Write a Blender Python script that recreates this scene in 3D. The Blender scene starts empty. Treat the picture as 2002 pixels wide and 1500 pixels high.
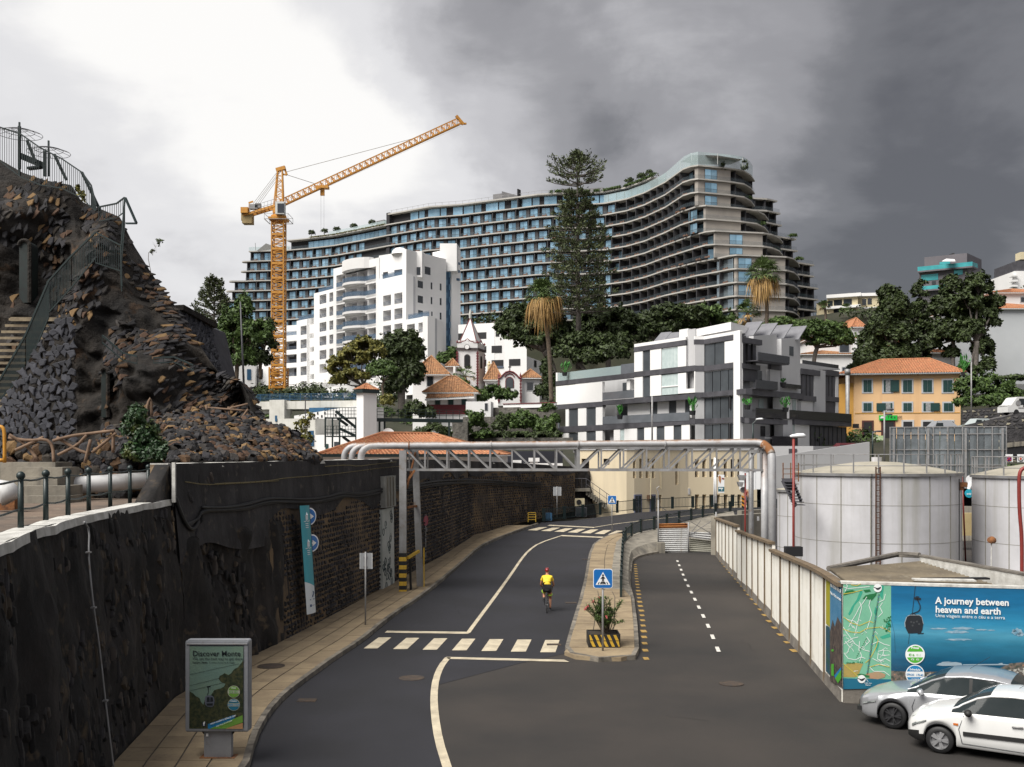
import bpy,math,random
import numpy as np
from mathutils import Vector as V3,Matrix,noise
random.seed(7);RS=np.random.RandomState(11)
# camera, sky, sun, exposure
F=2050.0;H0=6.6;YH=888.0;XC=1001.0
sc=bpy.context.scene
COL=sc.collection
cam=bpy.data.cameras.new('camera');co=bpy.data.objects.new('camera',cam);COL.objects.link(co)
cam.sensor_width=36.0;cam.lens=36.0*F/2002.0;cam.shift_y=(YH-750)/2002.0
cam.clip_start=0.2;cam.clip_end=6000
co.location=(0,0,H0);co.rotation_euler=(math.radians(90),0,0)
sc.camera=co
SUN_EL=math.radians(52);SUN_AZ=math.radians(-130)
wd=bpy.data.worlds.new('World');sc.world=wd;wd.use_nodes=True
def world_nodes():
 nt=wd.node_tree;nt.nodes.clear();N=nt.nodes.new;L=nt.links.new
 out=N('ShaderNodeOutputWorld');bg=N('ShaderNodeBackground');bg.inputs[1].default_value=0.12
 sky=N('ShaderNodeTexSky');sky.sky_type='NISHITA';sky.sun_disc=False
 sky.sun_elevation=SUN_EL;sky.sun_rotation=SUN_AZ
 tc=N('ShaderNodeTexCoord')
 def M(op,a,b=None,c=None,clamp=False):
  n=N('ShaderNodeMath');n.operation=op;n.use_clamp=clamp
  for i,x in enumerate((a,b,c)):
   if x is None:continue
   if isinstance(x,(int,float)):n.inputs[i].default_value=x
   else:L(x,n.inputs[i])
  return n.outputs[0]
 nrm=N('ShaderNodeVectorMath');nrm.operation='NORMALIZE';L(tc.outputs['Generated'],nrm.inputs[0])
 wn=N('ShaderNodeTexNoise');wn.inputs['Scale'].default_value=4.2;wn.inputs['Detail'].default_value=7;wn.inputs['Roughness'].default_value=.6;L(nrm.outputs[0],wn.inputs['Vector'])
 wa=N('ShaderNodeVectorMath');wa.operation='MULTIPLY_ADD';L(wn.outputs[1],wa.inputs[0]);wa.inputs[1].default_value=(.26,.26,.26);L(nrm.outputs[0],wa.inputs[2])
 wb=N('ShaderNodeVectorMath');wb.operation='SUBTRACT';L(wa.outputs[0],wb.inputs[0]);wb.inputs[1].default_value=(.13,.13,.13)
 wr=N('ShaderNodeVectorMath');wr.operation='NORMALIZE';L(wb.outputs[0],wr.inputs[0])
 sp=N('ShaderNodeSeparateXYZ');L(nrm.outputs[0],sp.inputs[0])
 zc=M('ADD',M('MAXIMUM',sp.outputs[2],0.0),0.24)
 cb=N('ShaderNodeCombineXYZ');L(M('DIVIDE',sp.outputs[0],zc),cb.inputs[0]);L(M('DIVIDE',sp.outputs[1],zc),cb.inputs[1])
 L(M('MULTIPLY',sp.outputs[2],1.5),cb.inputs[2])
 def nz(scale,det,off,rough=.55,dist=0.0):
  n=N('ShaderNodeTexNoise');n.inputs['Scale'].default_value=scale;n.inputs['Detail'].default_value=det
  n.inputs['Roughness'].default_value=rough;n.inputs['Distortion'].default_value=dist
  a=N('ShaderNodeVectorMath');a.operation='ADD';a.inputs[1].default_value=off;L(cb.outputs[0],a.inputs[0]);L(a.outputs[0],n.inputs['Vector'])
  return n.outputs[0]
 big=nz(1.05,5,(3.1,0.4,0),.5,.25);mid=nz(2.6,7,(1.7,5.2,2),.55,.3);fin=nz(7.0,6,(0,2,4),.5,.2)
 def blob(px,py,rad,amp,soft=.6):
  v=V3((px-XC,F,YH-py)).normalized();d=N('ShaderNodeVectorMath');d.operation='DOT_PRODUCT';L(wr.outputs[0],d.inputs[0]);d.inputs[1].default_value=v
  m=N('ShaderNodeMapRange');m.interpolation_type='SMOOTHSTEP';m.inputs[1].default_value=rad;m.inputs[2].default_value=rad*(1-soft);m.inputs[3].default_value=0;m.inputs[4].default_value=amp*.5;L(M('ARCCOSINE',M('MINIMUM',d.outputs['Value'],1.0)),m.inputs[0]);return m.outputs[0]
 def dDt(px,py):
  v=V3((px-XC,F,YH-py)).normalized()
  d=N('ShaderNodeVectorMath');d.operation='DOT_PRODUCT';L(nrm.outputs[0],d.inputs[0]);d.inputs[1].default_value=v
  return d.outputs['Value']
 b=M('SUBTRACT',1.0,M('DIVIDE',M('ARCCOSINE',M('MINIMUM',dDt(300,150),1.0)),.52))
 b2=M('SUBTRACT',1.0,M('DIVIDE',M('ARCCOSINE',M('MINIMUM',dDt(700,330),1.0)),.22))
 back=N('ShaderNodeMapRange');back.interpolation_type='SMOOTHSTEP';back.inputs[1].default_value=.55;back.inputs[2].default_value=-.25;back.inputs[3].default_value=0;back.inputs[4].default_value=.55;L(dDt(XC,YH),back.inputs[0])
 f=M('ADD',M('MAXIMUM',M('MULTIPLY',b,1.25),-.30),M('MULTIPLY',M('MAXIMUM',b2,0.0),.45))
 f=M('ADD',f,M('MULTIPLY',M('SUBTRACT',big,.5),1.15))
 f=M('ADD',f,M('MULTIPLY',M('SUBTRACT',mid,.5),1.0))
 f=M('ADD',f,M('MULTIPLY',M('SUBTRACT',fin,.5),.22))
 r=N('ShaderNodeValToRGB');cr=r.color_ramp;cr.interpolation='EASE'
 pts=[(-.0,(.075,.074,.079)),(.16,(.112,.111,.117)),(.34,(.195,.192,.20)),(.56,(.33,.325,.335)),(.78,(.47,.465,.47)),(1.0,(.60,.59,.575))]
 while len(cr.elements)<len(pts):cr.elements.new(.5)
 for e,(p,c)in zip(cr.elements,pts):e.position=max(p,0);e.color=(*c,1)
 for q in((1010,170,.15,-.50,.5),(830,60,.13,-.35,.5),(1280,130,.13,-.22,.6),(1700,430,.17,-.30,.6),(1900,60,.2,-.2,.6),(1480,300,.15,.30,.7),(1850,290,.13,.18,.7),(1720,590,.09,.32,.8),(330,290,.13,-.42,.8),(180,420,.14,-.30,.8),(640,430,.10,-.28,.8),(760,250,.09,.25,.6),(560,120,.2,.25,.8),(80,60,.16,.2,.8)):f=M('ADD',f,blob(*q))
 f=M('ADD',f,back.outputs[0])
 L(M('ADD',M('MULTIPLY',f,.60),.335,None,True),r.inputs[0])
 sc2=N('ShaderNodeVectorMath');sc2 .operation='SCALE';L(r.outputs[0],sc2 .inputs[0]);sc2 .inputs['Scale'].default_value=1/.12
 mx=N('ShaderNodeMix');mx.data_type='RGBA';mx.inputs[0].default_value=.965
 L(sky.outputs[0],mx.inputs[6]);L(sc2 .outputs[0],mx.inputs[7])
 L(mx.outputs[2],bg.inputs[0]);L(bg.outputs[0],out.inputs[0])
world_nodes()
sun=bpy.data.lights.new('sun','SUN');sun.energy=3.7;sun.angle=math.radians(42);sun.color=(1,.965,.90)
so=bpy.data.objects.new('sun',sun);COL.objects.link(so)
sd=V3((math.sin(SUN_AZ)*math.cos(SUN_EL),math.cos(SUN_AZ)*math.cos(SUN_EL),math.sin(SUN_EL)))
so.rotation_euler=sd.to_track_quat('Z','Y').to_euler();so.location=(-30,-20,40)
sc.view_settings.view_transform='Standard';sc.view_settings.look='None'
sc.view_settings.exposure=0.75;sc.view_settings.gamma=1.0;sc.view_settings.use_curve_mapping=False
# helpers
def X(px,D):return(px-XC)*D/F
def Z(py,D):return H0-(py-YH)*D/F
def P(px,py,D):return V3((X(px,D),D,Z(py,D)))
ZR=[(-50,0),(40,0),(52,.1),(58,.2),(63,.3),(72,.5),(78,.75),(84,1.2),(90,1.6),(100,2.0),(130,2.8)]
def zr(y):return float(np.interp(y,[a for a,_ in ZR],[b for _,b in ZR]))
def G(px,py,zf=None,dz=0.0):
 zf=zf or zr
 lo,hi=3.0,140.0
 for _ in range(50):
  m=(lo+hi)/2
  if Z(py,m)>zf(m):lo=m
  else:hi=m
 return V3((X(px,lo),lo,zf(lo)+dz))
flat=lambda y:0.0
WO={}
def _lk(o,parent,loc):
 COL.objects.link(o);WO[o.name]=V3(loc)
 if parent is not None:
  o.parent=parent;o.location=V3(loc)-WO[parent.name]
 else:o.location=loc
def tag(o,label=None,cat=None,group=None,kind=None):
 if label:o['label']=label
 if cat:o['category']=cat
 if group:o['group']=group
 if kind:o['kind']=kind
 return o
def Tg(name,label,cat,loc,group=None,rz=0.0):
 o=bpy.data.objects.new(name,None);o.empty_display_size=.3
 _lk(o,None,loc);o.rotation_euler=(0,0,rz)
 return tag(o,label,cat,group)
def mk_mesh(name,v,f,mats,mi=None,smooth=False):
 me=bpy.data.meshes.new(name);me.from_pydata(v,[],f)
 for m in(mats if isinstance(mats,(list,tuple))else[mats]):me.materials.append(m)
 if mi is not None and len(me.polygons)==len(mi):me.polygons.foreach_set('material_index',mi)
 if smooth:me.polygons.foreach_set('use_smooth',[True]*len(me.polygons))
 me.update();return me
class MB:
 def __init__(s):s.v=[];s.f=[];s.m=[]
 def add(s,v,f,mi=0):
  k=len(s.v);s.v+=[tuple(p)for p in v];s.f+=[tuple(i+k for i in q)for q in f];s.m+=[mi]*len(f);return s
 def box(s,c,d,rz=0,mi=0,M=None):
  a,b,e=d[0]/2,d[1]/2,d[2]/2;R=M if M is not None else Matrix.Rotation(rz,3,'Z')
  v=[V3(c)+R@V3((x*a,y*b,z*e))for z in(-1,1)for y in(-1,1)for x in(-1,1)]
  return s.add(v,[(0,2,3,1),(4,5,7,6),(0,1,5,4),(2,6,7,3),(0,4,6,2),(1,3,7,5)],mi)
 def hexa(s,p,mi=0):
  return s.add(p,[(3,2,1,0),(4,5,6,7),(0,1,5,4),(1,2,6,5),(2,3,7,6),(3,0,4,7)],mi)
 def prism(s,poly,z0,z1,mi=0):
  n=len(poly);g=lambda z,p:(z(p[0],p[1])if callable(z)else z)
  v=[(p[0],p[1],g(z0,p))for p in poly]+[(p[0],p[1],g(z1,p))for p in poly]
  ar=sum(poly[i][0]*poly[(i+1)%n][1]-poly[(i+1)%n][0]*poly[i][1]for i in range(n))
  f=[tuple(range(n,2*n)),tuple(reversed(range(n)))]+[(i,(i+1)%n,n+(i+1)%n,n+i)for i in range(n)]
  if ar<0:f=[tuple(reversed(q))for q in f]
  return s.add(v,f,mi)
 def poly(s,pts,mi=0):return s.add(pts,[tuple(range(len(pts)))],mi)
 def bar(s,a,b,w,h=None,mi=0,up=(0,0,1)):
  a=V3(a);b=V3(b);h=h or w;d=(b-a)
  if d.length<1e-6:return s
  d=d.normalized();u=V3(up)
  if abs(d.dot(u))>.98:u=V3((0,1,0))
  x=d.cross(u).normalized()*w/2;y=x.normalized().cross(d).normalized()*h/2
  return s.hexa([a-x-y,a+x-y,a+x+y,a-x+y,b-x-y,b+x-y,b+x+y,b-x+y],mi)
 def tube(s,pts,r,n=8,mi=0,cap=True):
  pts=[V3(p)for p in pts];R=r if isinstance(r,(list,tuple))else[r]*len(pts)
  rings=[];pu=None
  for i,p in enumerate(pts):
   d=(pts[min(i+1,len(pts)-1)]-pts[max(i-1,0)]).normalized()
   if pu is None:pu=V3((0,0,1))if abs(d.z)<.9 else V3((1,0,0))
   x=d.cross(pu);x=x.normalized()if x.length>1e-5 else V3((1,0,0));y=x.cross(d).normalized();pu=y
   rings.append([p+(x*math.cos(2*math.pi*k/n)+y*math.sin(2*math.pi*k/n))*R[i]for k in range(n)])
  v=[q for g in rings for q in g];f=[]
  for i in range(len(pts)-1):
   for k in range(n):f.append((i*n+k,i*n+(k+1)%n,(i+1)*n+(k+1)%n,(i+1)*n+k))
  if cap:f.append(tuple(reversed(range(n))));f.append(tuple(range((len(pts)-1)*n,len(pts)*n)))
  f=[tuple(reversed(q))for q in f]
  return s.add(v,f,mi)
 def lathe(s,c,prof,n=24,mi=0,a0=0,a1=2*math.pi):
  full=abs(a1-a0-2*math.pi)<1e-4;m=n if full else n+1;v=[]
  for r,z in prof:
   for k in range(m):
    a=a0+(a1-a0)*k/n;v.append((c[0]+r*math.cos(a),c[1]+r*math.sin(a),c[2]+z))
  f=[]
  for i in range(len(prof)-1):
   for k in range(n):
    k2=(k+1)%m;f.append((i*m+k,i*m+k2,(i+1)*m+k2,(i+1)*m+k))
  return s.add(v,f,mi)
 def disc(s,c,r,nrm=(0,-1,0),n=20,mi=0,th=.02):
  c=V3(c);nn=V3(nrm).normalized();return s.tube([c-nn*th/2,c+nn*th/2],r,n,mi)
 def grid(s,fn,nu,nv,mi=0):
  v=[fn(i/nu,j/nv)for j in range(nv+1)for i in range(nu+1)];w=nu+1
  return s.add(v,[(j*w+i,j*w+i+1,(j+1)*w+i+1,(j+1)*w+i)for j in range(nv)for i in range(nu)],mi)
 def xf(s,M):s.v=[tuple(M@V3(p))for p in s.v];return s
 def Bd(s,name,mats,parent=None,label=None,cat=None,group=None,kind=None,smooth=False,local=False):
  if not s.v:return None
  if local:me=mk_mesh(name,s.v,s.f,mats,s.m,smooth);o=bpy.data.objects.new(name,me);COL.objects.link(o);o.parent=parent;WO[o.name]=WO[parent.name].copy()if parent else V3()
  else:
   A=np.array(s.v);og=V3(((A[:,0].min()+A[:,0].max())/2,(A[:,1].min()+A[:,1].max())/2,A[:,2].min()))
   A=A-np.array(og);me=mk_mesh(name,A.tolist(),s.f,mats,s.m,smooth);o=bpy.data.objects.new(name,me);_lk(o,parent,og)
  return tag(o,label,cat,group,kind)
def inst(name,me,loc,parent=None,rz=0.0,scale=(1,1,1),rot=None,**k):
 o=bpy.data.objects.new(name,me);_lk(o,parent,loc)
 if rot is not None:o.rotation_mode='QUATERNION';o.rotation_quaternion=rot
 else:o.rotation_euler=(0,0,rz)
 o.scale=scale if hasattr(scale,'__len__')else(scale,)*3
 return tag(o,**k)
def inst_local(name,me,loc,parent,rz=0.0,scale=(1,1,1),rot=None):
 o=bpy.data.objects.new(name,me);COL.objects.link(o);o.parent=parent;o.location=loc;o.rotation_euler=rot or(0,0,rz);o.scale=scale;WO[o.name]=V3();return o
def joined(name,base,mats4,material,parent=None,smooth=False,**k):
 """many transformed copies of small base meshes [(verts,faces)] as one mesh; mats4: list of (base index, Matrix)"""
 V=[];Fc=[];off=0
 for bi,M in mats4:
  v,f=base[bi];A=np.array(M);W=v@A[:3,:3].T+A[:3,3];V.append(W)
  Fc+=[tuple(i+off for i in q)for q in f];off+=len(v)
 if not V:return None
 m=MB();m.v=[tuple(x)for x in np.vstack(V).tolist()];m.f=Fc;m.m=[0]*len(Fc)
 return m.Bd(name,material,parent,smooth=smooth,**k)
def copy_tree(o,loc,label=None,rz=None,group=None):
 def rec(s,parent):
  c=s.copy();COL.objects.link(c);WO[c.name]=V3();
  if parent is not None:c.parent=parent;c.matrix_parent_inverse=s.matrix_parent_inverse
  for ch in[q for q in list(COL.objects)if q.parent==s]:rec(ch,c)
  return c
 r=rec(o,None);r.location=loc;WO[r.name]=V3(loc)
 if label:r['label']=label
 if rz is not None:r.rotation_euler=(0,0,rz)
 return r
class Path:
 """a wall line seen left to right; s = metres along it, w = metres out towards the viewer"""
 def __init__(s,pts,xy=False):
  s.p=[V3((a,b))if xy else V3((X(a,b),b))for a,b in pts]
  s.px=[XC+q.x*F/q.y for q in s.p];s.L=[0]
  for i in range(1,len(s.p)):s.L.append(s.L[-1]+(s.p[i]-s.p[i-1]).length)
  s.n=[]
  for i in range(len(s.p)):
   a=s.p[max(i-1,0)];b=s.p[min(i+1,len(s.p)-1)]
   d1=(s.p[i]-a).normalized()if i>0 else None;d2=(b-s.p[i]).normalized()if i<len(s.p)-1 else None
   d=((d1 or d2)+(d2 or d1));d=d.normalized();m=V3((d.y,-d.x));k=1.0
   if d1 and d2:k=1/max(.35,math.cos(d1 .angle(d2)/2))
   s.n.append(m*k)
 def sA(s,px):
  for i in range(len(s.p)-1):
   a,b=s.px[i],s.px[i+1]
   if px<=b or i==len(s.p)-2:
    t=(px-XC)/F;p,q=s.p[i],s.p[i+1];dx,dy=q-p
    u=(t*p.y-p.x)/(dx-t*dy)if abs(dx-t*dy)>1e-9 else 0
    return s.L[i]+u*(s.L[i+1]-s.L[i])
 def seg(s,t):
  for i in range(len(s.p)-1):
   if t<=s.L[i+1]or i==len(s.p)-2:return i,(t-s.L[i])/(s.L[i+1]-s.L[i])
 def pt(s,t,w=0):
  i,u=s.seg(t);n=s.n[i].lerp(s.n[i+1],u);q=s.p[i].lerp(s.p[i+1],u)+n*w;return q
 def dirn(s,t):i,u=s.seg(t);return(s.p[i+1]-s.p[i]).normalized()
 def D(s,px):return s.pt(s.sA(px)).y
 def z(s,px,py):return Z(py,s.D(px))
 def sp(s,a,b,maxl=None):
  r=[a]+[l for l in s.L if a+1e-4<l<b-1e-4]+[b]
  if maxl:
   q=[r[0]]
   for i in range(1,len(r)):
    k=max(1,int(math.ceil((r[i]-r[i-1])/maxl)));q+=[r[i-1]+(r[i]-r[i-1])*j/k for j in range(1,k+1)]
   r=q
  return r
 def box(s,mb,a,b,z0,z1,w0,w1,mi=0,px=False):
  if px:a,b=s.sA(a),s.sA(b)
  r=s.sp(a,b);g=lambda z,t:(z(t)if callable(z)else z);k=len(r);v=[];f=[]
  for t in r:
   o=s.pt(t,w1);i=s.pt(t,w0);za,zb=g(z0,t),g(z1,t);v+=[(o.x,o.y,za),(i.x,i.y,za),(i.x,i.y,zb),(o.x,o.y,zb)]
  for j in range(k-1):
   c=4*j;d=c+4;f+=[(c,d,d+3,c+3),(c+3,d+3,d+2,c+2),(c+2,d+2,d+1,c+1),(c+1,d+1,d,c)]
  f+=[(0,3,2,1),(4*k-4,4*k-3,4*k-2,4*k-1)]
  mb.add(v,f,mi)
# materials
MT={}
def mat(name,c,c2=None,scale=2.0,rough=.8,metal=0.0,bump=0.0,bscale=None,lo=.35,hi=.65,streak=None,st=.5,stsc=3.0,isl=0.0,isl2=None,speck=None,coat=0.0,spec=.5,det=6,world=False,trans=0.0,alpha=1.0,emit=None,toprust=False):
 if name in MT:return MT[name]
 m=bpy.data.materials.new(name);m.use_nodes=True;nt=m.node_tree;nt.nodes.clear();N=nt.nodes.new;L=nt.links.new
 out=N('ShaderNodeOutputMaterial');b=N('ShaderNodeBsdfPrincipled');L(b.outputs[0],out.inputs[0])
 b.inputs['Roughness'].default_value=rough;b.inputs['Metallic'].default_value=metal
 b.inputs['Coat Weight'].default_value=coat;b.inputs['Specular IOR Level'].default_value=spec
 if trans:b.inputs['Transmission Weight'].default_value=trans
 if alpha<1:b.inputs['Alpha'].default_value=alpha
 col=None
 def rgb(c):
  n=N('ShaderNodeRGB');n.outputs[0].default_value=(*c,1);return n.outputs[0]
 def mix(f,a,bb):
  n=N('ShaderNodeMix');n.data_type='RGBA'
  if isinstance(f,float):n.inputs[0].default_value=f
  else:L(f,n.inputs[0])
  L(a,n.inputs[6]);L(bb,n.inputs[7]);return n.outputs[2]
 tc=N('ShaderNodeTexCoord');cv=tc.outputs['Object']
 if world:g=N('ShaderNodeNewGeometry');cv=g.outputs['Position']
 def nz(sc_,vec,det_=det):
  n=N('ShaderNodeTexNoise');n.inputs['Scale'].default_value=sc_;n.inputs['Detail'].default_value=det_;n.inputs['Roughness'].default_value=.6;L(vec,n.inputs['Vector']);return n.outputs[0]
 def mr(x,a,bb,c0=0.,c1=1.):
  n=N('ShaderNodeMapRange');n.inputs[1].default_value=a;n.inputs[2].default_value=bb;n.inputs[3].default_value=c0;n.inputs[4].default_value=c1;L(x,n.inputs[0]);return n.outputs[0]
 if isl or isl2:
  g2=N('ShaderNodeNewGeometry');oi=N('ShaderNodeObjectInfo');a=N('ShaderNodeMath');a.operation='ADD';L(g2 .outputs['Random Per Island'],a.inputs[0]);L(oi.outputs['Random'],a.inputs[1])
  fr=N('ShaderNodeMath');fr.operation='FRACT';L(a.outputs[0],fr.inputs[0]);rnd=fr.outputs[0]
  av=N('ShaderNodeVectorMath');av.operation='ADD';L(cv,av.inputs[0]);cx=N('ShaderNodeCombineXYZ');mm=N('ShaderNodeMath');mm.operation='MULTIPLY';mm.inputs[1].default_value=31.;L(oi.outputs['Random'],mm.inputs[0]);L(mm.outputs[0],cx.inputs[0]);L(cx.outputs[0],av.inputs[1]);cv=av.outputs[0]
 col=rgb(c)
 if c2 is not None:col=mix(mr(nz(scale,cv),lo,hi),col,rgb(c2))
 if isl2 is not None:
  r=N('ShaderNodeValToRGB');r.color_ramp.interpolation='CONSTANT' if len(isl2)>2 else 'LINEAR'
  while len(r.color_ramp.elements)<len(isl2):r.color_ramp.elements.new(.5)
  for i,(e,cc)in enumerate(zip(r.color_ramp.elements,isl2)):e.position=i/len(isl2)if len(isl2)>2 else i;e.color=(*cc,1)
  L(rnd,r.inputs[0]);col=mix(.82,col,r.outputs[0])
 if isl:
  h=N('ShaderNodeHueSaturation');L(col,h.inputs['Color']);L(mr(rnd,0,1,1-isl,1+isl),h.inputs['Value']);col=h.outputs[0]
 if streak is not None:
  mp=N('ShaderNodeMapping');mp.inputs['Scale'].default_value=(1,1,.07);L(cv,mp.inputs[0])
  col=mix(mr(nz(stsc,mp.outputs[0],5),.62-st*.2,.82-st*.1,0.,min(1.,st+.3)),col,rgb(streak))
 if speck is not None:
  col=mix(mr(nz(speck[1],cv,3),.6,.72,0.,speck[2]),col,rgb(speck[0]))
 L(col,b.inputs['Base Color'])
 if bump:
  bm=N('ShaderNodeBump');bm.inputs['Strength'].default_value=bump;bm.inputs['Distance'].default_value=.05 if not bscale or bscale>3 else.25;L(nz(bscale or scale*4,cv),bm.inputs['Height']);L(bm.outputs[0],b.inputs['Normal'])
 if toprust:
  g3=N('ShaderNodeNewGeometry');sx=N('ShaderNodeSeparateXYZ');L(g3 .outputs['Normal'],sx.inputs[0]);m1=N('ShaderNodeMath');m1 .operation='ADD';L(mr(sx.outputs[2],.25,1.0,-.45,.85),m1 .inputs[0]);L(mr(nz(1.4,cv),.35,.7,0,.6),m1 .inputs[1]);m1 .use_clamp=True
  m2=N('ShaderNodeMath');m2 .operation='MULTIPLY';L(m1 .outputs[0],m2 .inputs[0]);L(mr(nz(9,cv),.3,.55,.3,1),m2 .inputs[1]);nn=mix(m2 .outputs[0],b.inputs['Base Color'].links[0].from_socket,rgb((.20,.10,.045)));L(nn,b.inputs['Base Color'])
 if emit:b.inputs['Emission Color'].default_value=(*emit[0],1);b.inputs['Emission Strength'].default_value=emit[1]
 MT[name]=m;return m
def glass_mat(name,tint,rough=.05,alpha=.35):
 m=bpy.data.materials.new(name);m.use_nodes=True;b=m.node_tree.nodes['Principled BSDF']
 b.inputs['Base Color'].default_value=(*tint,1);b.inputs['Roughness'].default_value=rough;b.inputs['Alpha'].default_value=alpha;b.inputs['Specular IOR Level'].default_value=.8
 MT[name]=m;return m
M_asph=mat('asphalt',(.0150,.0150,.0205),(.0095,.0095,.0125),scale=.35,rough=.78,bump=.25,bscale=60,speck=((.055,.053,.055),90,.5),isl=0,world=True,streak=None)
M_asph2=mat('asphalt_worn',(.034,.028,.024),(.0155,.014,.0135),scale=.16,rough=.85,bump=.3,bscale=50,speck=((.075,.07,.063),70,.5),world=True)
M_pave=mat('paving',(.285,.22,.135),(.20,.15,.095),scale=1.2,rough=.9,bump=.25,bscale=30,isl=.10,speck=((.10,.085,.065),9,.5))
M_joint=mat('paving_joint',(.075,.064,.052),(.05,.043,.036),scale=4,rough=.95)
M_kerb=mat('kerb_stone',(.21,.185,.15),(.08,.072,.062),scale=2.5,rough=.9,bump=.4,bscale=20,isl=.25)
M_conc=mat('concrete',(.27,.245,.20),(.16,.145,.12),scale=.9,rough=.9,bump=.25,bscale=14,streak=(.07,.065,.06),st=.6,stsc=1.6)
M_paint=mat('road_paint',(.56,.49,.36),(.36,.31,.23),scale=1.8,rough=.7,bump=.1,bscale=40,speck=((.10,.09,.08),16,.55))
M_ypaint=mat('yellow_paint',(.45,.27,.05),(.14,.10,.05),scale=6,rough=.8)
M_wall=mat('basalt_wall',(.016,.013,.012),(.004,.0035,.0035),scale=1.1,rough=.92,bump=.9,bscale=5,streak=(.065,.055,.05),st=.35,stsc=1.5,speck=((.12,.085,.05),2.2,.5),world=True)
M_mort=mat('mortar_wall',(.17,.115,.062),(.06,.045,.034),scale=.8,rough=.95,bump=.8,bscale=8,streak=(.02,.018,.018),st=.6,stsc=.9,speck=((.17,.09,.035),1.4,.45),world=True)
M_stone=mat('basalt_block',(.040,.038,.042),(.018,.017,.019),scale=3,rough=.85,bump=.6,bscale=12,isl=.55)
M_plast=mat('stained_plaster',(.045,.042,.044),(.013,.012,.013),scale=.7,rough=.92,bump=.5,bscale=6,streak=(.012,.011,.012),st=.75,stsc=1.8,speck=((.14,.12,.095),2.5,.5),world=True)
M_cap=mat('white_cap',(.62,.61,.58),(.40,.39,.36),scale=3,rough=.85,bump=.3,bscale=14,streak=(.25,.23,.2),st=.3)
MWh=mat('white_render',(.80,.79,.785),(.74,.735,.73),scale=.15,rough=.8,streak=(.62,.62,.62),st=.15,stsc=.6)
MGw=mat('grey_and_shade_render',(.50,.50,.51),(.45,.45,.46),scale=.2,rough=.85,streak=(.36,.36,.36),st=.2,stsc=.6)  # plain grey parts, also shade put into white faces of the modern block
MSl=mat('slate_cladding',(.085,.083,.095),(.055,.054,.062),scale=.8,rough=.55,bump=.1,isl=.1)
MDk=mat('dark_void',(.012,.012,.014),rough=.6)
M_win=mat('window_glass',(.035,.042,.05),(.02,.024,.03),scale=.5,rough=.08,spec=1.0,isl=.4)
MSt=mat('galvanised_steel',(.30,.30,.31),(.21,.205,.20),scale=2,rough=.5,metal=.2,speck=((.20,.10,.04),4,.4),streak=(.20,.19,.18),st=.4)
M_pipe=mat('pipe_paint',(.42,.42,.43),(.32,.32,.33),scale=1.3,rough=.5,metal=.1,streak=None,speck=((.19,.10,.05),1.6,.35),bump=.15,bscale=6,toprust=True)
M_rust=mat('rust',(.24,.095,.03),(.09,.04,.02),scale=5,rough=.9,bump=.3)
MGn=mat('green_paint',(.008,.022,.022),(.006,.014,.015),scale=4,rough=.45)
Mo_=mat('roof_tile_orange',(.42,.175,.085),(.29,.13,.065),scale=2.2,rough=.85,lo=.4,hi=.6,speck=((.50,.36,.18),3.2,.75),bump=.4,bscale=9)
Mbt=mat('roof_tile_brown',(.36,.18,.085),(.20,.105,.055),scale=2.5,rough=.88,lo=.4,hi=.6,speck=((.45,.32,.17),3.6,.7),bump=.4,bscale=9)
M_black=mat('black_rubber',(.012,.012,.013),rough=.6)
M_bark=mat('bark',(.14,.105,.075),(.07,.055,.042),scale=4,rough=.95,bump=.6,bscale=18)
Mkg=mat('grey_bark',(.17,.15,.135),(.09,.08,.07),scale=3,rough=.95,bump=.6,bscale=14)
def leafm(n,a,b):return mat(n,a,b,scale=.6,rough=.6,isl=.35,isl2=[a,b],spec=.35)
Lk=leafm('leaves_dark',(.022,.034,.009),(.042,.062,.017))
Lm=leafm('leaves_green',(.034,.066,.014),(.070,.112,.026))
Lo=leafm('leaves_olive',(.085,.095,.018),(.15,.13,.028))
M_lf_pine=leafm('leaves_pine',(.018,.036,.014),(.036,.056,.022))
M_lf_palm=leafm('palm_green',(.05,.085,.022),(.09,.13,.04))
M_lf_dry=leafm('palm_dry',(.28,.16,.05),(.40,.25,.09))
M_lf_bright=leafm('leaves_bright',(.04,.17,.03),(.07,.28,.05))
# ground, roads, pavements
def strip(name,Lp,Rp,mats,nsub=1,**k):
 m=MB();n=len(Lp)
 for i in range(n-1):
  for j in range(nsub):
   a=Lp[i].lerp(Rp[i],j/nsub);b=Lp[i].lerp(Rp[i],(j+1)/nsub);c=Lp[i+1].lerp(Rp[i+1],(j+1)/nsub);d=Lp[i+1].lerp(Rp[i+1],j/nsub)
   m.poly([a,b,c,d])
 return m.Bd(name,mats,**k)
def cPt(pts,step=1.0):
 r=[V3(pts[0])]
 for a,b in zip(pts,pts[1:]):
  a=V3(a);b=V3(b);n=max(1,int((b-a).length/step));r+=[a.lerp(b,i/n)for i in range(1,n+1)]
 return r
def smooth(pts,it=2):
 for _ in range(it):
  r=[pts[0]]
  for a,b in zip(pts,pts[1:]):r+=[a.lerp(b,.25),a.lerp(b,.75)]
  r.append(pts[-1]);pts=r
 return pts
KERB_PX=[(495,1500),(497,1464),(508,1436),(532,1394),(564,1359),(620,1318),(665,1285),(710,1257),(760,1213),(832,1165),(880,1125),(910,1098),(940,1071),(970,1056),(1024,1036),(1060,1024)]
KL=[V3((-4.2,2,0)),V3((-5.1,12,0)),V3((-5.45,18,0))]+[G(*p)for p in KERB_PX]
KL=smooth(KL,2)
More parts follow.
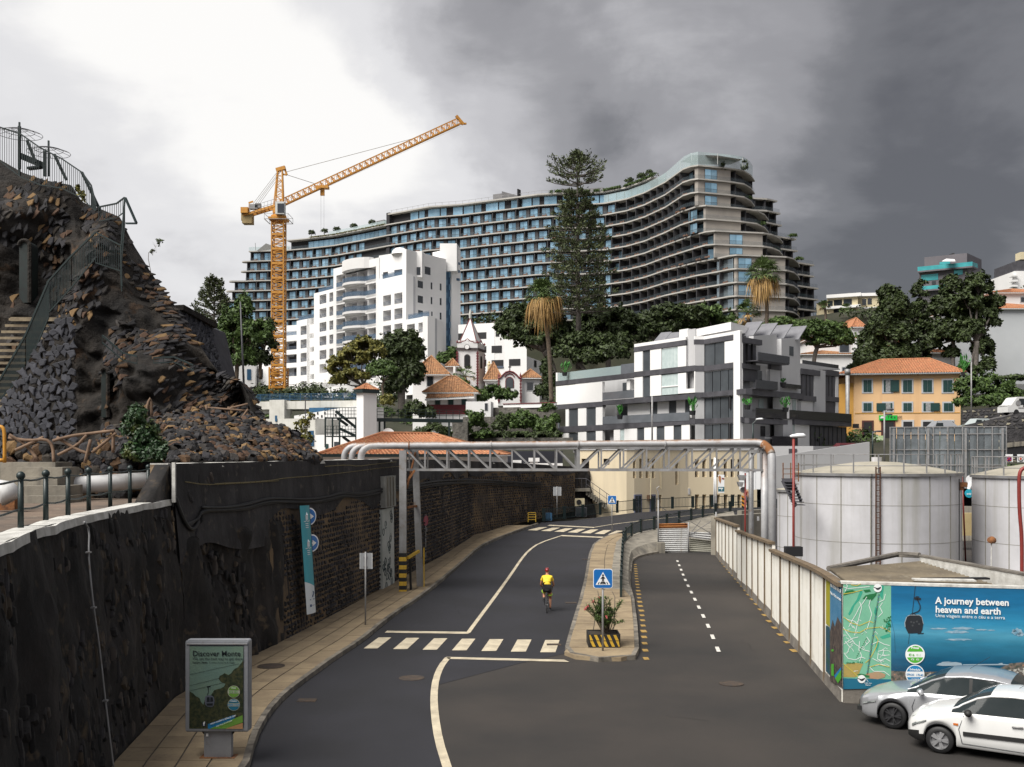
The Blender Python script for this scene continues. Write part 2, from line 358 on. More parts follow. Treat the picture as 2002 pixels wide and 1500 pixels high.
WB=[(-5.0,2),(-6.2,13),(-7.6,18),(-8.4,22.1),(-9.0,27.8),(-8.75,31),(-8.2,34.7),(-7.3,41.6),(-6.6,47),(-6.0,51.5),(-5.2,57.5),(-4.3,63.3),(-2.8,75.5),(0,82),(2.0,85.5),(5.5,91)]
def at_y(pts,y):
 for a,b in zip(pts,pts[1:]):
  if a[1]<=y<=b[1]:
   t=(y-a[1])/max(1e-6,b[1]-a[1]);return a[0]+(b[0]-a[0])*t
 return pts[-1][0]if y>pts[-1][1]else pts[0][0]
g=MB();g.box((0,300,-1.6),(1600,1400,2.8));g.Bd('ground',mat('earth',(.10,.085,.06),(.05,.05,.03),scale=.1,rough=1),kind='structure')
g=MB();g.poly([(-14,-15,-.004),(48,-15,-.004),(48,80,-.004),(-14,80,-.004)]);g.Bd('yard',M_asph2,kind='structure')
rl_y=[2,10,16,22,26,30,33,34.7,38,44,50,57,63,70,75,79,82,83.5]
Lr=[V3((at_y(KL,y)-.05,y,zr(y)+.004))for y in rl_y]
ISL=[(1110,1290),(1102,1278),(1110,1248),(1122,1208),(1132,1176),(1142,1136),(1147.5,1103),(1151,1086),(1159,1067),(1173,1057),(1188,1050),(1217,1042)]
isl=[G(*p)for p in ISL]
Rr=[V3((x,y,zr(y)+.004))for x,y in[(-.6,2),(-.8,10),(-1.1,16),(-1.25,22),(-1.9,26),(-2.1,30),(0.2,33)]]
Rr+=[V3((at_y([(p.x,p.y)for p in isl],y)+.05,y,zr(y)+.004))for y in rl_y[7:-3]]
Lr+=[G(1120,1018),G(1238,1003),G(1330,997),V3((20.3,94.5,1.9)),V3((40,97,2.4))]
for p in Lr[-5:]:p.z+=.004
Rr+=[V3((X(1217,77.5),77.5,zr(77.5)))]+[V3((a,b,zr(b)+.004))for a,b in[(8.9,75.6),(10.4,77.2),(12.5,80),(15.5,84),(17.5,86.2),(24,89),(40,91)]]
print('ROAD',len(Lr),len(Rr))
n_=min(len(Lr),len(Rr));Lr=Lr[:n_-1]+Lr[-1:];Rr=Rr[:n_-1]+Rr[-1:]
def densify(A_,B_,k=5):
 a=[];b=[]
 for i in range(len(A_)-1):
  for j in range(k):
   t=j/k
   for o,S in((a,A_),(b,B_)):q=S[i].lerp(S[i+1],t);q.z=zr(q.y)+.004;o.append(q)
 for o,S in((a,A_),(b,B_)):o.append(S[-1])
 return a,b
Lr,Rr=densify(Lr,Rr)
rm=MB()
for i in range(len(Lr)-1):
 for j in range(8):
  q=[Lr[i].lerp(Rr[i],j/8),Lr[i].lerp(Rr[i],(j+1)/8),Lr[i+1].lerp(Rr[i+1],(j+1)/8),Lr[i+1].lerp(Rr[i+1],j/8)]
  for p in q:p.z=zr(p.y)+.004
  rm.poly(q)
rm.Bd('road',M_asph,kind='structure')
# left pavement: bed, paving slabs, kerb
ys=[2]+[6+i*.95 for i in range(82)]
Lp=[V3((at_y(WB,y)+.02,y,zr(y)+.115))for y in ys if y<82];Rp=[V3((at_y(KL,y)-.16,y,zr(y)+.115))for y in ys if y<82]
pv=strip('left_pavement',Lp,Rp,M_joint,kind='structure')
slabs=[];k=0;ju=MB()
for i in range(1,len(Lp)-1):
 w=(Rp[i]-Lp[i]).length;nc=max(2,int(round(w/.62)))
 for j in range(nc):
  e=.018
  u0,u1=j/nc+e/w,(j+1)/nc-e/w
  q=[Lp[i].lerp(Rp[i],u0),Lp[i].lerp(Rp[i],u1),Lp[i+1].lerp(Rp[i+1],u1),Lp[i+1].lerp(Rp[i+1],u0)]
  q[2]=q[2].lerp(q[1],.02);q[3]=q[3].lerp(q[0],.02)
  dz=.018+random.uniform(-.004,.004)
  m=MB()if Lp[i].y<42 and Lp[i].y>20 else ju
  m.hexa([p+V3((0,0,.002))for p in q]+[p+V3((0,0,dz))for p in q])
  if m is not ju:m.Bd('paving_slab',M_pave,pv)
ju.Bd('paving_slabs_far',M_pave,pv,kind='stuff')
def kerb(name,pts,side,w=.17,h=.14,indiv=(0,46)):
 """pts at road level, side=+1: kerb lies to the left of travel"""
 base=MB();root=None;st=MB();c=cPt(pts,.5);acc=[c[0]]
 parts=[]
 for i in range(1,len(c)):
  if(c[i]-acc[-1]).length>.95:acc.append(c[i])
 for a,b in zip(acc,acc[1:]):
  d=(b-a).normalized();n=V3((-d.y,d.x,0))*side*w;a2=a+d*.012;b2=b-d*.012;jz=random.uniform(-.008,.008)
  lo=V3((0,0,-.1));hi=V3((0,0,h+jz));ch=n*.12
  p=[a2+lo,b2+lo,b2+n+lo,a2+n+lo,a2+hi+ch,b2+hi+ch,b2+n+hi,a2+n+hi]
  if side<0:p=[p[i]for i in(1,0,3,2,5,4,7,6)]
  if indiv[0]<a.y<indiv[1]:parts.append(p)
  else:st.hexa(p)
 if not st.v:st.hexa(parts.pop())
 r=st.Bd(name,M_kerb,kind='structure')
 for p in parts:
  m=MB();m.hexa(p);m.Bd('kerb_stone',M_kerb,r)
 return r
kerb('left_kerb',KL[4:],1)
# traffic island between the road and the sunken lane
RAIL=[(X(1214,47),47),(X(1215.5,55),55),(X(1217,62),62),(X(1219,70),70),(X(1232,72.5),72.5),(8.85,74.3),(10.4,76.6),(12.5,79.6),(15.5,83.6),(17.4,85.8),(20.2,87.6),(22.2,88.2)]
isr=[G(1251,1281,flat),G(1249,1250,flat),G(1247,1224,flat),G(1241,1176,flat),G(1232,1144,flat)]
outl=[G(1104,1283,flat),G(1125,1291,flat),G(1170,1295,flat),G(1215,1295,flat),G(1243,1290,flat)]+isr
ilf=[V3((p.x,p.y,zr(p.y)))for p in isl[2:]]
iL=[ilf[0]+(V3((0,-.1,0)))]+ilf
iy=[p.y for p in iL]
riside=[(p.x,p.y)for p in isr[:4]]+[(5.45,50),(5.9,55),(6.5,62),(7.45,70)]
Li=[V3((at_y([(p.x,p.y)for p in[isl[1]]+ilf],y)+.14,y,zr(y)+.125))for y in np.arange(35.1,77,.7)]
Ri=[V3((at_y(riside,y)-.16 if y<70 else at_y(RAIL,y)+.1,y,zr(y)+.125))for y in np.arange(35.1,77,.7)]
island=strip('traffic_island',Li,Ri,M_joint,kind='structure')
nose=MB();nose.prism([(p.x,p.y)for p in[Li[0]]+[q+V3((.0,.16,0))for q in outl[:5]]+[Ri[0]]],-.05,.125);nose.Bd('island_nose',M_pave,kind='structure')
jf=MB()
for i in range(len(Li)-1):
 w=(Ri[i]-Li[i]).length;nc=max(2,int(round(w/.8)))
 for j in range(nc):
  e=.016;u0,u1=j/nc+e/w,(j+1)/nc-e/w
  q=[Li[i].lerp(Ri[i],u0),Li[i].lerp(Ri[i],u1),Li[i+1].lerp(Ri[i+1],u1),Li[i+1].lerp(Ri[i+1],u0)]
  q[2]=q[2].lerp(q[1],.025);q[3]=q[3].lerp(q[0],.025)
  m=MB()if Li[i].y<50 else jf;dz=.018+random.uniform(-.004,.004)
  m.hexa([p+V3((0,0,.002))for p in q]+[p+V3((0,0,dz))for p in q])
  if m is not jf:m.Bd('paving_slab',M_pave,island)
jf.Bd('paving_slabs_far',M_pave,island,kind='stuff')
kerb('island_kerb',list(reversed([V3((p.x,p.y,zr(p.y)))for p in[isl[1]]+ilf]))+outl[1:5]+isr+[V3((5.9,55,0)),V3((6.5,60,0))],1)
foot=[V3((x,y,0))for x,y in[(5.5,47),(5.98,52.8),(6.6,58.3),(7.25,63.5),(7.7,66),(8.3,67.6),(9.05,69),(10.1,70.5),(12.1,72.6),(14.4,75),(17,78)]]
topl=[V3((x,y,z))for x,y,z in[(4.95,47,.16),(5.55,52.8,.3),(6.1,58.3,.42),(6.75,64,.55),(7.5,70,.72),(8.0,72,.85),(8.95,74,.95),(10.5,76.2,1.05),(12.6,79,1.25),(15.6,83,1.6),(18.2,86.2,1.9)]]
m=MB();
fs=[f.copy()for f in foot]
for i in range(len(foot)-1):
 a,b,c,d=foot[i],foot[i+1],topl[i+1],topl[i]
 ma=a.lerp(d,.25);ma.z=d.z*.62;mb_=b.lerp(c,.25);mb_.z=c.z*.62
 la=ma.lerp(d,.22);la.z=ma.z+.02;lb=mb_.lerp(c,.22);lb.z=mb_.z+.02
 m.poly([a,b,mb_,ma]);m.poly([ma,mb_,lb,la]);m.poly([la,lb,c,d]);m.poly([d,c,c+V3((-.5,.3,0)),d+V3((-.5,.1,0))])
m.Bd('retaining_wall',M_conc,label='low curved concrete retaining wall under the green railing round the lane',cat='wall')
kerb('lane_kerb',[p+V3((.05,-.25,0))for p in foot[2:8]],1,w=.3,h=.12,indiv=(0,0))
def mark(name,poly,zf=zr,dz=.012,mt=None,parent=None,lab=None):
 m=MB();q=[G(a,b,zf,dz)for a,b in poly];m.poly(q);return m.Bd(name,mt or M_paint,kind='structure' if parent is None else None,parent=parent)
def mline(name,pts,w,zf=zr,dz=.012,mt=None,px=True):
 c=[G(a,b,zf,dz)for a,b in pts]if px else pts;c=smooth(c,1)if len(c)>3 else c;m=MB();L_=[];R_=[]
 for i,p in enumerate(c):
  d=(c[min(i+1,len(c)-1)]-c[max(i-1,0)]);n=V3((-d.y,d.x,0)).normalized()*w/2;L_.append(p+n);R_.append(p-n)
 for i in range(len(c)-1):m.poly([R_[i],R_[i+1],L_[i+1],L_[i]])
 return m.Bd(name,mt or M_paint,kind='structure')
for k in range(7):
 t=k/6
 bl=711+(1056-711)*t;bw=27+3*t;tl=740+(1066-740)*t;tw=25+3*t;yb=1268.5+7.5*t;yt=1247+5*t
 mark('crossing_stripe',[(bl,yb),(bl+bw,yb),(tl+tw,yt),(tl,yt)])
 bl=1031+(1188-1031)*t;tl=1055+(1205-1055)*t;yb=1037+8.5*t;yt=1031+7*t
 mark('crossing_stripe',[(bl,yb),(bl+19,yb+.5),(tl+15,yt),(tl,yt)])
mark('stop_line',[(752,1237.5),(915,1240),(920,1236),(757,1234)])
mline('centre_line',[(915,1238),(940,1204),(970,1164),(1000,1122),(1018,1095),(1033,1077),(1054,1062),(1098,1047.5)],.16)
mark('stop_line',[(1096,1048.5),(1188,1052.5),(1190,1050.5),(1098,1046.5)])
mark('stop_line',[(876,1289),(1113,1295),(1103,1290.5),(872,1285)])
mline('centre_line',[(876,1286),(862,1303),(852,1328),(848,1360),(850,1400),(858,1450),(874,1500),(905,1600)],.20)
mark('stop_line',[(1070,1028),(1161,1032.5),(1163,1031),(1075,1026.5)])
mline('centre_line',[(1161,1031.5),(1200,1025),(1265,1017),(1330,1010),(1401,1004)],.16)
dl=[(1324,1096),(1340,1135),(1360,1175),(1384,1223),(1414,1296)]
dp=cPt([G(a,b,flat,.012)for a,b in dl],.3);acc=0;
for i in range(0,len(dp)-5,8):
 m=MB();a,b=dp[i],dp[i+3];d=(b-a);n=V3((-d.y,d.x,0)).normalized()*.065;m.poly([a-n,b-n,b+n,a+n]if n.x<0 else[a+n,b+n,b-n,a-n]);m.Bd('lane_dash',mat('dash_paint',(.62,.60,.56),(.45,.43,.4),scale=4),kind='structure')
for pts in([(1242,1104),(1245,1136),(1248,1157),(1251,1181),(1255,1199),(1257,1221),(1259,1243),(1261,1268),(1263,1288)],[(1409,1098),(1440,1134),(1475,1176),(1508,1220),(1560,1283)]):
 c=cPt([G(a,b,flat,.010)for a,b in pts],.3)
 for i in range(0,len(c),4 if pts[0][0]<1300 else 5):
  m=MB();p=c[i];s=.10*random.uniform(.8,1.1);m.poly([p+V3(q)for q in((-s,-s*2.4,0),(s,-s*2.4,0),(s,s*2.4,0),(-s,s*2.4,0))]);m.Bd('yellow_dot',M_ypaint,kind='structure')
for px,py,r,nm in((530,1311,.42,'manhole_cover'),(805,1326,.38,'manhole_cover'),(1430,1337,.35,'manhole_cover')):
 p=G(px,py);z0=.14 if px<600 else.012
 m=MB();m.lathe((p.x,p.y,p.z+z0-.01),[(r,0),(r,.012),(r-.04,.014),(r-.045,.008),(0,.008)],20);m.Bd(nm,mat('cast_iron',(.045,.04,.038),(.10,.07,.05),scale=6,rough=.7,metal=.4),kind='structure')
for px,py in((1066,1179),(1083,1261),(600,1370),(1146,1094)):
 p=G(px+50 if px==1066 else px,py);m=MB();m.box((p.x,p.y,p.z+.012),(.5,.35,.012))
 for i in range(6):m.box((p.x-.2+i*.08,p.y,p.z+.02),(.03,.3,.01))
 m.Bd('drain_grate',MT['cast_iron'],kind='structure')
# upper terrace behind the left wall and hillside
wp=Path(WB,xy=True)
ter=[wp.pt(s,-.9)for s in wp.L]
m=MB();m.prism([(p.x,p.y)for p in ter]+[(6,118),(-120,118),(-120,-20),(-8,-20)],3.0,5.22);m.Bd('upper_terrace',mat('terrace_ground',(.16,.115,.085),(.07,.055,.045),scale=.6,rough=.95,bump=.4,bscale=12,speck=((.24,.20,.15),3,.6)),kind='structure')
HY=[(112,4.0),(118,6.2),(132,7.6),(150,8.8),(160,11.5),(170,13.6),(190,16),(215,18.2),(240,20),(253,38),(290,41),(350,43),(500,44),(760,46)]
def hill(x,y):
 h=float(np.interp(y,[a for a,_ in HY],[b for _,b in HY]))
 if x>55:h+=min(6,(x-55)*.12)*(1 if y>160 else 0)
 if x>62 and y<160:h-=min(3,(x-62)*.1)
 return h+noise.noise(V3((x*.02,y*.02,0)))*1.0
m=MB();m.grid(lambda u,v:(-330+700*u,112+640*v*v,hill(-330+700*u,112+640*v*v)),70,60);m.Bd('hillside',mat('hill_soil',(.016,.020,.009),(.032,.030,.018),scale=.12,rough=1,bump=.5,bscale=1),kind='structure')
r=random.Random(77);M_crack=mat('road_crack',(.007,.007,.007),rough=1)
for x,y,dx,dy in((1300,1400,90,8),(900,1200,-12,-18),(1450,1250,30,26)):
 c=[(x+dx*i/6+r.uniform(-5,5),y+dy*i/6+r.uniform(-3,3))for i in range(7)];mline('road_crack',c,.012,dz=.011,mt=M_crack)
# left retaining walls
ZWT=[(0,5.33),(29,5.33),(29.01,6.33),(52,6.36),(70,6.2),(82,5.95),(91,5.5)]
def wtop(s):
 y=wp.pt(s).y;return float(np.interp(y,[a for a,_ in ZWT],[b for _,b in ZWT]))
def sOy(y):
 a=0;b=wp.L[-1]
 for _ in range(40):
  m=(a+b)/2
  if wp.pt(m).y<y:a=m
  else:b=m
 return a
S29=sOy(29.05);S36=sOy(36.3);S91=wp.L[-1]
BAT=.095
def bat(y):return float(np.interp(y,[37,49],[.095,.012]))
def wSf(s,h,out=0):
 """point on the battered wall face, s along, h fraction of height"""
 zb=zr(wp.pt(s).y);zt=wtop(s);z=zb+(zt-zb)*h;q=wp.pt(s,-(z-zb)*bat(wp.pt(s).y)+out);return V3((q.x,q.y,z))
def rockn(p,a=.16):
 v=noise.noise(V3((p.x*.5,p.y*.5,p.z*.22)))*a*1.3+noise.noise(V3((p.x*1.7,p.y*1.7,p.z*.8)))*a*.6+noise.noise(V3((p.x*5,p.y*5,p.z*2.2)))*a*.25
 return v
def face(s0,s1,nu,nv,amp,mb):
 def fn(u,v):
  s=s0+(s1-s0)*u;q=wSf(s,v);a=amp(s,v)if callable(amp)else amp;k=rockn(q,a)
  n=wp.n[wp.seg(s)[0]].normalized();return(q.x+n.x*k,q.y+n.y*k,q.z)
 mb.grid(fn,nu,nv)
near_wall=Tg('retaining_wall','long blackened rock wall below the white capped walkway at the left edge','wall',(-9.6,20,0))
m=MB();face(0,S29,230,46,lambda s,v:.26*min(1,(1-v)*4+.2)*min(1,v*3+.3),m)
for s0,s1 in((0,S29),):wp.box(m,s0,s1,lambda s:zr(wp.pt(s).y)-.1,lambda s:wtop(s)-.02,-1.0,-.58)
m.Bd('rock_face',M_wall,near_wall,smooth=True)
M_wstone=mat('wall_stone',(.05,.046,.044),(.018,.017,.018),scale=2,rough=.9,bump=.6,bscale=9,isl=.5,isl2=[(.014,.013,.014),(.03,.027,.027),(.008,.008,.008),(.055,.04,.026),(.02,.018,.02),(.045,.036,.03)])
def slabstone(seed,sides=6,asp=1.0):
 r=random.Random(seed);v=[];n=sides
 for ring,(k,h)in enumerate(((1.0,-.4),(.97,.55),(.74,1.0))):
  for i in range(n):
   a=2*math.pi*(i+.3*math.sin(seed+i*2.1))/n;rr=k*(.82+.28*math.sin(seed*1.7+i*2.9));v.append((rr*math.cos(a)*.5,h*.5-.0,rr*math.sin(a)*.5*asp))
 f=[]
 for q in range(2):
  for i in range(n):f.append((q*n+i,q*n+(i+1)%n,(q+1)*n+(i+1)%n,(q+1)*n+i))
 f.append(tuple(range(2*n,3*n)))
 return np.array(v),[tuple(q)for q in f]
STB=[slabstone(i)for i in range(6)]
for i in range(6):
 v,f=STB[i];v=v*np.array([1,-1,1]);STB[i]=(v,f)
def sMt(base,mats,nm='stone'):
 r=[]
 for i,(v,f)in enumerate(base):r.append(mk_mesh(nm+'_shape',v.tolist(),f,mats))
 return r
STM=sMt(STB,M_wstone)
def place(s,h,w,ht,th,path=None,tilt=0,lean=-BAT,out=0):
 q=wSf(s,h,out);d=wp.dirn(s);a=math.atan2(d.y,d.x)
 return Matrix.Translation(q)@Matrix.Rotation(a,4,'Z')@Matrix.Rotation(math.atan(lean),4,'X')@Matrix.Rotation(tilt,4,'Y')@Matrix.Diagonal((w,th,ht,1))
def put(parent,name,me,M):
 loc,rot,sca=M.decompose();return inst(name,me,loc,parent,rot=rot,scale=tuple(sca))
r=random.Random(5)
pl=[]
for k in range(900):
 s=r.uniform(sOy(12),S29+5);h=r.uniform(.06,.94)
 if noise.noise(V3((s*.35,h*2,0)))<-.15:continue
 pl.append((r.randrange(6),place(s,h,r.uniform(.12,.30),r.uniform(.2,.6),r.uniform(.06,.2),tilt=r.uniform(-.3,.3),out=rockn(wSf(s,h),.2)-.02)))
for b,Mx in pl[:260]:put(near_wall,'stone',STM[b],Mx)
joined('small_stones',STB,pl[260:],M_wstone,near_wall,kind='stuff')
def capline(s0,s1,dz0,th,wd,name,parent):
 m=MB();n=int((s1-s0)/.45);
 for i in range(n):
  a=s0+(s1-s0)*i/n;b=s0+(s1-s0)*(i+1)/n;jz=lambda s:noise.noise(V3((s*.9,7,0)))*.035
  f=lambda s,w,z:(lambda q:(q.x,q.y,z))(wp.pt(s,w))
  ba=-(wtop(a))*bat(wp.pt(a).y);bb=-(wtop(b))*bat(wp.pt(b).y);o=lambda s:.05+noise.noise(V3((s*1.3,2,0)))*.05
  za,zb_=wtop(a)+jz(a),wtop(b)+jz(b)
  m.hexa([f(a,ba+o(a),za-th),f(b,bb+o(b),zb_-th),f(b,bb-wd,zb_-th),f(a,ba-wd,za-th),f(a,ba+o(a)-.02,za),f(b,bb+o(b)-.02,zb_),f(b,bb-wd,zb_),f(a,ba-wd,za)])
 return m.Bd(name,M_cap,parent)
capline(0,S29-.06,0,.16,.42,'white_cap',near_wall)
mas=Tg('retaining_wall','tall dark basalt masonry wall with white top behind the pipe gantry leg','wall',(-7.5,45,0))
m=MB();face(S29+7,S91,400,30,.035,m)
m2=MB();face(S29,S29+8.6,70,40,lambda s,v:(.42 if v<.66 else.06)*min(1,max(0,(S29+8.6-s)*.7)),m2);m2 .Bd('mossy_rock_face',M_wall,mas,smooth=True)
wp.box(m,S29+.03,S91,lambda s:zr(wp.pt(s).y)-.1,lambda s:wtop(s)-.02,-1.15,-.72)
m.Bd('mortar_face',M_mort,mas,smooth=True)
m=MB()
def band(u,v):
 s=S29+(S91-S29)*u;low=.70+.04*math.sin(s*.9)+.03*noise.noise(V3((s*.5,0,0)))-(.12 if s<S29+7 else 0)+min(.13,max(0,(s-S29-20)*.008));q=wSf(s,low+(1-low)*v,.055+.02*noise.noise(V3((s*2,v*5,1))));return tuple(q)
m.grid(band,200,5)
m.Bd('plaster_band',M_plast,mas,smooth=True)
m=MB();a=wp.pt(S29,-5.33*BAT);b=wp.pt(S29,-5.33*BAT-.75);d=wp.dirn(S29)
for(o,zt)in((5.15,6.3),):m.hexa([(X(x_,y_),y_,z_)for z_ in(5.15,6.34)for x_,y_ in((317.5,29.3),(340.5,28.9),(341,29.5),(318,30.2))])
m.Bd('end_face',M_plast,mas)
m=MB();aa=wp.pt(S29,-5.33*BAT+.06);m.box((X(340,28.85),28.85,5.82),(.09,.09,1.1));m.Bd('white_edge_stripe',M_cap,mas)
capline(S29+.03,S91,0,.13,.55,'white_cap',mas)
rows=[];r=random.Random(9)
sA=S29+6.2
z=.12;ri=0
while z<6.0:
 rh=r.uniform(.17,.22);s=sA-r.uniform(0,.2)
 while s<S91-.3:
  zb=zr(wp.pt(s).y);top=wtop(s);lim=(.70 if s<S29+26 else.82)
  far=min(1,max(0,(s-S29-20)/20));w=r.uniform(.2,.36)*(1+.25*far)
  h=(z-zb+.0)/(top-zb)
  y_=wp.pt(s).y
  edge=S29+7.6+1.6*noise.noise(V3((0,z*.8,0)))
  door=(49.5<y_<51.6 and z<4.0)
  if 0.01<h<lim+.03*math.sin(s*1.3)and s>edge and not door and r.random()<.97:
   rows.append((s,(r.randrange(6),place(s+w/2,h,w*.82*r.uniform(.8,1.05),rh*.95*r.uniform(.75,1.1),.10+.05*r.random(),tilt=r.uniform(-.3,.3),out=.0))))
  s+=w+.015
 z+=rh
rows.sort(key=lambda t:t[0])
STM2=sMt(STB,M_stone)
for _,(b,Mx)in rows[:300]:put(mas,'stone',STM2[b],Mx)
joined('far_stones',STB,[q for _,q in rows[300:]],M_stone,mas,kind='stuff')
def wall_patch(mb,sa,sb,h0,h1,out,nu=1,nv=6,mi=0):
 mb.grid(lambda u,v:tuple(wSf(sa+(sb-sa)*u,h0+(h1-h0)*v,out)),nu,nv,mi)
M_panel=mat('graffiti_panel',(.55,.56,.54),(.42,.45,.43),scale=1.2,rough=.8,streak=(.3,.33,.3),st=.5)
s0,s1=sOy(49.6),sOy(51.9)
gp=Tg('wall_panel','tall pale panel covered in graffiti between the dark stones behind the gantry leg','panel',wSf(s0,0))
m=MB();
for h0,h1,ot in((0,.62,.14),):
 m.grid(lambda u,v:tuple(wSf(s0+(s1-s0)*u,h0+(h1-h0)*v,ot)),2,4)
 for ss in(s0,s1):m.grid(lambda u,v:tuple(wSf(ss,h0+(h1-h0)*v,ot-.25*u)),1,4)
m.Bd('panel_board',M_panel,gp)
m=MB();m.grid(lambda u,v:tuple(wSf(s0+.15+(s1-s0-.3)*u,.63+.24*v,.30)),1,1);
for ss in(s0+.15,s1-.15):m.grid(lambda u,v:tuple(wSf(ss,.63+.24*v,.30-.3*u)),1,1)
m.grid(lambda u,v:tuple(wSf(s0+.15+(s1-s0-.3)*u,.87,.30-.3*v)),1,1)
m.Bd('cabinet',mat('cabinet_grey',(.33,.33,.31),(.24,.24,.22),scale=2,streak=(.12,.11,.1),st=.5),gp)
m=MB()
for ss in(s0+.5,s0+1.05,s0+1.6):m.bar(wSf(ss,.64,.32),wSf(ss,.86,.32),.05,.05)
m.Bd('cabinet_slat',M_conc,gp)
r=random.Random(3);m=MB()
for k in range(26):
 s=r.uniform(s0+.15,s1-.4);h=r.uniform(.03,.22)if k<17 else r.uniform(.25,.58);pts=[]
 a=r.uniform(0,6);
 for i in range(7):pts.append(wSf(s+.13*math.cos(a+i*1.1)*(1+.5*i/7),h+.018*math.sin(a+i*1.1)*(1+i/5),.155))
 m.tube(pts,.012,4)
m.Bd('graffiti',mat('graffiti_ink',(.02,.03,.05),(.05,.09,.09),scale=3),gp)
cab=Tg('cable_bundle','thick bundle of black cables draped along the masonry wall','cable',wSf(S29+3,.6))
CPX=[(395,993),(440,994),(480,990),(523,977),(560,977),(600,978),(640,974),(668,965),(700,967),(735,962),(760,953),(800,953),(850,943),(905,940),(960,941),(1010,944),(1060,946)]
def oW(px,py,out=.1):
 s=wp.sA(px)
 for _ in range(4):
  q=wp.pt(s);zz=Z(py,q.y);zb=zr(q.y);h=(zz-zb)/(wtop(s)-zb);w=wSf(s,h,out);s+=(wp.sA(px)-wp.sA(XC+w.x*F/w.y))
 q=wp.pt(s);zz=Z(py,wSf(s,h,out).y);h=(zz-zr(q.y))/(wtop(s)-zr(q.y));return wSf(s,h,out)
r=random.Random(2)
for k in range(5):
 pts=[]
 for i,(a,b)in enumerate(CPX):pts.append(oW(a,b+k*2.2-3+r.uniform(-1.5,1.5),.12+.03*(k%2)))
 if k>1:pts=[oW(366,1036-k*3,.1),oW(388,1015,.12)]+pts
 m=MB();m.tube(smooth(pts,2),.035,6);m.Bd('cable',M_black,cab,smooth=True)
m=MB();m.tube(smooth([oW(343,972,.1),oW(352,1000,.12),oW(366,1030,.12),oW(378,1037,.1),oW(388,1020,.1)],2),.06,6);m.Bd('thick_cable',M_black,cab,smooth=True)
M_wire=mat('light_string',(.16,.13,.06),rough=.7)
for lab,pts in(('thin string of lights sagging near the top of the masonry wall',[(420,946),(520,941),(562,934),(600,932),(640,928),(700,921),(745,915),(780,912)]),('thin wire pinned below the white cap beside the stained plaster',[(362,942),(400,948),(450,946),(500,943),(545,940)]),('light string just under the white cap left of the gantry',[(635,912),(680,909),(700,912),(730,908),(775,903)])):
 m=MB();m.tube(smooth([oW(a,b,.09)for a,b in pts],1),.014,4)
 for a,b in zip(pts,pts[1:]):
  for t in(.2,.5,.8):p=oW(a[0]+(b[0]-a[0])*t,a[1]+(b[1]-a[1])*t,.1);m.box(p,(.035,.035,.04))
 m.Bd('light_string',M_wire,label=lab,cat='wire')
m=MB();pc=[(165,1021),(175,1035),(173,1080),(177,1130),(183,1188),(194,1260),(206,1370),(218,1470),(222,1500)]
cd=Tg('wall_conduit','thin grey conduit running down the blackened wall at the left','conduit',oW(222,1498,.3))
m.tube(smooth([oW(a,b,.3)for a,b in pc],1),.02,6);m.Bd('conduit_pipe',MSt,cd,smooth=True)
for i in(2,4,6):q=oW(*pc[i],.3);m=MB();m.box(q,(.09,.09,.03));m.Bd('clamp',MSt,cd)
bn=Tg('banner','tall teal and white banner leaning on the masonry wall','banner',oW(608,1200,.5))
M_teal=mat('banner_teal',(.035,.30,.37),(.03,.27,.34),scale=1,rough=.45);M_bw=mat('banner_white',(.62,.66,.70),(.55,.6,.63),scale=1,rough=.45);M_navy=mat('print_navy',(.01,.05,.16),rough=.5)
Db=38.5;C4=[P(586,989,Db-.35),P(604.5,988,Db+.35),P(617.5,1197,Db+.15),P(600,1202,Db-.55)]
def bq(u,v,o=0):
 p=C4[0].lerp(C4[1],u).lerp(C4[3].lerp(C4[2],u),v);n=(C4[1]-C4[0]).cross(C4[3]-C4[0]).normalized();n=n if n.y<0 else-n;return p+n*(o+.05*math.sin(u*3.14))
m=MB();vm=lambda u:.70+.055*u
m.grid(lambda u,v:tuple(bq(u,v*vm(u))),6,20);m.Bd('teal_face',M_teal,bn,smooth=True)
m=MB();m.grid(lambda u,v:tuple(bq(u,vm(u)+(1-vm(u))*v)),6,8);m.Bd('white_face',M_bw,bn,smooth=True)
m=MB();m.grid(lambda u,v:tuple(bq(0,v)+V3((-.02,.22*u,0))),1,10);m.grid(lambda u,v:tuple(bq(1,v)+V3((-.02,.2*u,0))),1,10);m.Bd('side_edge',mat('edge_dark',(.02,.03,.035)),bn)
for vc in(.11,.36):
 m=MB()
 m.tube([bq(.5,vc-.045,.01),bq(.5,vc-.02,.01)],[.005,.06],4);m.grid(lambda u,v:tuple(bq(.38+.26*u,vc-.02+.045*v,.012)),2,2);m.grid(lambda u,v:tuple(bq(.22+.6*u,vc+.032+.008*v+.004*math.sin(u*12),.012)),8,1)
 for i in range(3):m.grid(lambda u,v:tuple(bq(.34+.3*u,vc+.055+i*.018+.008*v,.012)),1,1)
 m.Bd('lighthouse_mark',M_bw,bn,kind='stuff')
m=MB();m.grid(lambda u,v:tuple(bq(.62+.1*math.sin(v*5)+.16*u,.80+.05*v,.012)),2,4);m.grid(lambda u,v:tuple(bq(.3+.55*u,.868+.008*v,.012)),1,1);m.grid(lambda u,v:tuple(bq(.28+.16*u,.915+.022*v,.012)),1,1);m.grid(lambda u,v:tuple(bq(.5+.3*u,.925+.004*v,.012)),1,1);m.Bd('navy_print',M_navy,bn)
M_sb=mat('sign_blue',(.006,.13,.42),rough=.35,coat=.2);M_sw=mat('sign_white',(.78,.79,.80),rough=.4)
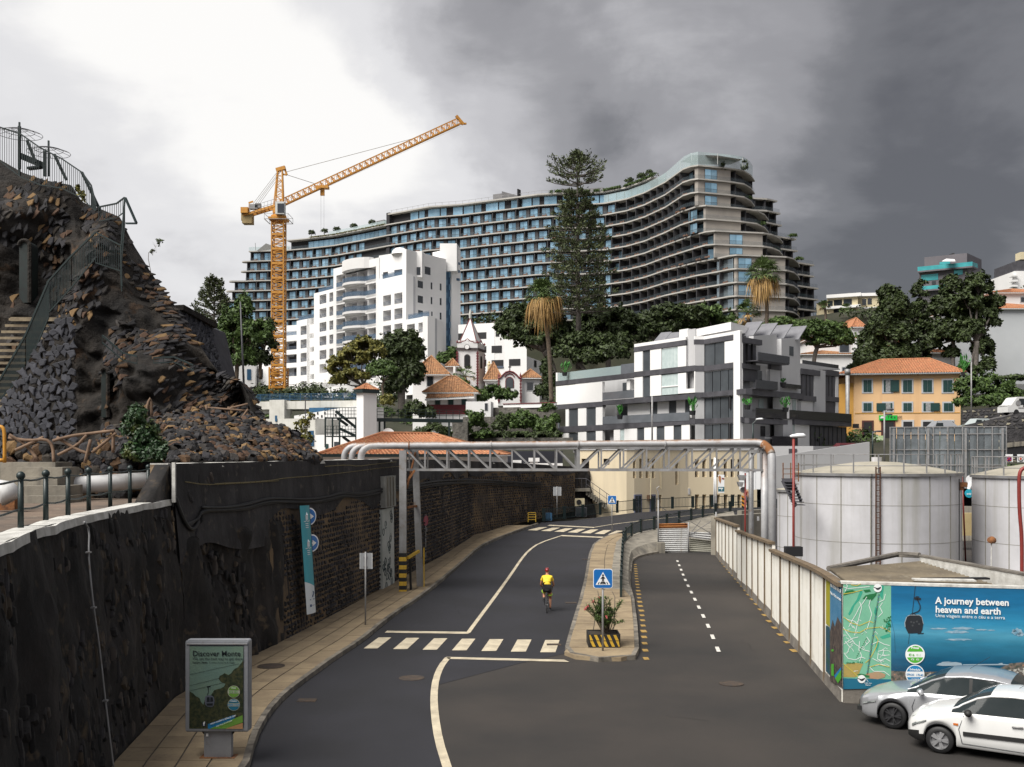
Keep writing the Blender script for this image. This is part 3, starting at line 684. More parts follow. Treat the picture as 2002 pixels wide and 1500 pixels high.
for k,(px,py)in enumerate(((604,1010),(609,1062))):
 c=P(px,py,Db+.5);t=Tg('round_sign',('upper' if k==0 else 'lower')+' round blue arrow sign fixed behind the teal banner','sign',c)
 m=MB();m.disc(c,.33,(.75,-.66,0),24,0,.03);m.Bd('rim',M_sw,t);m=MB();n=V3((.75,-.66,0)).normalized();m.disc(c+n*.02,.28,n,24,0,.02);m.Bd('face',M_sb,t)
 m=MB();x=V3((.66,.75,0));m.bar(c+n*.035-x*.2,c+n*.035+x*.05,.06,.012,0,up=n);m.poly([c+n*.036+x*.02+V3((0,0,.12)),c+n*.036+x*.02-V3((0,0,.12)),c+n*.036+x*.2]);m.Bd('arrow',M_sw,t)
rail=Tg('walkway_railing','dark iron post railing with two rods along the walkway above the blackened wall','railing',(-9.5,24,5.3))
RP=[(-7.6,14.6),(X(40.6,18),18),(X(89.6,20.1),20.1),(X(133,21.9),21.9),(X(173.5,24),24),(X(215.5,26.2),26.2),(X(254,28),28),(X(289.7,30.6),30.6)]
pz=5.24
pts3=[V3((x,y,pz))for x,y in RP]
for p in pts3:
 m=MB();m.tube([p,p+V3((0,0,.95))],[.055,.048],8);m.Bd('post',MGn,rail,smooth=True);m=MB();m.lathe(p+V3((0,0,.93)),[(.05,0),(.075,.04),(.07,.09),(.03,.13),(0,.135)],10);m.Bd('post_knob',MGn,rail,smooth=True)
for h in(.92,.42):
 m=MB();pp=[]
 for a,b in zip(pts3,pts3[1:]):pp+=[a+V3((0,0,h)),a.lerp(b,.5)+V3((0,0,h-.045))]
 pp+=[pts3[-1]+V3((0,0,h)),P(330,912 if h>.9 else 942,29.4)];m.tube(smooth(pp,1),.02,6);m.Bd('rod',MGn,rail,smooth=True)
wpipe=mat('white_pipe',(.60,.60,.60),(.45,.45,.45),scale=1.5,rough=.55,streak=(.25,.24,.22),st=.4)
m=MB();m.tube([P(112,950,31.5)+V3((0,0,-.05)),P(150,949,31.5),P(322,937,33)],.26,16);m.Bd('large_pipe',wpipe,label='thick white pipe lying on the walkway behind the post railing',cat='pipe',smooth=True)
m=MB();m.tube([P(-20,958,25),P(15,963,25),P(24,975,25)],.28,14);m.Bd('large_pipe',wpipe,label='short white pipe end at the very left edge of the walkway',cat='pipe',smooth=True)
m=MB();m.box(P(16,975,26)+V3((0,0,-.1)),(.55,.5,.75));m.Bd('pipe_support',M_rust,label='rusty block under the white pipe end at the left edge',cat='support')
stp=Tg('terrace_steps','weathered concrete steps leading up from the walkway at the left','steps',P(70,990,29))
for k,(a,b,py,h)in enumerate(((30,122,918,9),(30,112,935,7),(42,128,955,10),(47,128,974,9),(0,108,905,6))):
 m=MB();D=30.5-k*.35 if k<4 else 31.2;z1=Z(py-h+5,D);m.hexa([(X(a,D),D,5.2),(X(b,D),D,5.2),(X(b,D),D+1.2,5.2),(X(a,D),D+1.2,5.2),(X(a,D),D,z1),(X(b,D),D,z1),(X(b,D),D+1.2,z1),(X(a,D),D+1.2,z1)]);m.Bd('step',M_conc,stp)
m=MB();D=29
m.tube(smooth([P(9,905,D),P(9,850,D),P(7,838,D),P(2,834,D),P(-10,834,D)],1),.05,8);m.tube([P(9,900,D),P(-10,900,D)],.05,8);m.Bd('yellow_barrier',mat('yellow_rail',(.55,.27,.03),(.45,.2,.02),scale=4,rough=.5),label='yellow tube barrier standing at the left edge of the walkway',cat='barrier',smooth=True)
# big serpentine hotel
M_hslab=mat('hotel_slab',(.44,.42,.39),(.36,.345,.32),scale=.3,rough=.85)
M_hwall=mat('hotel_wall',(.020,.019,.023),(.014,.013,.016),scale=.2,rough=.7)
M_hglass=mat('hotel_glass',(.36,.55,.68),(.22,.40,.53),scale=.4,rough=.18,metal=.5,isl=.35)
M_hbeige=mat('hotel_stone',(.34,.31,.275),(.29,.265,.24),scale=.4,rough=.85,isl=.05)
M_hrail=glass_mat('balcony_glass',(.10,.13,.15),.08,.14);M_hclear=glass_mat('parapet_glass',(.45,.55,.56),.05,.38)
M_furn=mat('terracotta',(.22,.10,.05),rough=.8)
HB=[(484,352),(520,351),(560,350),(605,346.5),(652,342),(705,334),(757,326),(797,321),(837,316),(900,313),(960,308),(1013,304),(1050,301),(1088,299.5),(1135,300),(1183,298),(1225,293),(1260,286),(1300,275)]
TIER=[([(1322,267),(1335,262.5),(1350,260),(1365,259),(1430,262),(1455,264),(1468,268),(1476,274)],0,3,1357,1431),([(1330,266),(1352,262),(1362,260),(1380,259),(1450,262),(1480,264.5),(1495,269),(1503,275)],3,5,1375,1451),([(1340,266),(1368,260.5),(1380,258.5),(1398,257.5),(1493,260),(1510,262),(1524,266),(1531,272)],5,7,1395,1494),([(1360,264),(1405,258),(1425,255),(1440,254),(1538,256.5),(1552,259),(1560,264),(1564,270)],7,12,1434,1539)]
HP=[Path(HB+t[0])for t in TIER]
zs=lambda k:78.1-3.3*k
hot=Tg('hotel','huge dark curving hotel with pale balcony slabs stretching across the hilltop','hotel',(0,300,41))
def leftpx(k):return{-1:757,0:560,1:486,2:479,3:477,4:455,5:450}.get(k,434)
def leftpath(P_,k):
 return P_
NW=0;far_w=MB();furn=MB();fins=MB();walls=MB();rails=MB();winm=None
def winmesh():
 m=MB();m.box((0,0,1.25),(2.35,.12,2.5),mi=1);m.box((-.58,-.07,1.25),(1.1,.04,2.36),mi=0);m.box((.58,-.07,1.25),(1.1,.04,2.36),mi=0);m.box((0,-.10,.95),(2.3,.03,.05),mi=1)
 return mk_mesh('hotel_window',m.v,m.f,[M_hglass,MDk],m.m)
winm=winmesh()
for(tp,k0,k1,bx0,bx1),pa in zip(TIER,HP):
 for k in range(k0,k1 if k1<12 else 13):
  m=MB();L0=pa.sA(leftpx(k));zt=zs(k)
  pa.box(m,max(L0,-20),pa.L[-1],zt-.34,zt,-3.2,.0)
  q=pa.pt(max(L0,0.0));
  if L0<=0:m.prism([(q.x+L0+1.2*math.cos(a)-0.0 if 0 else q.x+L0-1.3*math.sin(a),q.y+1.4-1.4*math.cos(a))for a in np.linspace(0,math.pi,8)]+[(q.x,q.y+2.8),(q.x,q.y)],zt-.415,zt-.005)
  m.Bd('floor_slab',M_hslab,hot)
 for k in range(k0,min(k1,12)):
  zc=zs(k)-.42;zf=zs(k+1);L0=pa.sA(max(leftpx(k+1),leftpx(k)));L1=pa.L[-1];sb0,sb1=pa.sA(bx0),pa.sA(bx1)
  band0=k==0
  wl0=pa.sA(757)if band0 else L0+.6
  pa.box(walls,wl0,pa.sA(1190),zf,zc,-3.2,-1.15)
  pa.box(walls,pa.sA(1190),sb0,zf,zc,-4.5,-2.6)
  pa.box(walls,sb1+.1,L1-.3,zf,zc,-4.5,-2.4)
  s=pa.sA(757)+1.9 if band0 else L0+2.6;i=0
  s_dark=pa.sA(1192)
  while s<sb0-1.5:
   dk=s>s_dark
   w1=-.25 if not dk else-.1
   pxs=XC+pa.pt(s).x*F/pa.pt(s).y
   hole=(k in(1,2)and 712<pxs<757)
   if hole:s+=3.8;i+=1;continue
   fs=s-1.9
   if i%2==0 or dk:pa.box(fins,fs-.12,fs+.12,zf,zc,-2.6 if dk else-1.2,w1)
   else:pa.box(fins,fs-.55,fs+.5,zf,zc,-1.2,-.75)
   q=pa.pt(s,-1.12 if not dk else-2.52);d=pa.dirn(s);a=math.atan2(d.y,d.x)
   if not dk or i%3==0 or s>sb0-5:
    if NW<297 and not dk:inst('window',winm,(q.x,q.y,zf+.05),hot,rz=a);NW+=1
    else:
     t=MB();t.box((0,0,1.2),(2.3 if not dk else 1.9,.1,2.4));R=Matrix.Translation((q.x,q.y,zf+.05))@Matrix.Rotation(a,4,'Z');t.xf(R);far_w.add(t.v,t.f)
   if(i*7+k*3)%5!=0:
    q=pa.pt(s+((i*3)%3-1)*.5,-.55);furn.box((q.x,q.y,zf+.28),(.9,.45,.35),a);furn.box((q.x+.6,q.y,zf+.4),(.3,.4,.55),a)
   s+=3.8;i+=1
  pa.box(rails,L0+.4,L1-.2,zf+.02,zf+.95,-.12,-.09)
  m=MB();pa.box(m,sb0,sb1,zf,zc,-4.5,-.55);m.Bd('stone_end_wall',M_hbeige,hot)
  sc_=(sb0*(.55 if k0!=3 and k<7 else.5)+sb1*(.45 if k<7 else.5))if k<7 else sb0+(sb1-sb0)*.42
  if k>=7:sc_=sb0+3.0
  q=pa.pt(sc_,-.5);d=pa.dirn(sc_);a=math.atan2(d.y,d.x);inst('window',winm,(q.x,q.y,zf+.05),hot,rz=a,scale=(1.45,1,1))
  if k>=7:
   q=pa.pt(sb0+.1,-.3);m=MB();pa.box(m,sb0-6.6,sb0-.8,zf,zc-.2,-1.6,-1.45);m.Bd('bright_window',mat('sky_glass',(.55,.63,.66),(.4,.5,.55),scale=.3,rough=.1,metal=.7),hot)
  for ps in(sb1+1.5,L1-1.2):pa.box(fins,ps,ps+.25,zf,zc,-2.4,-.5)
RW=Path([(1440,291),(1500,293),(1530,297),(1560,300),(1605,306)])
tips=[1520,1526,1529,1557,1560,1592,1592,1600,1600,1600,1594,1590]
for k in range(12):
 m=MB();RW.box(m,0,RW.sA(tips[k]),zs(k)-.42,zs(k),-9,0);m.Bd('floor_slab',M_hslab,hot)
 if k<11:
  e=RW.sA(min(tips[k+1],tips[k]))-1.6;RW.box(walls,0,e,zs(k+1),zs(k)-.42,-9,-1.8)
  for i in range(6):
   ss=e-.3-i*3.1
   if ss>0:RW.box(fins,ss,ss+.2,zs(k+1),zs(k)-.42,-1.8,-.2)
  RW.box(rails,1,RW.sA(tips[k+1])-.3,zs(k+1)+.02,zs(k+1)+1.0,-.12,-.09)
 if k in(1,3,5,7):
  for j in range(3):p=RW.pt(RW.sA(tips[k])-1.5-j*1.6,-.6)
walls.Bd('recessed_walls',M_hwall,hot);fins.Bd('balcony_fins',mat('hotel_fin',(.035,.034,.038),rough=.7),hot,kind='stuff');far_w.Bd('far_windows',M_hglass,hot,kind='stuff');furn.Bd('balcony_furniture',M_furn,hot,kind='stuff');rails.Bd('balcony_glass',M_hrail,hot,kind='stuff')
pa=HP[0];m=MB()
pa.box(m,pa.sA(757),pa.sA(1272),zs(-1)-.4,zs(-1),-9,-.2);m.Bd('roof_slab',M_hslab,hot)
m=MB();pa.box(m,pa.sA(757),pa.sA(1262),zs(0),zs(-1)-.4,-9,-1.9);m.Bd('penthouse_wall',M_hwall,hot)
m=MB();s=pa.sA(795);i=0
while s<pa.sA(1085):
 w=[3.2,2.2,4.0,1.8,3.0][i%5]
 t=MB();pa.box(t,s,s+w,zs(0)+.15,zs(-1)-.55,-1.9,-1.8);t.Bd('penthouse_window',M_hglass,hot);s+=w+[.5,1.6,.4,2.2,.5][i%5];i+=1
s=pa.sA(1100)
while s<pa.sA(1262):t=MB();pa.box(t,s,s+2.3,zs(0)+.1,zs(-1)-.9,-1.9,-1.2);t.Bd('penthouse_window',M_hglass,hot);s+=2.6
s=pa.sA(598)
m=MB();pa.box(m,pa.sA(562),pa.sA(757),zs(1),zs(0)-.4,-9,-2.6);m.Bd('penthouse_wall',M_hwall,hot)
while s<pa.sA(748):t=MB();pa.box(t,s,s+1.9,zs(1)+.1,zs(0)-1.0,-2.5,-1.6);t.Bd('penthouse_window',M_hglass,hot);s+=2.05
m=MB();pa.box(m,pa.sA(754),pa.sA(760),zs(12),zs(-1)+.3,-2,-.3);m.Bd('dark_pier',M_hwall,hot);m=MB();pa.box(m,pa.sA(1010),pa.sA(1012),zs(0),zs(-1)+2.2,-2,-.3);m.Bd('dark_pier',M_hwall,hot)
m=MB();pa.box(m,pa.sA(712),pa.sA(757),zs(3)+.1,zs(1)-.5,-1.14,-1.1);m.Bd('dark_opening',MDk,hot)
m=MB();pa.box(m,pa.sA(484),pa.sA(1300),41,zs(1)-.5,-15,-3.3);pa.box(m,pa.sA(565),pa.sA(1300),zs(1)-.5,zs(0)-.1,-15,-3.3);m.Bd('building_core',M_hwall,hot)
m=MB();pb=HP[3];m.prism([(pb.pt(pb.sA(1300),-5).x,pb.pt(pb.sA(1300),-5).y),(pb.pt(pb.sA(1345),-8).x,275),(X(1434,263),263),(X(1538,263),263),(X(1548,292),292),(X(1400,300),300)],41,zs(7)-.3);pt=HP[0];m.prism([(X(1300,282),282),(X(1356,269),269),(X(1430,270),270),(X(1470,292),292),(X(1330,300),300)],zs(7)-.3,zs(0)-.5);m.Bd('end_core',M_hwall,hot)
for a,b,k,h,w in((486,565,1,1.3,-.3),(640,757,0,1.5,-.6),(1180,1300,0,2.2,-.2)):
 m=MB();pa.box(m,pa.sA(a),pa.sA(b),zs(k),zs(k)+h,w-.05,w);m.Bd('glass_parapet',M_hclear,hot)
m=MB();s=pa.sA(1285)
pa.box(m,s,pa.sA(1474),zs(0),lambda t:zs(0)+2.2+min(1.2,(t-s)*.05),-.35,-.3);m.Bd('glass_parapet',M_hclear,hot)
m=MB();pa.box(m,pa.sA(760),pa.sA(1200),zs(-1)+.9,zs(-1)+.97,-.8,-.75)
ss=pa.sA(762)
while ss<pa.sA(1198):pa.box(m,ss,ss+.06,zs(-1),zs(-1)+.95,-.8,-.75);ss+=2.2
m.Bd('roof_railing',MSt,hot)
m=MB();pa.box(m,pa.sA(956),pa.sA(975),zs(-1),zs(-1)+2.1,-5,-2.5);q=pa.pt(pa.sA(985),-3);m.prism([(q.x-2,q.y),(q.x+6,q.y-.5),(q.x+6,q.y+2),(q.x-2,q.y+2)],zs(-1),lambda x,y:zs(-1)+max(.3,2.6-(x-q.x+2)*.3));pa.box(m,pa.sA(1095),pa.sA(1172),zs(-1),zs(-1)+1.8,-6,-3);pa.box(m,pa.sA(722),pa.sA(737),zs(0)-.0,zs(0)+2.6,-5,-3);m.Bd('roof_plant_room',mat('grey_metal',(.16,.155,.16),(.12,.12,.125),scale=.5,rough=.6),hot)
m=MB();c=[P(1352,303,262),P(1403,304,258),P(1452,312,262),P(1428,322,268),P(1372,322,268),P(1330,317,272)];pk=P(1376,316,265);pk2=P(1425,316,265)
for tri in((c[0],c[1],pk),(c[1],c[2],pk2),(c[1],pk2,pk),(c[2],c[3],pk2),(c[3],c[4],pk),(c[0],pk,c[4]),(c[5],c[0],c[4]),(c[3],pk,pk2)):m.poly(tri)
for q in(c[0],c[1],c[2],c[5]):m.tube([V3((q.x,q.y,zs(0)-.2)),q+V3((0,0,.4))],.09,5)
m.Bd('tensile_canopy',mat('canopy_cloth',(.42,.42,.41),rough=.7),hot)
m=MB();q=P(505,480,350);pts=[P(520,476,348),P(548,486,346),P(500,492,352)];m.poly(pts);m.tube([P(500,492,352),P(499,475,350)],.08,5);m.Bd('tensile_canopy',MT['canopy_cloth'],hot)
# white stepped apartment tower
Mbr=mat('blue_railing',(.10,.13,.18),(.07,.09,.13),scale=1,rough=.5)
M_bluegl=glass_mat('blue_glass',(.10,.16,.24),.1,.6)
Mbp=mat('blue_panel',(.03,.10,.19),(.02,.07,.14),scale=.4,rough=.35)
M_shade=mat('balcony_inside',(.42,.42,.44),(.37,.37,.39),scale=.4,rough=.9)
fl=Tg('apartment_tower','stepped white apartment building with recessed balconies and blue railings behind the crane mast','building',(X(660,225),225,18))
FP=Path([(499,243),(507,241),(516,240),(550,238.5),(580,235.5),(600,232),(625,228),(652,223),(735,211),(741,210),(794,203)])
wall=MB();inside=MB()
def column(pa,a,b,openings,z0,z1,piers=True,back=-1.7):
 """white wall between px a..b from z0 to z1 with openings [(pxl,pxr,zbot,ztop)] cut through"""
 sa,sb=pa.sA(a),pa.sA(b);op=sorted([(pa.sA(p),pa.sA(q),zb,zt)for p,q,zb,zt in openings])
 cols=sorted(set((o[0],o[1])for o in op));s=sa
 for(p,q)in cols:
  if p>s+.01:pa.box(wall,s,p,z0,z1,back,0)
  z=z0
  for o in sorted([o for o in op if o[0]==p and o[1]==q],key=lambda o:o[2]):
   if o[2]>z:pa.box(wall,p,q,z,o[2],back,0)
   z=o[3]
  if z<z1:pa.box(wall,p,q,z,z1,back,0)
  s=q
 if s<sb-.01:pa.box(wall,s,sb,z0,z1,back,0)
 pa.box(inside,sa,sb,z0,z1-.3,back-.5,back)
def level(k):return 29.1+3*k
def ops(a,b,ks,h=1.95):return[(a,b,level(k)-h,level(k))for k in ks]
column(FP,499,516,ops(502,514.5,[0,-1]),22.2,30.4)
column(FP,516,580,ops(524.6,547,[1,0,-1])+ops(553,580,[1,0,-1]),22.3,33.4)
column(FP,580,614,ops(587.6,599.5,[2,1,0,-1])+[(587.6,599.5,21.0,22.8)]+ops(605.5,618.4,[]),18.4,36.5)
column(FP,600.5,614,ops(605.6,613.9,[2,1,0,-1,-2]),18.4,36.5)
column(FP,614,652,ops(614.1,618.8,[])+ops(624.8,638,[4,3,2,1,0,-1])+ops(644,651.5,[4,3,2,1,0]),18.4,41.8)
column(FP,652,741,[(657.6,735,level(k)-2.15,level(k)+.05)for k in(4,3,2,1,0,-1,-2)]+[(657.6,735,level(5)-2.2,level(5)+.3)],18.4,46.0)
column(FP,741,794,ops(749,764.4,[3,2,1,0,-1,-2],2.1)+ops(771,787,[3,2,1,0,-1,-2],2.1),18.4,41.5)
LW=Path([(794,203),(836,197.5)])
LO=lambda a,b:[(a,b,29.7-3*k,31.6-3*k)for k in range(4)]
column(LW,794,836,LO(795.5,811)+LO(818,828),18.0,32.6)
SW=Path([(836,197.5),(866,206)])
def wins(pa,lst,parent,mt=M_win,nm='window',out=.02,rec=.3):
 for a,b,y0,y1 in lst:
  s0,s1=pa.sA(a),pa.sA(b);zt,zb=pa.z((a+b)/2,y0),pa.z((a+b)/2,y1);m=MB();pa.box(m,s0,s1,zb,zt,out-.05,out);m.Bd(nm,mt,parent)
pa=SW;SW.box(wall,0.05,SW.L[-1],17,32.6,-1.0,0);wall.prism([(X(815,203),204.5),(X(836,199),201.0),(X(866,206)-.3,206.2),(X(866,212),211)],17,32.5)
wins(SW,[(a,a+2.6,y,y+19)for a in(839,844.5)for y in(628,657.5,687)],fl)
TW=Path([(794,203),(872,213.5)])
TW.box(wall,0.05,TW.L[-1],17,46.3,-1.0,-.0);wall.prism([(X(790,207),209),(X(800,206),206.6),(X(872,213.5)-.3,214),(X(872,222),222),(X(800,222),222)],17,46.2)
wins(TW,[(816.7,826.7,549.6,563.2),(816.7,826.7,578.6,592.5),(817.5,826.7,607,617),(842,845,552.5,566),(842,845,581,595),(843,845.5,609.5,618),(859.8,863,554.6,568),(859.8,863,583,597),(859.8,863,611.5,625)],fl)
wins(TW,[(828.5,841.5,522,536.7),(796,805,609,620)],fl)
m=MB()
TF=Path([(741,210.3),(794,206),(825,205.5)]);TF.box(wall,0,TF.L[-1],41.3,46.4,-4,0)
wins(TF,[(749,758.5,532,540),(771,790,527,538),(803,822,522.5,538)],fl)
BW=Path([(872,214),(901,217)]);BW.box(wall,BW.sA(884),BW.L[-1],20,48.8,-6,-.1)
m=MB();m.prism([(X(860,214),214),(X(893,214),214),(X(900,220),220),(X(866,220),220)],44,49.6);m.Bd('lift_tower',MWh,fl)
m=MB();BW.box(m,BW.sA(872.5),BW.sA(885.5),20,44.6,-3,-.6);m.Bd('blue_glass_shaft',Mbp,fl)
m=MB()
for k in range(9):z=23+k*2.6;BW.box(m,BW.sA(873.5),BW.sA(878),z,z+1.1,-.55,-.45);BW.box(m,BW.sA(880.5),BW.sA(884.5),z-.9,z+.3,-.55,-.45)
m.Bd('blue_reflections',mat('blue_pale',(.10,.20,.30),rough=.3),fl,kind='stuff')
for z in(46.2,44.6,42.9):m=MB();BW.box(m,BW.sA(893),BW.sA(899),z-.5,z,-.1,.0);m.Bd('window',Mbp,fl)
m=MB();q=P(782,0,208);m.lathe((q.x,q.y,46.2),[(1.7,0),(1.5,.7),(.9,1.2),(0,1.4)],16);q=P(802,0,208);m.lathe((q.x,q.y,46.2),[(.8,0),(.6,.5),(0,.8)],12);m.Bd('roof_dome',MWh,fl,smooth=True)
for(a,b,z,pa2)in((741.5,793,41.5,FP),(620,651,41.8,FP),(581,613,36.5,FP),(517,579,33.4,FP),(499,515.8,30.4,FP),(795,836,32.6,LW)):m=MB();pa2 .box(m,pa2 .sA(a),pa2 .sA(b),z+.9,z+1.0,-.4,-.3);pa2 .box(m,pa2 .sA(a),pa2 .sA(b),z,z+.85,-.4,-.37);m.Bd('terrace_railing',M_bluegl,fl)
def curved(k):
 m=MB();zb=level(k)-2.2;s0,s1=FP.sA(657.6),FP.sA(735);sa,sb=FP.sA(674),FP.sA(718)
 pts=[FP.pt(s0,0)]+[FP.pt(sa+(sb-sa)*t,2.1*math.sin(math.pi*min(1,t*1.08))**.6 if 0<t<1 else 0)for t in np.linspace(0,1,15)]+[FP.pt(s1,0)]
 bk=[FP.pt(s1,-1.6),FP.pt(s0,-1.6)]
 m.prism([(p.x,p.y)for p in pts+bk],zb-.5,zb-.02);m.Bd('balcony_slab',MWh,fl)
 r=MB()
 for i in range(len(pts)-1):
  a,b=pts[i],pts[i+1];r.bar((a.x,a.y,zb+.45),(b.x,b.y,zb+.45),.04,.85);r.bar((a.x,a.y,zb+.92),(b.x,b.y,zb+.92),.07,.07)
 r.Bd('balcony_railing',M_bluegl,fl)
 for px in(660,688,711):d=MB();FP.box(d,FP.sA(px),FP.sA(px+8),zb,zb+1.9,-1.66,-1.6);d.Bd('balcony_door',mat('brown_door',(.10,.075,.06),rough=.6),fl)
 for px in(674.5,697,718):d=MB();FP.box(d,FP.sA(px),FP.sA(px)+.18,zb,level(k)+.1,-1.6,-.1);d.Bd('balcony_divider',MWh,fl)
for k in(5,4,3,2,1,0,-1):curved(k)
m=MB();sa,sb=FP.sA(672),FP.sA(722);pts=[FP.pt(sa+(sb-sa)*t,2.0*math.sin(math.pi*t)**.6 if 0<t<1 else 0)for t in np.linspace(0,1,15)]+[FP.pt(sb,-1),FP.pt(sa,-1)];m.prism([(p.x,p.y)for p in pts],level(5)+.3,46.6);m.Bd('curved_parapet',MWh,fl)
ok=[]
for lst,pa2 in(([(502,514.5,[0,-1]),(524.6,547,[1,0,-1]),(553,580,[1,0,-1]),(587.6,599.5,[2,1,0,-1]),(605.6,618.4,[2,1,0,-1]),(624.8,638,[4,3,2,1,0]),(644,651.5,[4,3,2,1,0]),(749,764.4,[3,2,1,0]),(771,787,[3,2,1,0])],FP),([(795.5,811,[.83,-.17]),(818,828,[.83,-.17])],LW)):
 for a,b,ks in lst:
  for k in ks:
   m=MB();z=level(k)-1.95;s0,s1=pa2 .sA(a),pa2 .sA(b)
   for h in(.12,.38,.66):pa2 .box(m,s0,s1,z+h,z+h+.09,-.16,-.08)
   m.Bd('balcony_railing',Mbr,fl)
   if(int(a)+k)%3!=0:m=MB();w=(s1-s0);pa2 .box(m,s0+w*.1,s0+w*.6,z,z+1.6,-1.72,-1.66);m.Bd('balcony_door',MDk if a in(553,)else M_win,fl)
   if a==553:m=MB();pa2 .box(m,s0+w*.45,s1,z,level(k)-.1,-1.64,-1.6);m.Bd('dark_glazing',MDk,fl)
wall.prism([(X(520,241),246),(X(600,234),246),(X(652,224),246),(X(741,212),246),(X(741,212)+2,213),(X(652,224)+1,226),(X(600,234)+1,237),(X(520,241),242)],18,36)
wall.prism([(X(625,229)+.5,231.5),(X(741,213)+1,215.5),(X(790,208),210.5),(X(868,217),218),(X(868,217),246),(X(640,228),246)],18,41.3)
wall.prism([(X(655,224),226),(X(741,212),213),(X(741,212)+8,228),(X(690,226),236)],41.3,45.8)
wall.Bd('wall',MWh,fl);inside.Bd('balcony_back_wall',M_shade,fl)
m=MB();m.prism([(X(450,236),236),(X(499,238),238),(X(505,244),244),(X(452,244),244)],17,27.3);m.Bd('side_wing',MWh,fl)
GW=Path([(450,235.9),(499,237.9)])
wins(GW,[(483,491,722,743)],fl,Mbp,'blue_door')
wins(GW,[(455,463,764,776)],fl,Mbp,'blue_door')
m=MB();FP.box(m,FP.sA(503),FP.sA(580),17.8,22.2,-2.6,-2.0);m.Bd('glazed_lobby',M_win,fl)
m=MB();
for px in(515,523,531,540,548,556,563,570):FP.box(m,FP.sA(px),FP.sA(px)+.15,17.8,22.2,-2.0,-1.9)
m.Bd('lobby_mullion',Mbp,fl,kind='stuff')
m=MB();FP.box(m,FP.sA(564),FP.sA(580),18.4,22.2,-2,0);FP.box(m,FP.sA(621),FP.sA(741),21.0,22.0,-1.7,.0);m.Bd('lower_wall',MWh,fl)
m=MB();q=[(X(565,236),236),(X(620,229),228.5),(X(700,219),217),(X(745,212),209.5),(X(745,214),213),(X(620,231),231)];m.prism(q,17.2,18.5);m.Bd('ground_slab',MWh,fl)
# white block behind the church
wb=Tg('apartment_block','plain white apartment block with dark window openings behind the church spire','building',(X(960,205),205,14))
B2=Path([(896,206),(967,203),(1030,201),(1060,213)])
m=MB();B2 .box(m,0,B2 .sA(967),14,Z(632,203.5),-10,-.0);B2 .box(m,B2 .sA(967),B2 .sA(1030),14,Z(646,202),-10,-.05);B2 .box(m,B2 .sA(1030),B2 .L[-1],14,Z(700,205),-8,-.1);m.Bd('wall',MWh,wb)
wins(B2,[(896,908,652,665),(931,951,650,663),(961,981,676,690),(945,951,677,690),(961,984,704,720),(995,1017,702,715),(969,976,650,658),(945,951,703,716),(1045,1049,705,718)],wb,MDk,rec=0)
m=MB();B2 .box(m,B2 .sA(961),B2 .sA(984),Z(720,203),Z(716,203),.02,.1);m.Bd('balcony_railing',Mbr,wb)
# tower crane
M_cr=mat('crane_paint',(.55,.26,.035),(.46,.20,.03),scale=1.5,rough=.55,speck=((.2,.1,.03),3,.4))
M_cw=mat('counterweight',(.34,.26,.13),(.27,.20,.10),scale=2,rough=.9)
DC=206.0;cx=X(545,DC);zb=Z(771,DC)
cr=Tg('tower_crane','tall orange tower crane with raised lattice jib in front of the white tower','crane',(cx,DC,zb))
hw=1.15
def lattice(mb,A,B,side,up,n,w,h,r=.09,rd=.055,tri=False):
 """box lattice from A to B; side/up unit vectors; w,h half sizes"""
 cs=[(-w,-h),(w,-h),(w,h),(-w,h)]if not tri else[(-w,-h),(w,-h),(0,h)]
 pt=lambda t,c:A.lerp(B,t)+side*c[0]+up*c[1]
 for c in cs:mb.bar(pt(0,c),pt(1,c),r*2,r*2)
 for i in range(n):
  for j in range(len(cs)):
   c,d=cs[j],cs[(j+1)%len(cs)];a,b=(c,d)if i%2 else(d,c)
   mb.bar(pt(i/n,a),pt((i+1)/n,b),rd*2,rd*2);
   if not tri or i%2==0:mb.bar(pt(i/n,c),pt(i/n,d),rd*2,rd*2)
zt=Z(432,DC);nsec=12
m=MB()
for i in range(nsec):
 a=zb+(zt-zb)*i/nsec;b=zb+(zt-zb)*(i+1)/nsec;m=MB()
 lattice(m,V3((cx,DC,a+.04)),V3((cx,DC,b-.04)),V3((1,0,0)),V3((0,1,0)),4,hw,hw,.11,.06)
 for e in(a+.1,b-.1):
  for s in(-1,1):m.bar((cx-hw,DC+s*hw,e),(cx+hw,DC+s*hw,e),.2,.2);m.bar((cx+s*hw,DC-hw,e),(cx+s*hw,DC+hw,e),.2,.2)
 m.Bd('mast_section',M_cr,cr)
m=MB();lattice(m,V3((cx+.0,DC,zb)),V3((cx,DC,zb+5.2)),V3((1,0,0)),V3((0,1,0)),4,1.5,1.5,.14,.07);m.Bd('mast_base',M_cr,cr)
zsl=Z(424,DC)
m=MB();m.box((cx,DC,zt+.25),(3.4,3.4,.5));m.lathe((cx,DC,zt+.5),[(1.5,0),(1.5,.5),(1.1,.7),(1.1,1.2),(0,1.2)],16);m.box((cx,DC,zsl+1.1),(2.0,2.0,1.0));m.Bd('slewing_ring',M_cr,cr)
m=MB();
for s in(-1,1):
 m.bar((cx-2.3,DC+s*2.3,zt-.1),(cx+2.3,DC+s*2.3,zt-.1),.1,.1);m.bar((cx-2.3,DC+s*2.3,zt+.95),(cx+2.3,DC+s*2.3,zt+.95),.06,.06);m.bar((cx+s*2.3,DC-2.3,zt-.1),(cx+s*2.3,DC+2.3,zt-.1),.1,.1);m.bar((cx+s*2.3,DC-2.3,zt+.95),(cx+s*2.3,DC+2.3,zt+.95),.06,.06)
 for t in(-1,1):m.bar((cx+s*2.3,DC+t*2.3,zt-.1),(cx+s*2.3,DC+t*2.3,zt+.95),.06,.06)
m.Bd('platform_railing',MSt,cr)
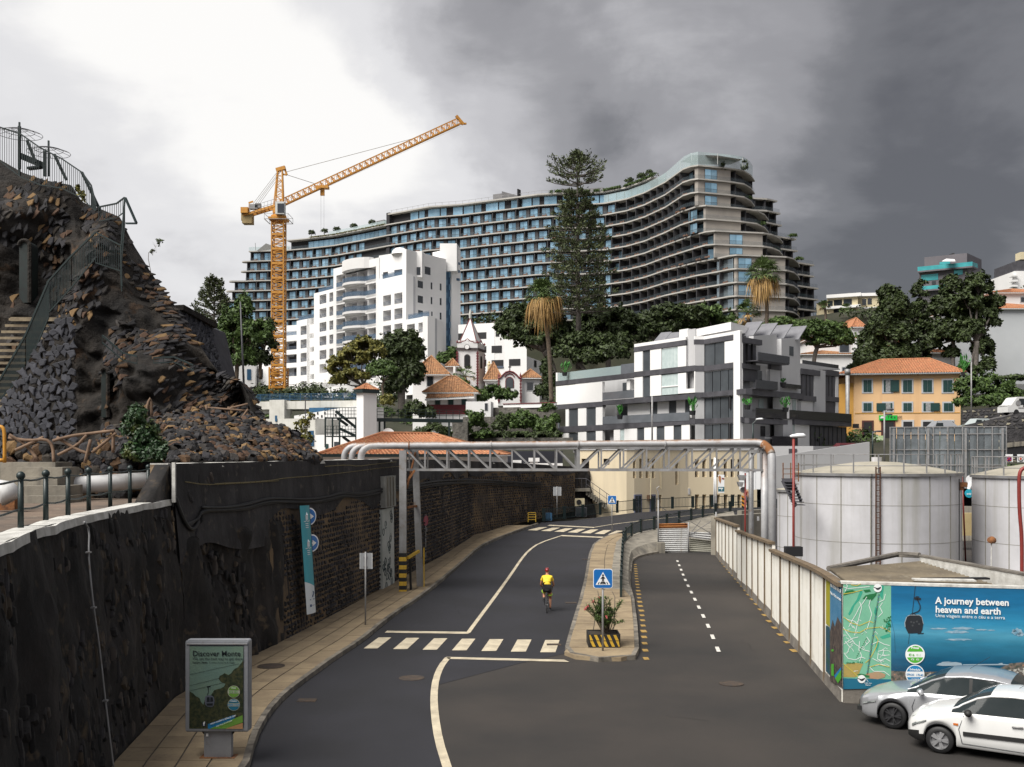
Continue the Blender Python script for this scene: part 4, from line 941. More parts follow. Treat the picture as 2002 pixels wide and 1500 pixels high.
pv_=P(550,397,DC);tip=P(897,237,DC+9);d=(tip-pv_).normalized();sd_=V3((-d.y,d.x,0)).normalized();up=sd_.cross(d);up=up if up.z>0 else-up
m=MB();lattice(m,pv_,tip,sd_,up,64,.62,.62,.10,.05,tri=True);m.Bd('jib',M_cr,cr)
m=MB();m.bar(tip+up*1.2,tip-up*1.0+d*.6,.5,.5);m.bar(tip-up*.6,tip-up*1.1+d*1.2,.35,.35);m.Bd('jib_head',M_cr,cr)
apex=P(548,334,DC)
m=MB();zc=Z(398,DC)
for s in(-1,1):
 m.bar((cx-.9,DC+s*.8,zsl+1.2),apex+V3((-.5,s*.25,0)),.22,.22);m.bar((cx+.9,DC+s*.8,zsl+1.2),apex+V3((.4,s*.25,0)),.22,.22)
for i in range(8):
 t=i/8;z=zsl+1.2+(apex.z-zsl-1.2)*t;w=.9-(.45*t);t2=(i+1)/8;z2=zsl+1.2+(apex.z-zsl-1.2)*t2;w2=.9-.45*t2
 for s in(-1,1):m.bar((cx-w*(1 if i%2 else-1),DC+s*(.8-.55*t),z),(cx+w2*(1 if i%2 else-1),DC+s*(.8-.55*t2),z2),.09,.09);m.bar((cx-w,DC+s*(.8-.55*t),z),(cx+w,DC+s*(.8-.55*t),z),.09,.09)
m.bar(apex+V3((-.8,0,.1)),apex+V3((1.0,0,.6)),.8,.7);m.bar(apex+V3((.8,0,.5)),P(561,342,DC),.35,.35);m.bar(P(553,341,DC),P(561,342,DC),.3,.3)
m.Bd('tower_head',M_cr,cr)
m=MB();m.box(P(548.5,408,DC-1.6),(1.7,1.6,2.4));m.Bd('operator_cab',mat('cab_white',(.55,.57,.56),rough=.5),cr);m=MB();m.box(P(549,407,DC-2.42),(1.3,.06,1.8));m.Bd('cab_window',M_win,cr)
cj=P(478,423,DC+1);cj0=P(540,404,DC)
m=MB();dd=(cj-cj0).normalized();s2=V3((0,1,0))
for s in(-1,1):m.bar(cj0+s2*s*.9,cj+s2*s*.9,.35,.45)
for i in range(9):q=cj0 .lerp(cj,i/8);m.bar(q-s2*.9,q+s2*.9,.2,.2)
m.Bd('counter_jib',M_cr,cr)
m=MB()
for s in(-1,1):
 m.bar(cj0+s2*s*1.2+V3((0,0,1.2)),cj+s2*s*1.2+V3((0,0,1.2)),.06,.06)
 for i in range(10):q=cj0 .lerp(cj,i/9)+s2*s*1.2;m.bar(q,q+V3((0,0,1.2)),.05,.05)
m.Bd('counter_jib_railing',MSt,cr)
m=MB();m.box(P(485,428,DC+1),(1.9,2.0,2.1));m.box(P(478.5,425,DC+1),(1.0,1.8,1.6));m.Bd('counterweight',M_cw,cr)
m=MB();m.box(P(479,412,DC),(1.4,1.4,1.1));m.bar(P(487,413,DC),P(487,396.5,DC),.15,.15);m.bar(P(486,397,DC),P(495,394,DC),.18,.3);m.Bd('winch_frame',M_cr,cr)
m=MB();m.box(P(497,405,DC),(1.7,1.2,.9));m.box(P(505,403,DC),(1.0,1.2,.9));m.Bd('winch',MSt,cr)
m=MB();jp=pv_.lerp(tip,.735)+up*.7
m.tube([P(561,336,DC),jp],.045,5);m.tube([P(561,342,DC),pv_.lerp(tip,.19)+up*.7],.05,5)
for s in(-.5,.5):m.tube([apex+V3((-.6,s,-.5)),P(496,400,DC)+V3((0,s,0))],.035,4);m.tube([apex+V3((-.6,s,-1.4)),P(503,402,DC)+V3((0,s,0))],.035,4)
m.Bd('tie_rope',mat('steel_rope',(.12,.09,.05),rough=.6),cr)
m=MB();q=pv_.lerp(tip,.215)-up*.7;m.box(q+up*.1,(2.6,1.6,.5));m.box(q-V3((0,0,.9)),(.8,.5,1.2));m.Bd('trolley',M_cr,cr)
m=MB()
for s in(-.3,.3):m.tube([q+V3((s,0,-1.4)),q+V3((s,0,-8.2))],.02,4)
m.tube([pv_.lerp(tip,.25)-up*.9,tip-up*1.1],.015,4);m.Bd('hoist_rope',MSt,cr)
# modern white and slate apartment block
def conv(sc_,ox,oy):
 return lambda x:ox+x/sc_,lambda y:oy+y/sc_
def pcs(pa,cx,cy,parent,lst):
 for nm,mt,x0,x1,t0,t1,b0,b1,w0,w1 in lst:
  p0,p1=cx(x0),cx(x1);s0,s1=pa.sA(p0),pa.sA(p1)
  zt0,zt1=pa.z(p0,cy(t0)),pa.z(p1,cy(t1));zb0,zb1=pa.z(p0,cy(b0)),pa.z(p1,cy(b1))
  if abs(zt0-zt1)<.5:zt0=zt1=(zt0+zt1)/2
  if abs(zb0-zb1)<.5:zb0=zb1=(zb0+zb1)/2
  li=lambda a,b:(lambda t:a+(b-a)*(t-s0)/max(1e-6,s1-s0))
  m=MB();pa.box(m,s0,s1,li(zb0,zb1),li(zt0,zt1),w0,w1);m.Bd(nm,mt,parent)
M_gwin=mat('shutter_grey',(.075,.085,.095),(.055,.062,.07),scale=.6,rough=.35,isl=.1)
M_lwin=mat('curtain_window',(.50,.58,.58),(.42,.50,.50),scale=2.,rough=.15,streak=(.62,.68,.67),st=.5)
M_rglass=mat('rail_glass_grey',(.14,.15,.17),(.11,.12,.135),scale=.5,rough=.12,spec=.8);M_dglass=mat('dark_glass',(.022,.022,.026),(.035,.034,.038),scale=.5,rough=.08,spec=.9)
M_cgl=glass_mat('terrace_glass',(.42,.52,.53),.05,.55)
mb_=Tg('apartment_block','modern white apartment block with dark slate bands and grey shutters right of the palm','building',(X(1330,122),125,5.5))
A=Path([(1085,146),(1240,130.5),(1359,120.5),(1377,120.5),(1448,114.5)])
cx,cy=conv(4.767,1060,600)
W,S,GL,LW_,VD=MWh,MSl,M_gwin,M_lwin,MGw
L6=[('parapet',W,858,1338,345,280,377,312,-.4,.0),('slate_band',S,858,1338,375,310,420,355,-.5,.06),('parapet',W,1415,1840,270,225,300,258,-.4,.0),('slate_band',S,1415,1840,298,258,342,305,-.5,.06),('slate_band',S,128,858,700,608,743,652,-.5,.05),('slate_band',S,858,1428,606,548,652,600,-.5,.05),('slate_band',S,1428,1840,548,515,602,562,-.5,.06),('slate_band',S,128,565,920,880,966,922,-.5,.05),('slate_band',S,565,1430,882,800,925,850,-.5,.06),('slate_band',S,1430,1920,800,762,850,808,-.5,.3),('slate_band',S,128,1370,1133,1048,1180,1095,-.5,.05),('slate_band',S,1370,1860,1048,1024,1095,1076,-.5,.06),('wall_panel',W,128,560,743,698,916,880,-.4,.0),('wall_panel',W,128,142,615,613,702,700,-.4,.0),('recess_wall',VD,562,858,690,655,880,840,-3.0,-2.4),('dark_window',GL,615,767,702,690,797,780,-2.4,-2.3),('column',W,770,800,678,672,778,770,-1.0,-.3),('recess_floor',W,562,858,868,845,884,855,-2.4,-.05),('glass_balustrade',M_rglass,562,858,800,775,870,845,-.1,-.02),('wall_panel',W,858,936,424,414,607,598,-.4,.0),('shutter',GL,936,1006,413,403,600,590,-.35,-.12),('wall_panel',W,1006,1110,403,388,592,578,-.4,.0),('curtain_window',LW_,1112,1264,390,376,577,560,-.35,-.1),('wall_panel',W,1264,1340,376,358,562,552,-.4,.0),('wall_panel',W,858,936,658,652,848,840,-.4,.0),('shutter',GL,936,1006,650,646,842,833,-.35,-.12),('wall_panel',W,1006,1110,645,634,835,823,-.4,.0),('curtain_window',LW_,1112,1266,634,626,823,811,-.35,-.1),('window_bar',W,1112,1266,742,730,752,740,-.1,-.02),('wall_panel',W,1266,1342,626,610,812,802,-.4,.0),('wall_panel',W,1342,1418,765,760,806,798,-.4,.0),('recess_wall',VD,1342,1418,606,600,770,765,-1.2,-.9),('wall_panel',W,1416,1430,600,600,800,800,-.4,.0),('wall_panel',VD,1340,1418,205,205,560,552,-.6,-.35),('recess_wall',VD,562,727,925,905,1110,1090,-3,-2.4),('dark_window',GL,600,722,930,920,1030,1022,-2.4,-2.3),('wall_panel',W,725,938,912,890,1080,1060,-1.6,-1.2),('shutter',GL,938,1010,890,883,1065,1055,-1.5,-1.3),('wall_panel',W,1010,1124,884,876,1060,1045,-1.6,-1.2),('shutter',GL,1124,1197,876,868,1050,1040,-1.5,-1.3),('wall_panel',W,1197,1284,870,860,1040,1030,-1.6,-1.2),('shutter',GL,1284,1360,862,856,1030,1020,-1.5,-1.3),('wall_panel',W,1358,1376,856,854,1040,1035,-1.6,-.5),('glass_balustrade',M_rglass,512,1370,1036,970,1108,1048,-.1,-.02),('balcony_floor',S,562,1376,1105,1045,1112,1052,-1.3,-.06),('wall_panel',W,190,215,955,950,1135,1130,-.9,-.5),('wall_panel',W,218,247,953,950,1136,1133,-.4,.0),('shutter',GL,247,334,950,942,1133,1127,-.35,-.12),('wall_panel',W,334,411,942,935,1130,1122,-.4,.0),('shutter',GL,411,500,938,930,1122,1116,-.35,-.12),('wall_panel',W,500,562,930,923,1118,1110,-.4,.0),('glass_balustrade',M_rglass,133,215,1068,1062,1135,1130,.9,1.0),('wall_panel',W,190,247,1180,1176,1345,1345,-.4,.0),('shutter',GL,247,334,1176,1170,1345,1345,-.35,-.12),('wall_panel',W,334,411,1170,1163,1345,1345,-.4,.0),('shutter',GL,411,500,1163,1158,1345,1345,-.35,-.12),('wall_panel',W,500,562,1158,1155,1345,1345,-.4,.0),('recess_wall',VD,562,667,1155,1148,1345,1345,-1.6,-1.2),('dark_window',GL,602,662,1160,1156,1345,1345,-1.2,-1.1),('wall_panel',W,667,725,1150,1140,1345,1345,-.4,.0),('curtain_window',LW_,725,765,1142,1138,1345,1345,-.35,-.1),('wall_panel',W,765,883,1140,1130,1345,1345,-.4,.0),('shutter',GL,883,951,1130,1125,1345,1345,-.35,-.12),('wall_panel',W,951,1066,1125,1116,1345,1345,-.4,.0),('shutter',GL,1066,1140,1116,1110,1345,1345,-.35,-.12),('wall_panel',W,1140,1224,1112,1106,1345,1345,-.4,.0),('shutter',GL,1224,1298,1106,1100,1345,1345,-.35,-.12),('wall_panel',W,1298,1376,1102,1095,1345,1345,-.4,.0),]
for(t0,t1,b0,b1)in((340,346,550,548),(600,602,800,800),(850,850,1052,1050),(1095,1097,1345,1345)):L6 .append(('shaded_return',MGw,1426 if t0>341 else 1415,1511,t0,t1,b0,b1,-.4,.02))  # white wall turned at an angle, its shade put into a grey colour
for row,(ta,tb,ba,bb,x1)in enumerate(((342,308,548,528,1700),(602,570,800,775,1803),(850,818,1055,1026,1803),(1097,1080,1345,1345,1803))):
 n=2 if row==0 else 4
 for i in range(n):
  a=1511+(x1-1511)*i/n;b=1511+(x1-1511)*(i+1)/n;f=lambda v0,v1,x:v0+(v1-v0)*(x-1511)/(1840-1511)
  L6 .append(('tall_shutter',GL,a+3,b-3,f(ta,tb,a),f(ta,tb,b),f(ba,bb,a),f(ba,bb,b),-.35,-.1))
 L6 .append(('shutter_track',MGw,1511,x1,f(ta,tb,1511)-2,f(ta,tb,x1)-2,f(ta,tb,1511)+4,f(ta,tb,x1)+4,-.34,-.05))
 L6 .append(('wall_panel',W,x1,1843,f(ta,tb,x1),tb,f(ba,bb,x1),bb,-.4,.0))
pcs(A,cx,cy,mb_,L6)
m=MB();s=A.sA(1088)
A.box(m,A.sA(1090),A.sA(1239.5),5,A.z(1150,735),-12,-3.0);A.box(m,A.sA(1239.5),A.sA(1359),5,A.z(1300,664),-12,-1.65);m.Bd('building_core',VD,mb_)
m=MB();A.box(m,A.sA(1088),A.sA(1212),A.z(1150,741),A.z(1150,741)+1.25,-.2,-.15);m.Bd('terrace_balustrade',M_cgl,mb_)
m=MB();A.box(m,A.sA(1212),A.sA(1239),A.z(1225,730),A.z(1225,730)+1.2,-.2,-.15);m.Bd('terrace_balustrade',M_rglass,mb_)
m=MB();A.box(m,A.sA(1222),A.sA(1240),A.z(1230,726),A.z(1230,677),-6,-2.5);A.box(m,A.sA(1232),A.sA(1240),A.z(1236,712),A.z(1236,693),-2.5,-2.4,1);m.Bd('stair_house',[W,GL],mb_)
m=MB();A.box(m,A.sA(1323),A.sA(1341),A.z(1330,660),A.z(1330,643),-3,-.6);m.Bd('chimney_block',W,mb_)
m=MB();m.prism([(X(1358,124),124),(X(1429,117),117),(X(1482,124),124),(X(1420,136),136)],Z(655,122),Z(634,119));m.Bd('roof_storey',MWh,mb_)
for i,px in enumerate((1271,1293,1315)):
 a=A.pt(A.sA(px),-2.2);m=MB();z=A.z(px,666);R=Matrix.Translation((a.x,a.y,z+.6))@Matrix.Rotation(math.radians(-40),4,'Z')@Matrix.Rotation(math.radians(35),4,'X');m.box((0,0,0),(1.5,2.2,.09));m.xf(R);m.Bd('solar_panel',mat('solar_panel',(.22,.22,.24),(.30,.30,.32),scale=.7,rough=.25,metal=.3),mb_)
B=Path([(1448,114.5),(1565,125),(1642,133)])
cx7,cy7=conv(4.69,1380,640)
g7=MGw;D_=M_dglass  # right side of the white block: shade put into the wall grey
L7=[('edge_pier',W,313,330,32,36,1060,1060,-.8,.0),('slate_band',S,330,510,92,115,146,160,-.4,.1),('dark_cladding',MSl,330,482,148,160,335,345,-.6,-.3),('slate_band',S,330,492,335,348,382,388,-.4,.1),('dark_cladding',MSl,330,492,385,388,492,492,-.6,-.3),('balcony_glass',D_,385,675,252,258,318,333,1.2,1.28),('balcony_floor',S,385,675,318,333,326,340,-.3,1.2),('side_wall',g7,482,692,75,62,600,600,-1.2,-.6),('side_wall',g7,595,692,390,392,596,600,-.6,-.1),('slate_band',S,595,693,342,345,390,392,-.4,.05),('door',D_,510,553,397,397,494,492,-.6,-.52),('balcony_glass',D_,388,588,487,500,566,575,.9,.98),('balcony_floor',S,388,588,562,572,570,580,-.3,.9),('side_wall',g7,693,865,104,92,608,608,-.8,.0),('window',M_gwin,765,803,176,176,262,262,-.1,.02),('planter_rail',D_,697,838,520,530,558,568,.0,.5),('slate_band',S,385,870,565,610,622,660,-.4,.35),('slate_band',S,870,1000,628,632,674,680,-.4,.2),('slate_band',S,1097,1216,635,640,680,684,-.4,.1),('white_frame',g7,865,1230,345,368,386,392,-.8,.0),('slate_band',S,868,1043,380,396,436,442,-.4,.1),('dark_window',MSl,893,995,440,445,630,636,-.4,-.1),('side_wall',g7,995,1097,392,392,778,782,-.8,.0),('slate_band',S,1097,1216,392,400,446,450,-.4,.1),('dark_window',MSl,1103,1193,450,452,636,638,-.4,-.1),('side_wall',W,1193,1216,450,452,785,785,-.8,.0),('dark_window',MSl,1103,1193,682,684,784,786,-.4,-.1),('side_wall',g7,868,893,385,385,790,790,-.8,-.3),('roof_glass',D_,898,1225,300,345,350,368,-.2,-.1),('dark_window',MDk,343,526,636,642,742,750,-1.8,-1.6),('side_wall',g7,526,672,640,648,752,760,-1.8,-1.5),('curtain_window',LW_,592,632,655,655,750,752,-1.5,-1.42),('side_wall',W,672,868,640,660,765,785,-.8,-.4),('curtain_window',LW_,822,850,660,662,762,765,-.4,-.32),('side_wall',W,888,998,675,680,775,790,-.8,-.2),('balcony_glass',D_,388,673,745,756,836,838,.9,.98),('balcony_glass',D_,690,1290,754,800,840,868,.6,.68),('balcony_floor',S,690,1290,836,866,845,873,-.8,.6),('wall_pier',W,672,692,640,642,838,838,-.4,1.0),('slate_band',S,330,686,842,845,886,888,-.4,.9),('slate_band',S,770,1296,840,875,888,916,-.4,.6),('dark_window',MDk,343,526,888,890,1040,1040,-1.8,-1.6),('side_wall',g7,526,690,888,890,1060,1060,-1.8,-1.4),('door',D_,602,640,905,906,1000,1000,-1.4,-1.3),('side_wall',g7,686,775,845,845,1100,1100,-.8,.3),('curtain_window',LW_,778,823,893,893,985,985,-.3,-.1),('side_wall',W,823,957,890,893,1096,1098,-.8,-.1),('garage_door',MSl,957,1290,902,916,1098,1105,-.6,.0),('terrace_glass',D_,530,765,1000,1003,1086,1088,1.0,1.08),('side_wall',W,540,600,1010,1010,1020,1020,0,.1)]
pcs(B,cx7,cy7,mb_,L7)
m=MB()
for x in np.linspace(960,1285,9):p=cx7(x);s=B.sA(p);B.box(m,s-.05,s+.05,B.z(p,872),B.z(p,835),.0,.05)
for(x0,x1,y0,y1)in((893,995,440,632),(1103,1193,452,636),(343,482,150,335)):
 for x in np.linspace(x0,x1,4)[1:-1]:p=cx7(x);s=B.sA(p);B.box(m,s-.04,s+.04,B.z(p,cy7(y1)),B.z(p,cy7(y0)),-.3,-.05)
m.Bd('cladding_joints',MDk,mb_,kind='stuff')
m=MB();C_=V3((X(1448,114.5),114.5));m.prism([(X(1377,120.5)+.6,121.2),(C_.x-.1,C_.y+1.6),tuple(B.pt(B.sA(1488),-1.1)),(X(1488,118)-1,128),(X(1377,124),128)],5,Z(663,116));m.Bd('side_core',MGw,mb_)
m=MB();m.prism([tuple(B.pt(B.sA(1488),-1.9)),tuple(B.pt(B.sA(1527),-1.9)),(X(1527,133),133),(X(1488,128),128)],5,Z(660,121));m.Bd('side_core',MGw,mb_)
m=MB();m.prism([tuple(B.pt(B.sA(1527),-.9)),tuple(B.pt(B.sA(1564),-.9)),(X(1560,137),137),(X(1522,134),134)],5,Z(663,124));m.Bd('side_core',MGw,mb_)
m=MB();m.prism([tuple(B.pt(B.sA(1564),-.95)),tuple(B.pt(B.sA(1641),-.95)),(X(1638,140),140),(X(1562,137),137)],5,Z(722,129));m.Bd('side_core',MGw,mb_)
m=MB();a=B.pt(B.sA(1505),-2.5);
for i in range(4):
 m=MB();R=Matrix.Translation((a.x+i*2.1,a.y+i*1.4,B.z(1500,655)+.9))@Matrix.Rotation(math.radians(-40),4,'Z')@Matrix.Rotation(math.radians(38),4,'X');m.box((0,0,0),(2.0,3.0,.1));m.xf(R);m.Bd('solar_panel',MT['solar_panel'],mb_)
m=MB();m.prism([(X(1480,112),112),(X(1590,112),112),(X(1660,118),118),(X(1660,124),124),(X(1480,120),120)],3,Z(872.5,113));
m.Bd('podium',MGw,mb_);m=MB();m.box(P(1550,882,111.95),(.85,.1,.5));m.Bd('podium_vent',MSl,mb_)
m=MB();D0,D1=104,108
m.hexa([(X(1510,D0),D0,2),(X(1700,D1),D1,2),(X(1700,D1),D1+.4,2),(X(1510,D0),D0+.4,2),(X(1510,D0),D0,Z(893,D0)),(X(1700,D1),D1,Z(864,D1)),(X(1700,D1),D1+.4,Z(864,D1)),(X(1510,D0),D0+.4,Z(893,D0))])
m.Bd('ramp_wall',MGw,label='plain grey sloping ramp wall in front of the dark garage',cat='wall')
m=MB();m.prism([(X(1660,109),109),(X(1745,109),109),(X(1745,135),148),(X(1660,135),148)],2,lambda x,y:4.6+(y-109)*.09);m.Bd('side_street',mat('street_grey',(.11,.105,.105),(.08,.075,.075),scale=.3,rough=.9),kind='structure')
# tiled roofs
def slope(mb,A,B_,C,D_,sp=.32,amp=.055,rows=.42):
 """A,B_ eave left/right, C,D_ ridge right/left; wavy tile rows"""
 A,B_,C,D_=map(V3,(A,B_,C,D_));n=(B_-A).cross(D_-A).normalized()
 if n.z<0:n=-n
 w=max((B_-A).length,(C-D_).length);h=((A.lerp(B_,.5))-(D_.lerp(C,.5))).length
 nu=int(w/sp)*4;nv=max(2,int(h/rows));nu=min(nu,360)
 rows_=[]
 e=(B_-A).normalized()
 for j in range(nv):
  for jj,(t,lift)in enumerate(((j/nv,.03),((j+1)/nv,0.0))):
   l=A.lerp(D_,t);r=B_.lerp(C,t);row=[]
   for i in range(nu+1):
    p=l.lerp(r,i/nu);ph=(p-A).dot(e)/sp*2*math.pi;row.append(p+n*(amp*math.cos(ph)+lift))
   rows_.append(row)
 v=[tuple(p)for row in rows_ for p in row];w_=nu+1;f=[(j*w_+i,j*w_+i+1,(j+1)*w_+i+1,(j+1)*w_+i)for j in range(len(rows_)-1)for i in range(nu)]
 mb.add(v,f)
def hip(parent,name,mt,c,ze,zr_,ridge,sp=.32,ridgecaps=True,rmt=None):
 """c: 4 eave corners (x,y) FL,FR,BR,BL; ridge: two (x,y) left,right"""
 e=[V3((x,y,ze))for x,y in c];r=[V3((x,y,zr_))for x,y in ridge]
 for k,(a,b,cc,d)in enumerate(((e[0],e[1],r[1],r[0]),(e[1],e[2],r[1],r[1]),(e[2],e[3],r[0],r[1]),(e[3],e[0],r[0],r[0]))):
  m=MB();slope(m,a,b,cc,d,sp);m.Bd(name,mt,parent)
 m=MB()
 for a,b in((r[0],r[1]),(e[0],r[0]),(e[1],r[1]),(e[2],r[1]),(e[3],r[0])):
  if(a-b).length>.1:m.tube([a+V3((0,0,.05)),b+V3((0,0,.05))],.11,6)
 m.Bd('ridge_tiles',rmt or mt,parent)
def box_house(name,label,cat,c,z0,z1,wmat,roofmt,rh,ridge,over=.5,group=None,sp=.32,eave=True):
 ctr=V3((sum(p[0]for p in c)/4,sum(p[1]for p in c)/4,z0));t=Tg(name,label,cat,ctr,group)
 m=MB();m.prism(c,z0,z1);m.Bd('wall',wmat,t)
 cc=V3((ctr.x,ctr.y));ce=[]
 for p in c:v=V3(p)-cc;ce.append(tuple(cc+v*(1+over/v.length*1.4)))
 if eave:m=MB();m.prism(ce,z1-.12,z1-.02);m.Bd('eave_board',MWh,t)
 if abs(ridge[0][0]-ridge[1][0])<.5:ce=ce[1:]+ce[:1]
 hip(t,'roof',roofmt,ce,z1+.02,z1+rh,ridge,sp);return t
M_peach=mat('peach_render',(.70,.46,.25),(.64,.41,.22),scale=.25,rough=.85,streak=(.48,.27,.13),st=.2,stsc=.6)
M_ochre=mat('ochre_render',(.50,.27,.06),(.44,.23,.05),scale=.3,rough=.85)
M_frame=mat('window_frame_grey',(.42,.44,.47),rough=.7);M_shut=mat('green_shutter',(.008,.045,.042),(.006,.035,.033),scale=2,rough=.55);M_maroon=mat('maroon_frame',(.07,.02,.018),rough=.6)
D1=150.0;zt=Z(732,D1);xl,xr=X(1670,D1),X(1878,147)
ph=Tg('peach_house','peach coloured house with dark green shutters and hipped tile roof','house',(X(1775,D1),D1+5,7))
m=MB();m.prism([(xl,D1),(xr,147),(xr+1,159),(xl+1,162)],6,zt);m.Bd('wall',M_peach,ph)
m=MB();m.prism([(X(1640,153),153),(X(1670,150.3),150.3),(xl+.9,162),(X(1642,165),165)],6,zt-1.2);m.Bd('side_wall',M_ochre,ph)
hip(ph,'roof',Mo_,[(xl-2.3,149.3),(xr+.5,146.2),(xr+1.6,160),(xl-1.4,164)],zt+.05,Z(703,155),[(X(1725,155),155.5),(X(1820,153),153.5)],sp=.36)
m=MB();
for t in np.linspace(0,1,64):q=V3((xl-2.2,149.35,zt-.05)).lerp(V3((xr+.4,146.3,zt-.05)),t);m.box(q,(.17,.35,.13))
m.Bd('eave_teeth',M_frame,ph,kind='stuff');m=MB();m.bar((xl-2.2,149.5,zt-.14),(xr+.4,146.5,zt-.14),.3,.08);m.Bd('eave_board',MWh,ph)
PF=Path([(xl,D1),(xr,147)],xy=True);cx8,cy8=conv(3.571,1620,480)
def win8(x0,x1,y0,y1,kind='closed'):
 a,b=cx8(x0),cx8(x1);s0,s1=PF.sA(a),PF.sA(b);z1=PF.z((a+b)/2,cy8(y0));z0=PF.z((a+b)/2,cy8(y1));m=MB();PF.box(m,s0,s1,z0,z1,.0,.06);fr=m.Bd('window',M_frame,ph)
 e=.22;m=MB()
 if kind=='closed':
  for u,v in((s0+e,(s0+s1)/2-.02),((s0+s1)/2+.02,s1-e)):m=MB();PF.box(m,u,v,z0+e,z1-e,.06,.12);m.Bd('shutter',M_shut,fr)
 else:
  if kind in('left','right'):
   mid=(s0+s1)/2;PF.box(m,mid-.3,mid+.35,z0+e,z1-e,.06,.09);m.Bd('curtained_pane',mat('net_curtain',(.35,.36,.36),(.15,.16,.17),scale=6),fr)
   m=MB();PF.box(m,s0+e,mid-.3,z0+e,z1-e,.06,.12)if kind=='right' else PF.box(m,mid+.35,s1-e,z0+e,z1-e,.06,.12);m.Bd('shutter',M_shut,fr)
   m=MB();
   if kind=='right':PF.box(m,mid+.36,s1+.75,z0+e,z1-e,.10,.2)
   else:PF.box(m,s0-.75,mid-.32,z0+e,z1-e,.10,.2)
   m.Bd('open_shutter',M_shut,fr)
for x0,x1,k in((232,310,'closed'),(373,452,'right'),(508,592,'closed'),(648,732,'closed'),(788,874,'closed')):win8(x0,x1,930,1033,k)
for x0,x1,k in((232,310,'closed'),(372,455,'left'),(510,590,'closed'),(650,735,'right'),(792,878,'closed')):win8(x0,x1,1090,1166,k)
def open8(nm,x0,x1,y0,y1,frm):
 a,b=cx8(x0),cx8(x1);s0,s1=PF.sA(a),PF.sA(b);z1=PF.z((a+b)/2,cy8(y0));z0=PF.z((a+b)/2,cy8(y1));m=MB();PF.box(m,s0,s1,z0,z1,.0,.06);o=m.Bd(nm,frm,ph);m=MB();PF.box(m,s0+.25,s1-.25,z0,z1-.25,.06,.1);m.Bd('dark_glass',MDk,o)
open8('door',232,315,1222,1390,M_maroon);open8('door',366,466,1222,1390,M_maroon)
for x0 in(508,645,790):open8('window',x0,x0+88,1218,1300,MGw)
m=MB();PF.box(m,.02,PF.sA(cx8(345)),6,PF.z(1700,cy8(1322)),.0,.03);m.Bd('blue_base',mat('blue_base',(.07,.12,.18),(.05,.09,.13),scale=1,rough=.8),ph)
m=MB();PF.box(m,.1,PF.L[-1]-.1,PF.z(1700,cy8(1172))-.06,PF.z(1700,cy8(1172))+.06,.0,.05);m.Bd('string_course',M_ochre,ph)
def text3(body,size,loc,parent,mt,name='lettering',rot=(math.pi/2,0,0),ext=.002,bold=0.0,align='LEFT',sx=1.0,local=False,label=None):
 c=bpy.data.curves.new('t','FONT');c.body=body;c.size=size;c.extrude=ext;c.offset=bold;c.align_x=align;c.resolution_u=2
 o=bpy.data.objects.new('t',c);COL.objects.link(o);dg=bpy.context.evaluated_depsgraph_get();me=bpy.data.meshes.new_from_object(o.evaluated_get(dg));bpy.data.objects.remove(o);me.materials.clear();me.materials.append(mt)
 n=bpy.data.objects.new(name,me)
 if local:COL.objects.link(n);n.parent=parent;n.location=loc;WO[n.name]=V3()
 else:_lk(n,parent,loc)
 n.rotation_euler=rot;n.scale=(sx,1,1);n['kind']='stuff' if len(body)>1 and parent is not None else ''
 if not n['kind']:del n['kind']
 return n
s0=PF.sA(1718);q=PF.pt(s0,.25);sg=Tg('shop_sign','bright green shop sign above the maroon door of the peach house','sign',(q.x,q.y,Z(822,149)));s1=PF.sA(1754)
m=MB();PF.box(m,s0,s1,Z(822,149.5),Z(812.5,149.5),.12,.25);m.Bd('sign_board',mat('sign_green',(.01,.42,.05),rough=.4),sg)
q=PF.pt(s0+1.15,.27);text3('7 € a 100',.50,(q.x,q.y,Z(818.5,149.5)),sg,MDk,bold=.01,rot=(math.pi/2,0,-.2))
q=PF.pt(s0+.65,.27);m=MB();m.box((q.x,q.y,Z(816,149.5)),(.8,.03,.22));m.box((q.x-.1,q.y-.01,Z(817.5,149.5)),(.9,.03,.12));m.Bd('car_picture',M_sw,sg)
m=MB();m.tube([P(1657,700+30,148.5),P(1657,815,148.5),P(1660,822,148.3),P(1664,823,148.3)],.28,10);m.tube([P(1657,722,148.5),P(1657,732,148.5)],.4,10);m.Bd('flue_pipe',MSt,ph,smooth=True)
m=MB();m.box(P(1673,833,149.4),(.9,.1,.6));m.Bd('wall_plaque',MDk,ph)
av=Tg('poster_stand','pale green poster stand on the pavement before the peach house','sign',P(1716,867,146));m=MB();m.box(P(1716,861,146),(1.5,.15,1.3));m.Bd('poster_panel',mat('poster_green',(.25,.50,.12),(.6,.62,.5),scale=3,rough=.6),av);m=MB();m.bar(P(1710,870,146),P(1710,857,146),.08,.08);m.bar(P(1722,870,146),P(1722,857,146),.08,.08);m.Bd('stand_frame',MSt,av)
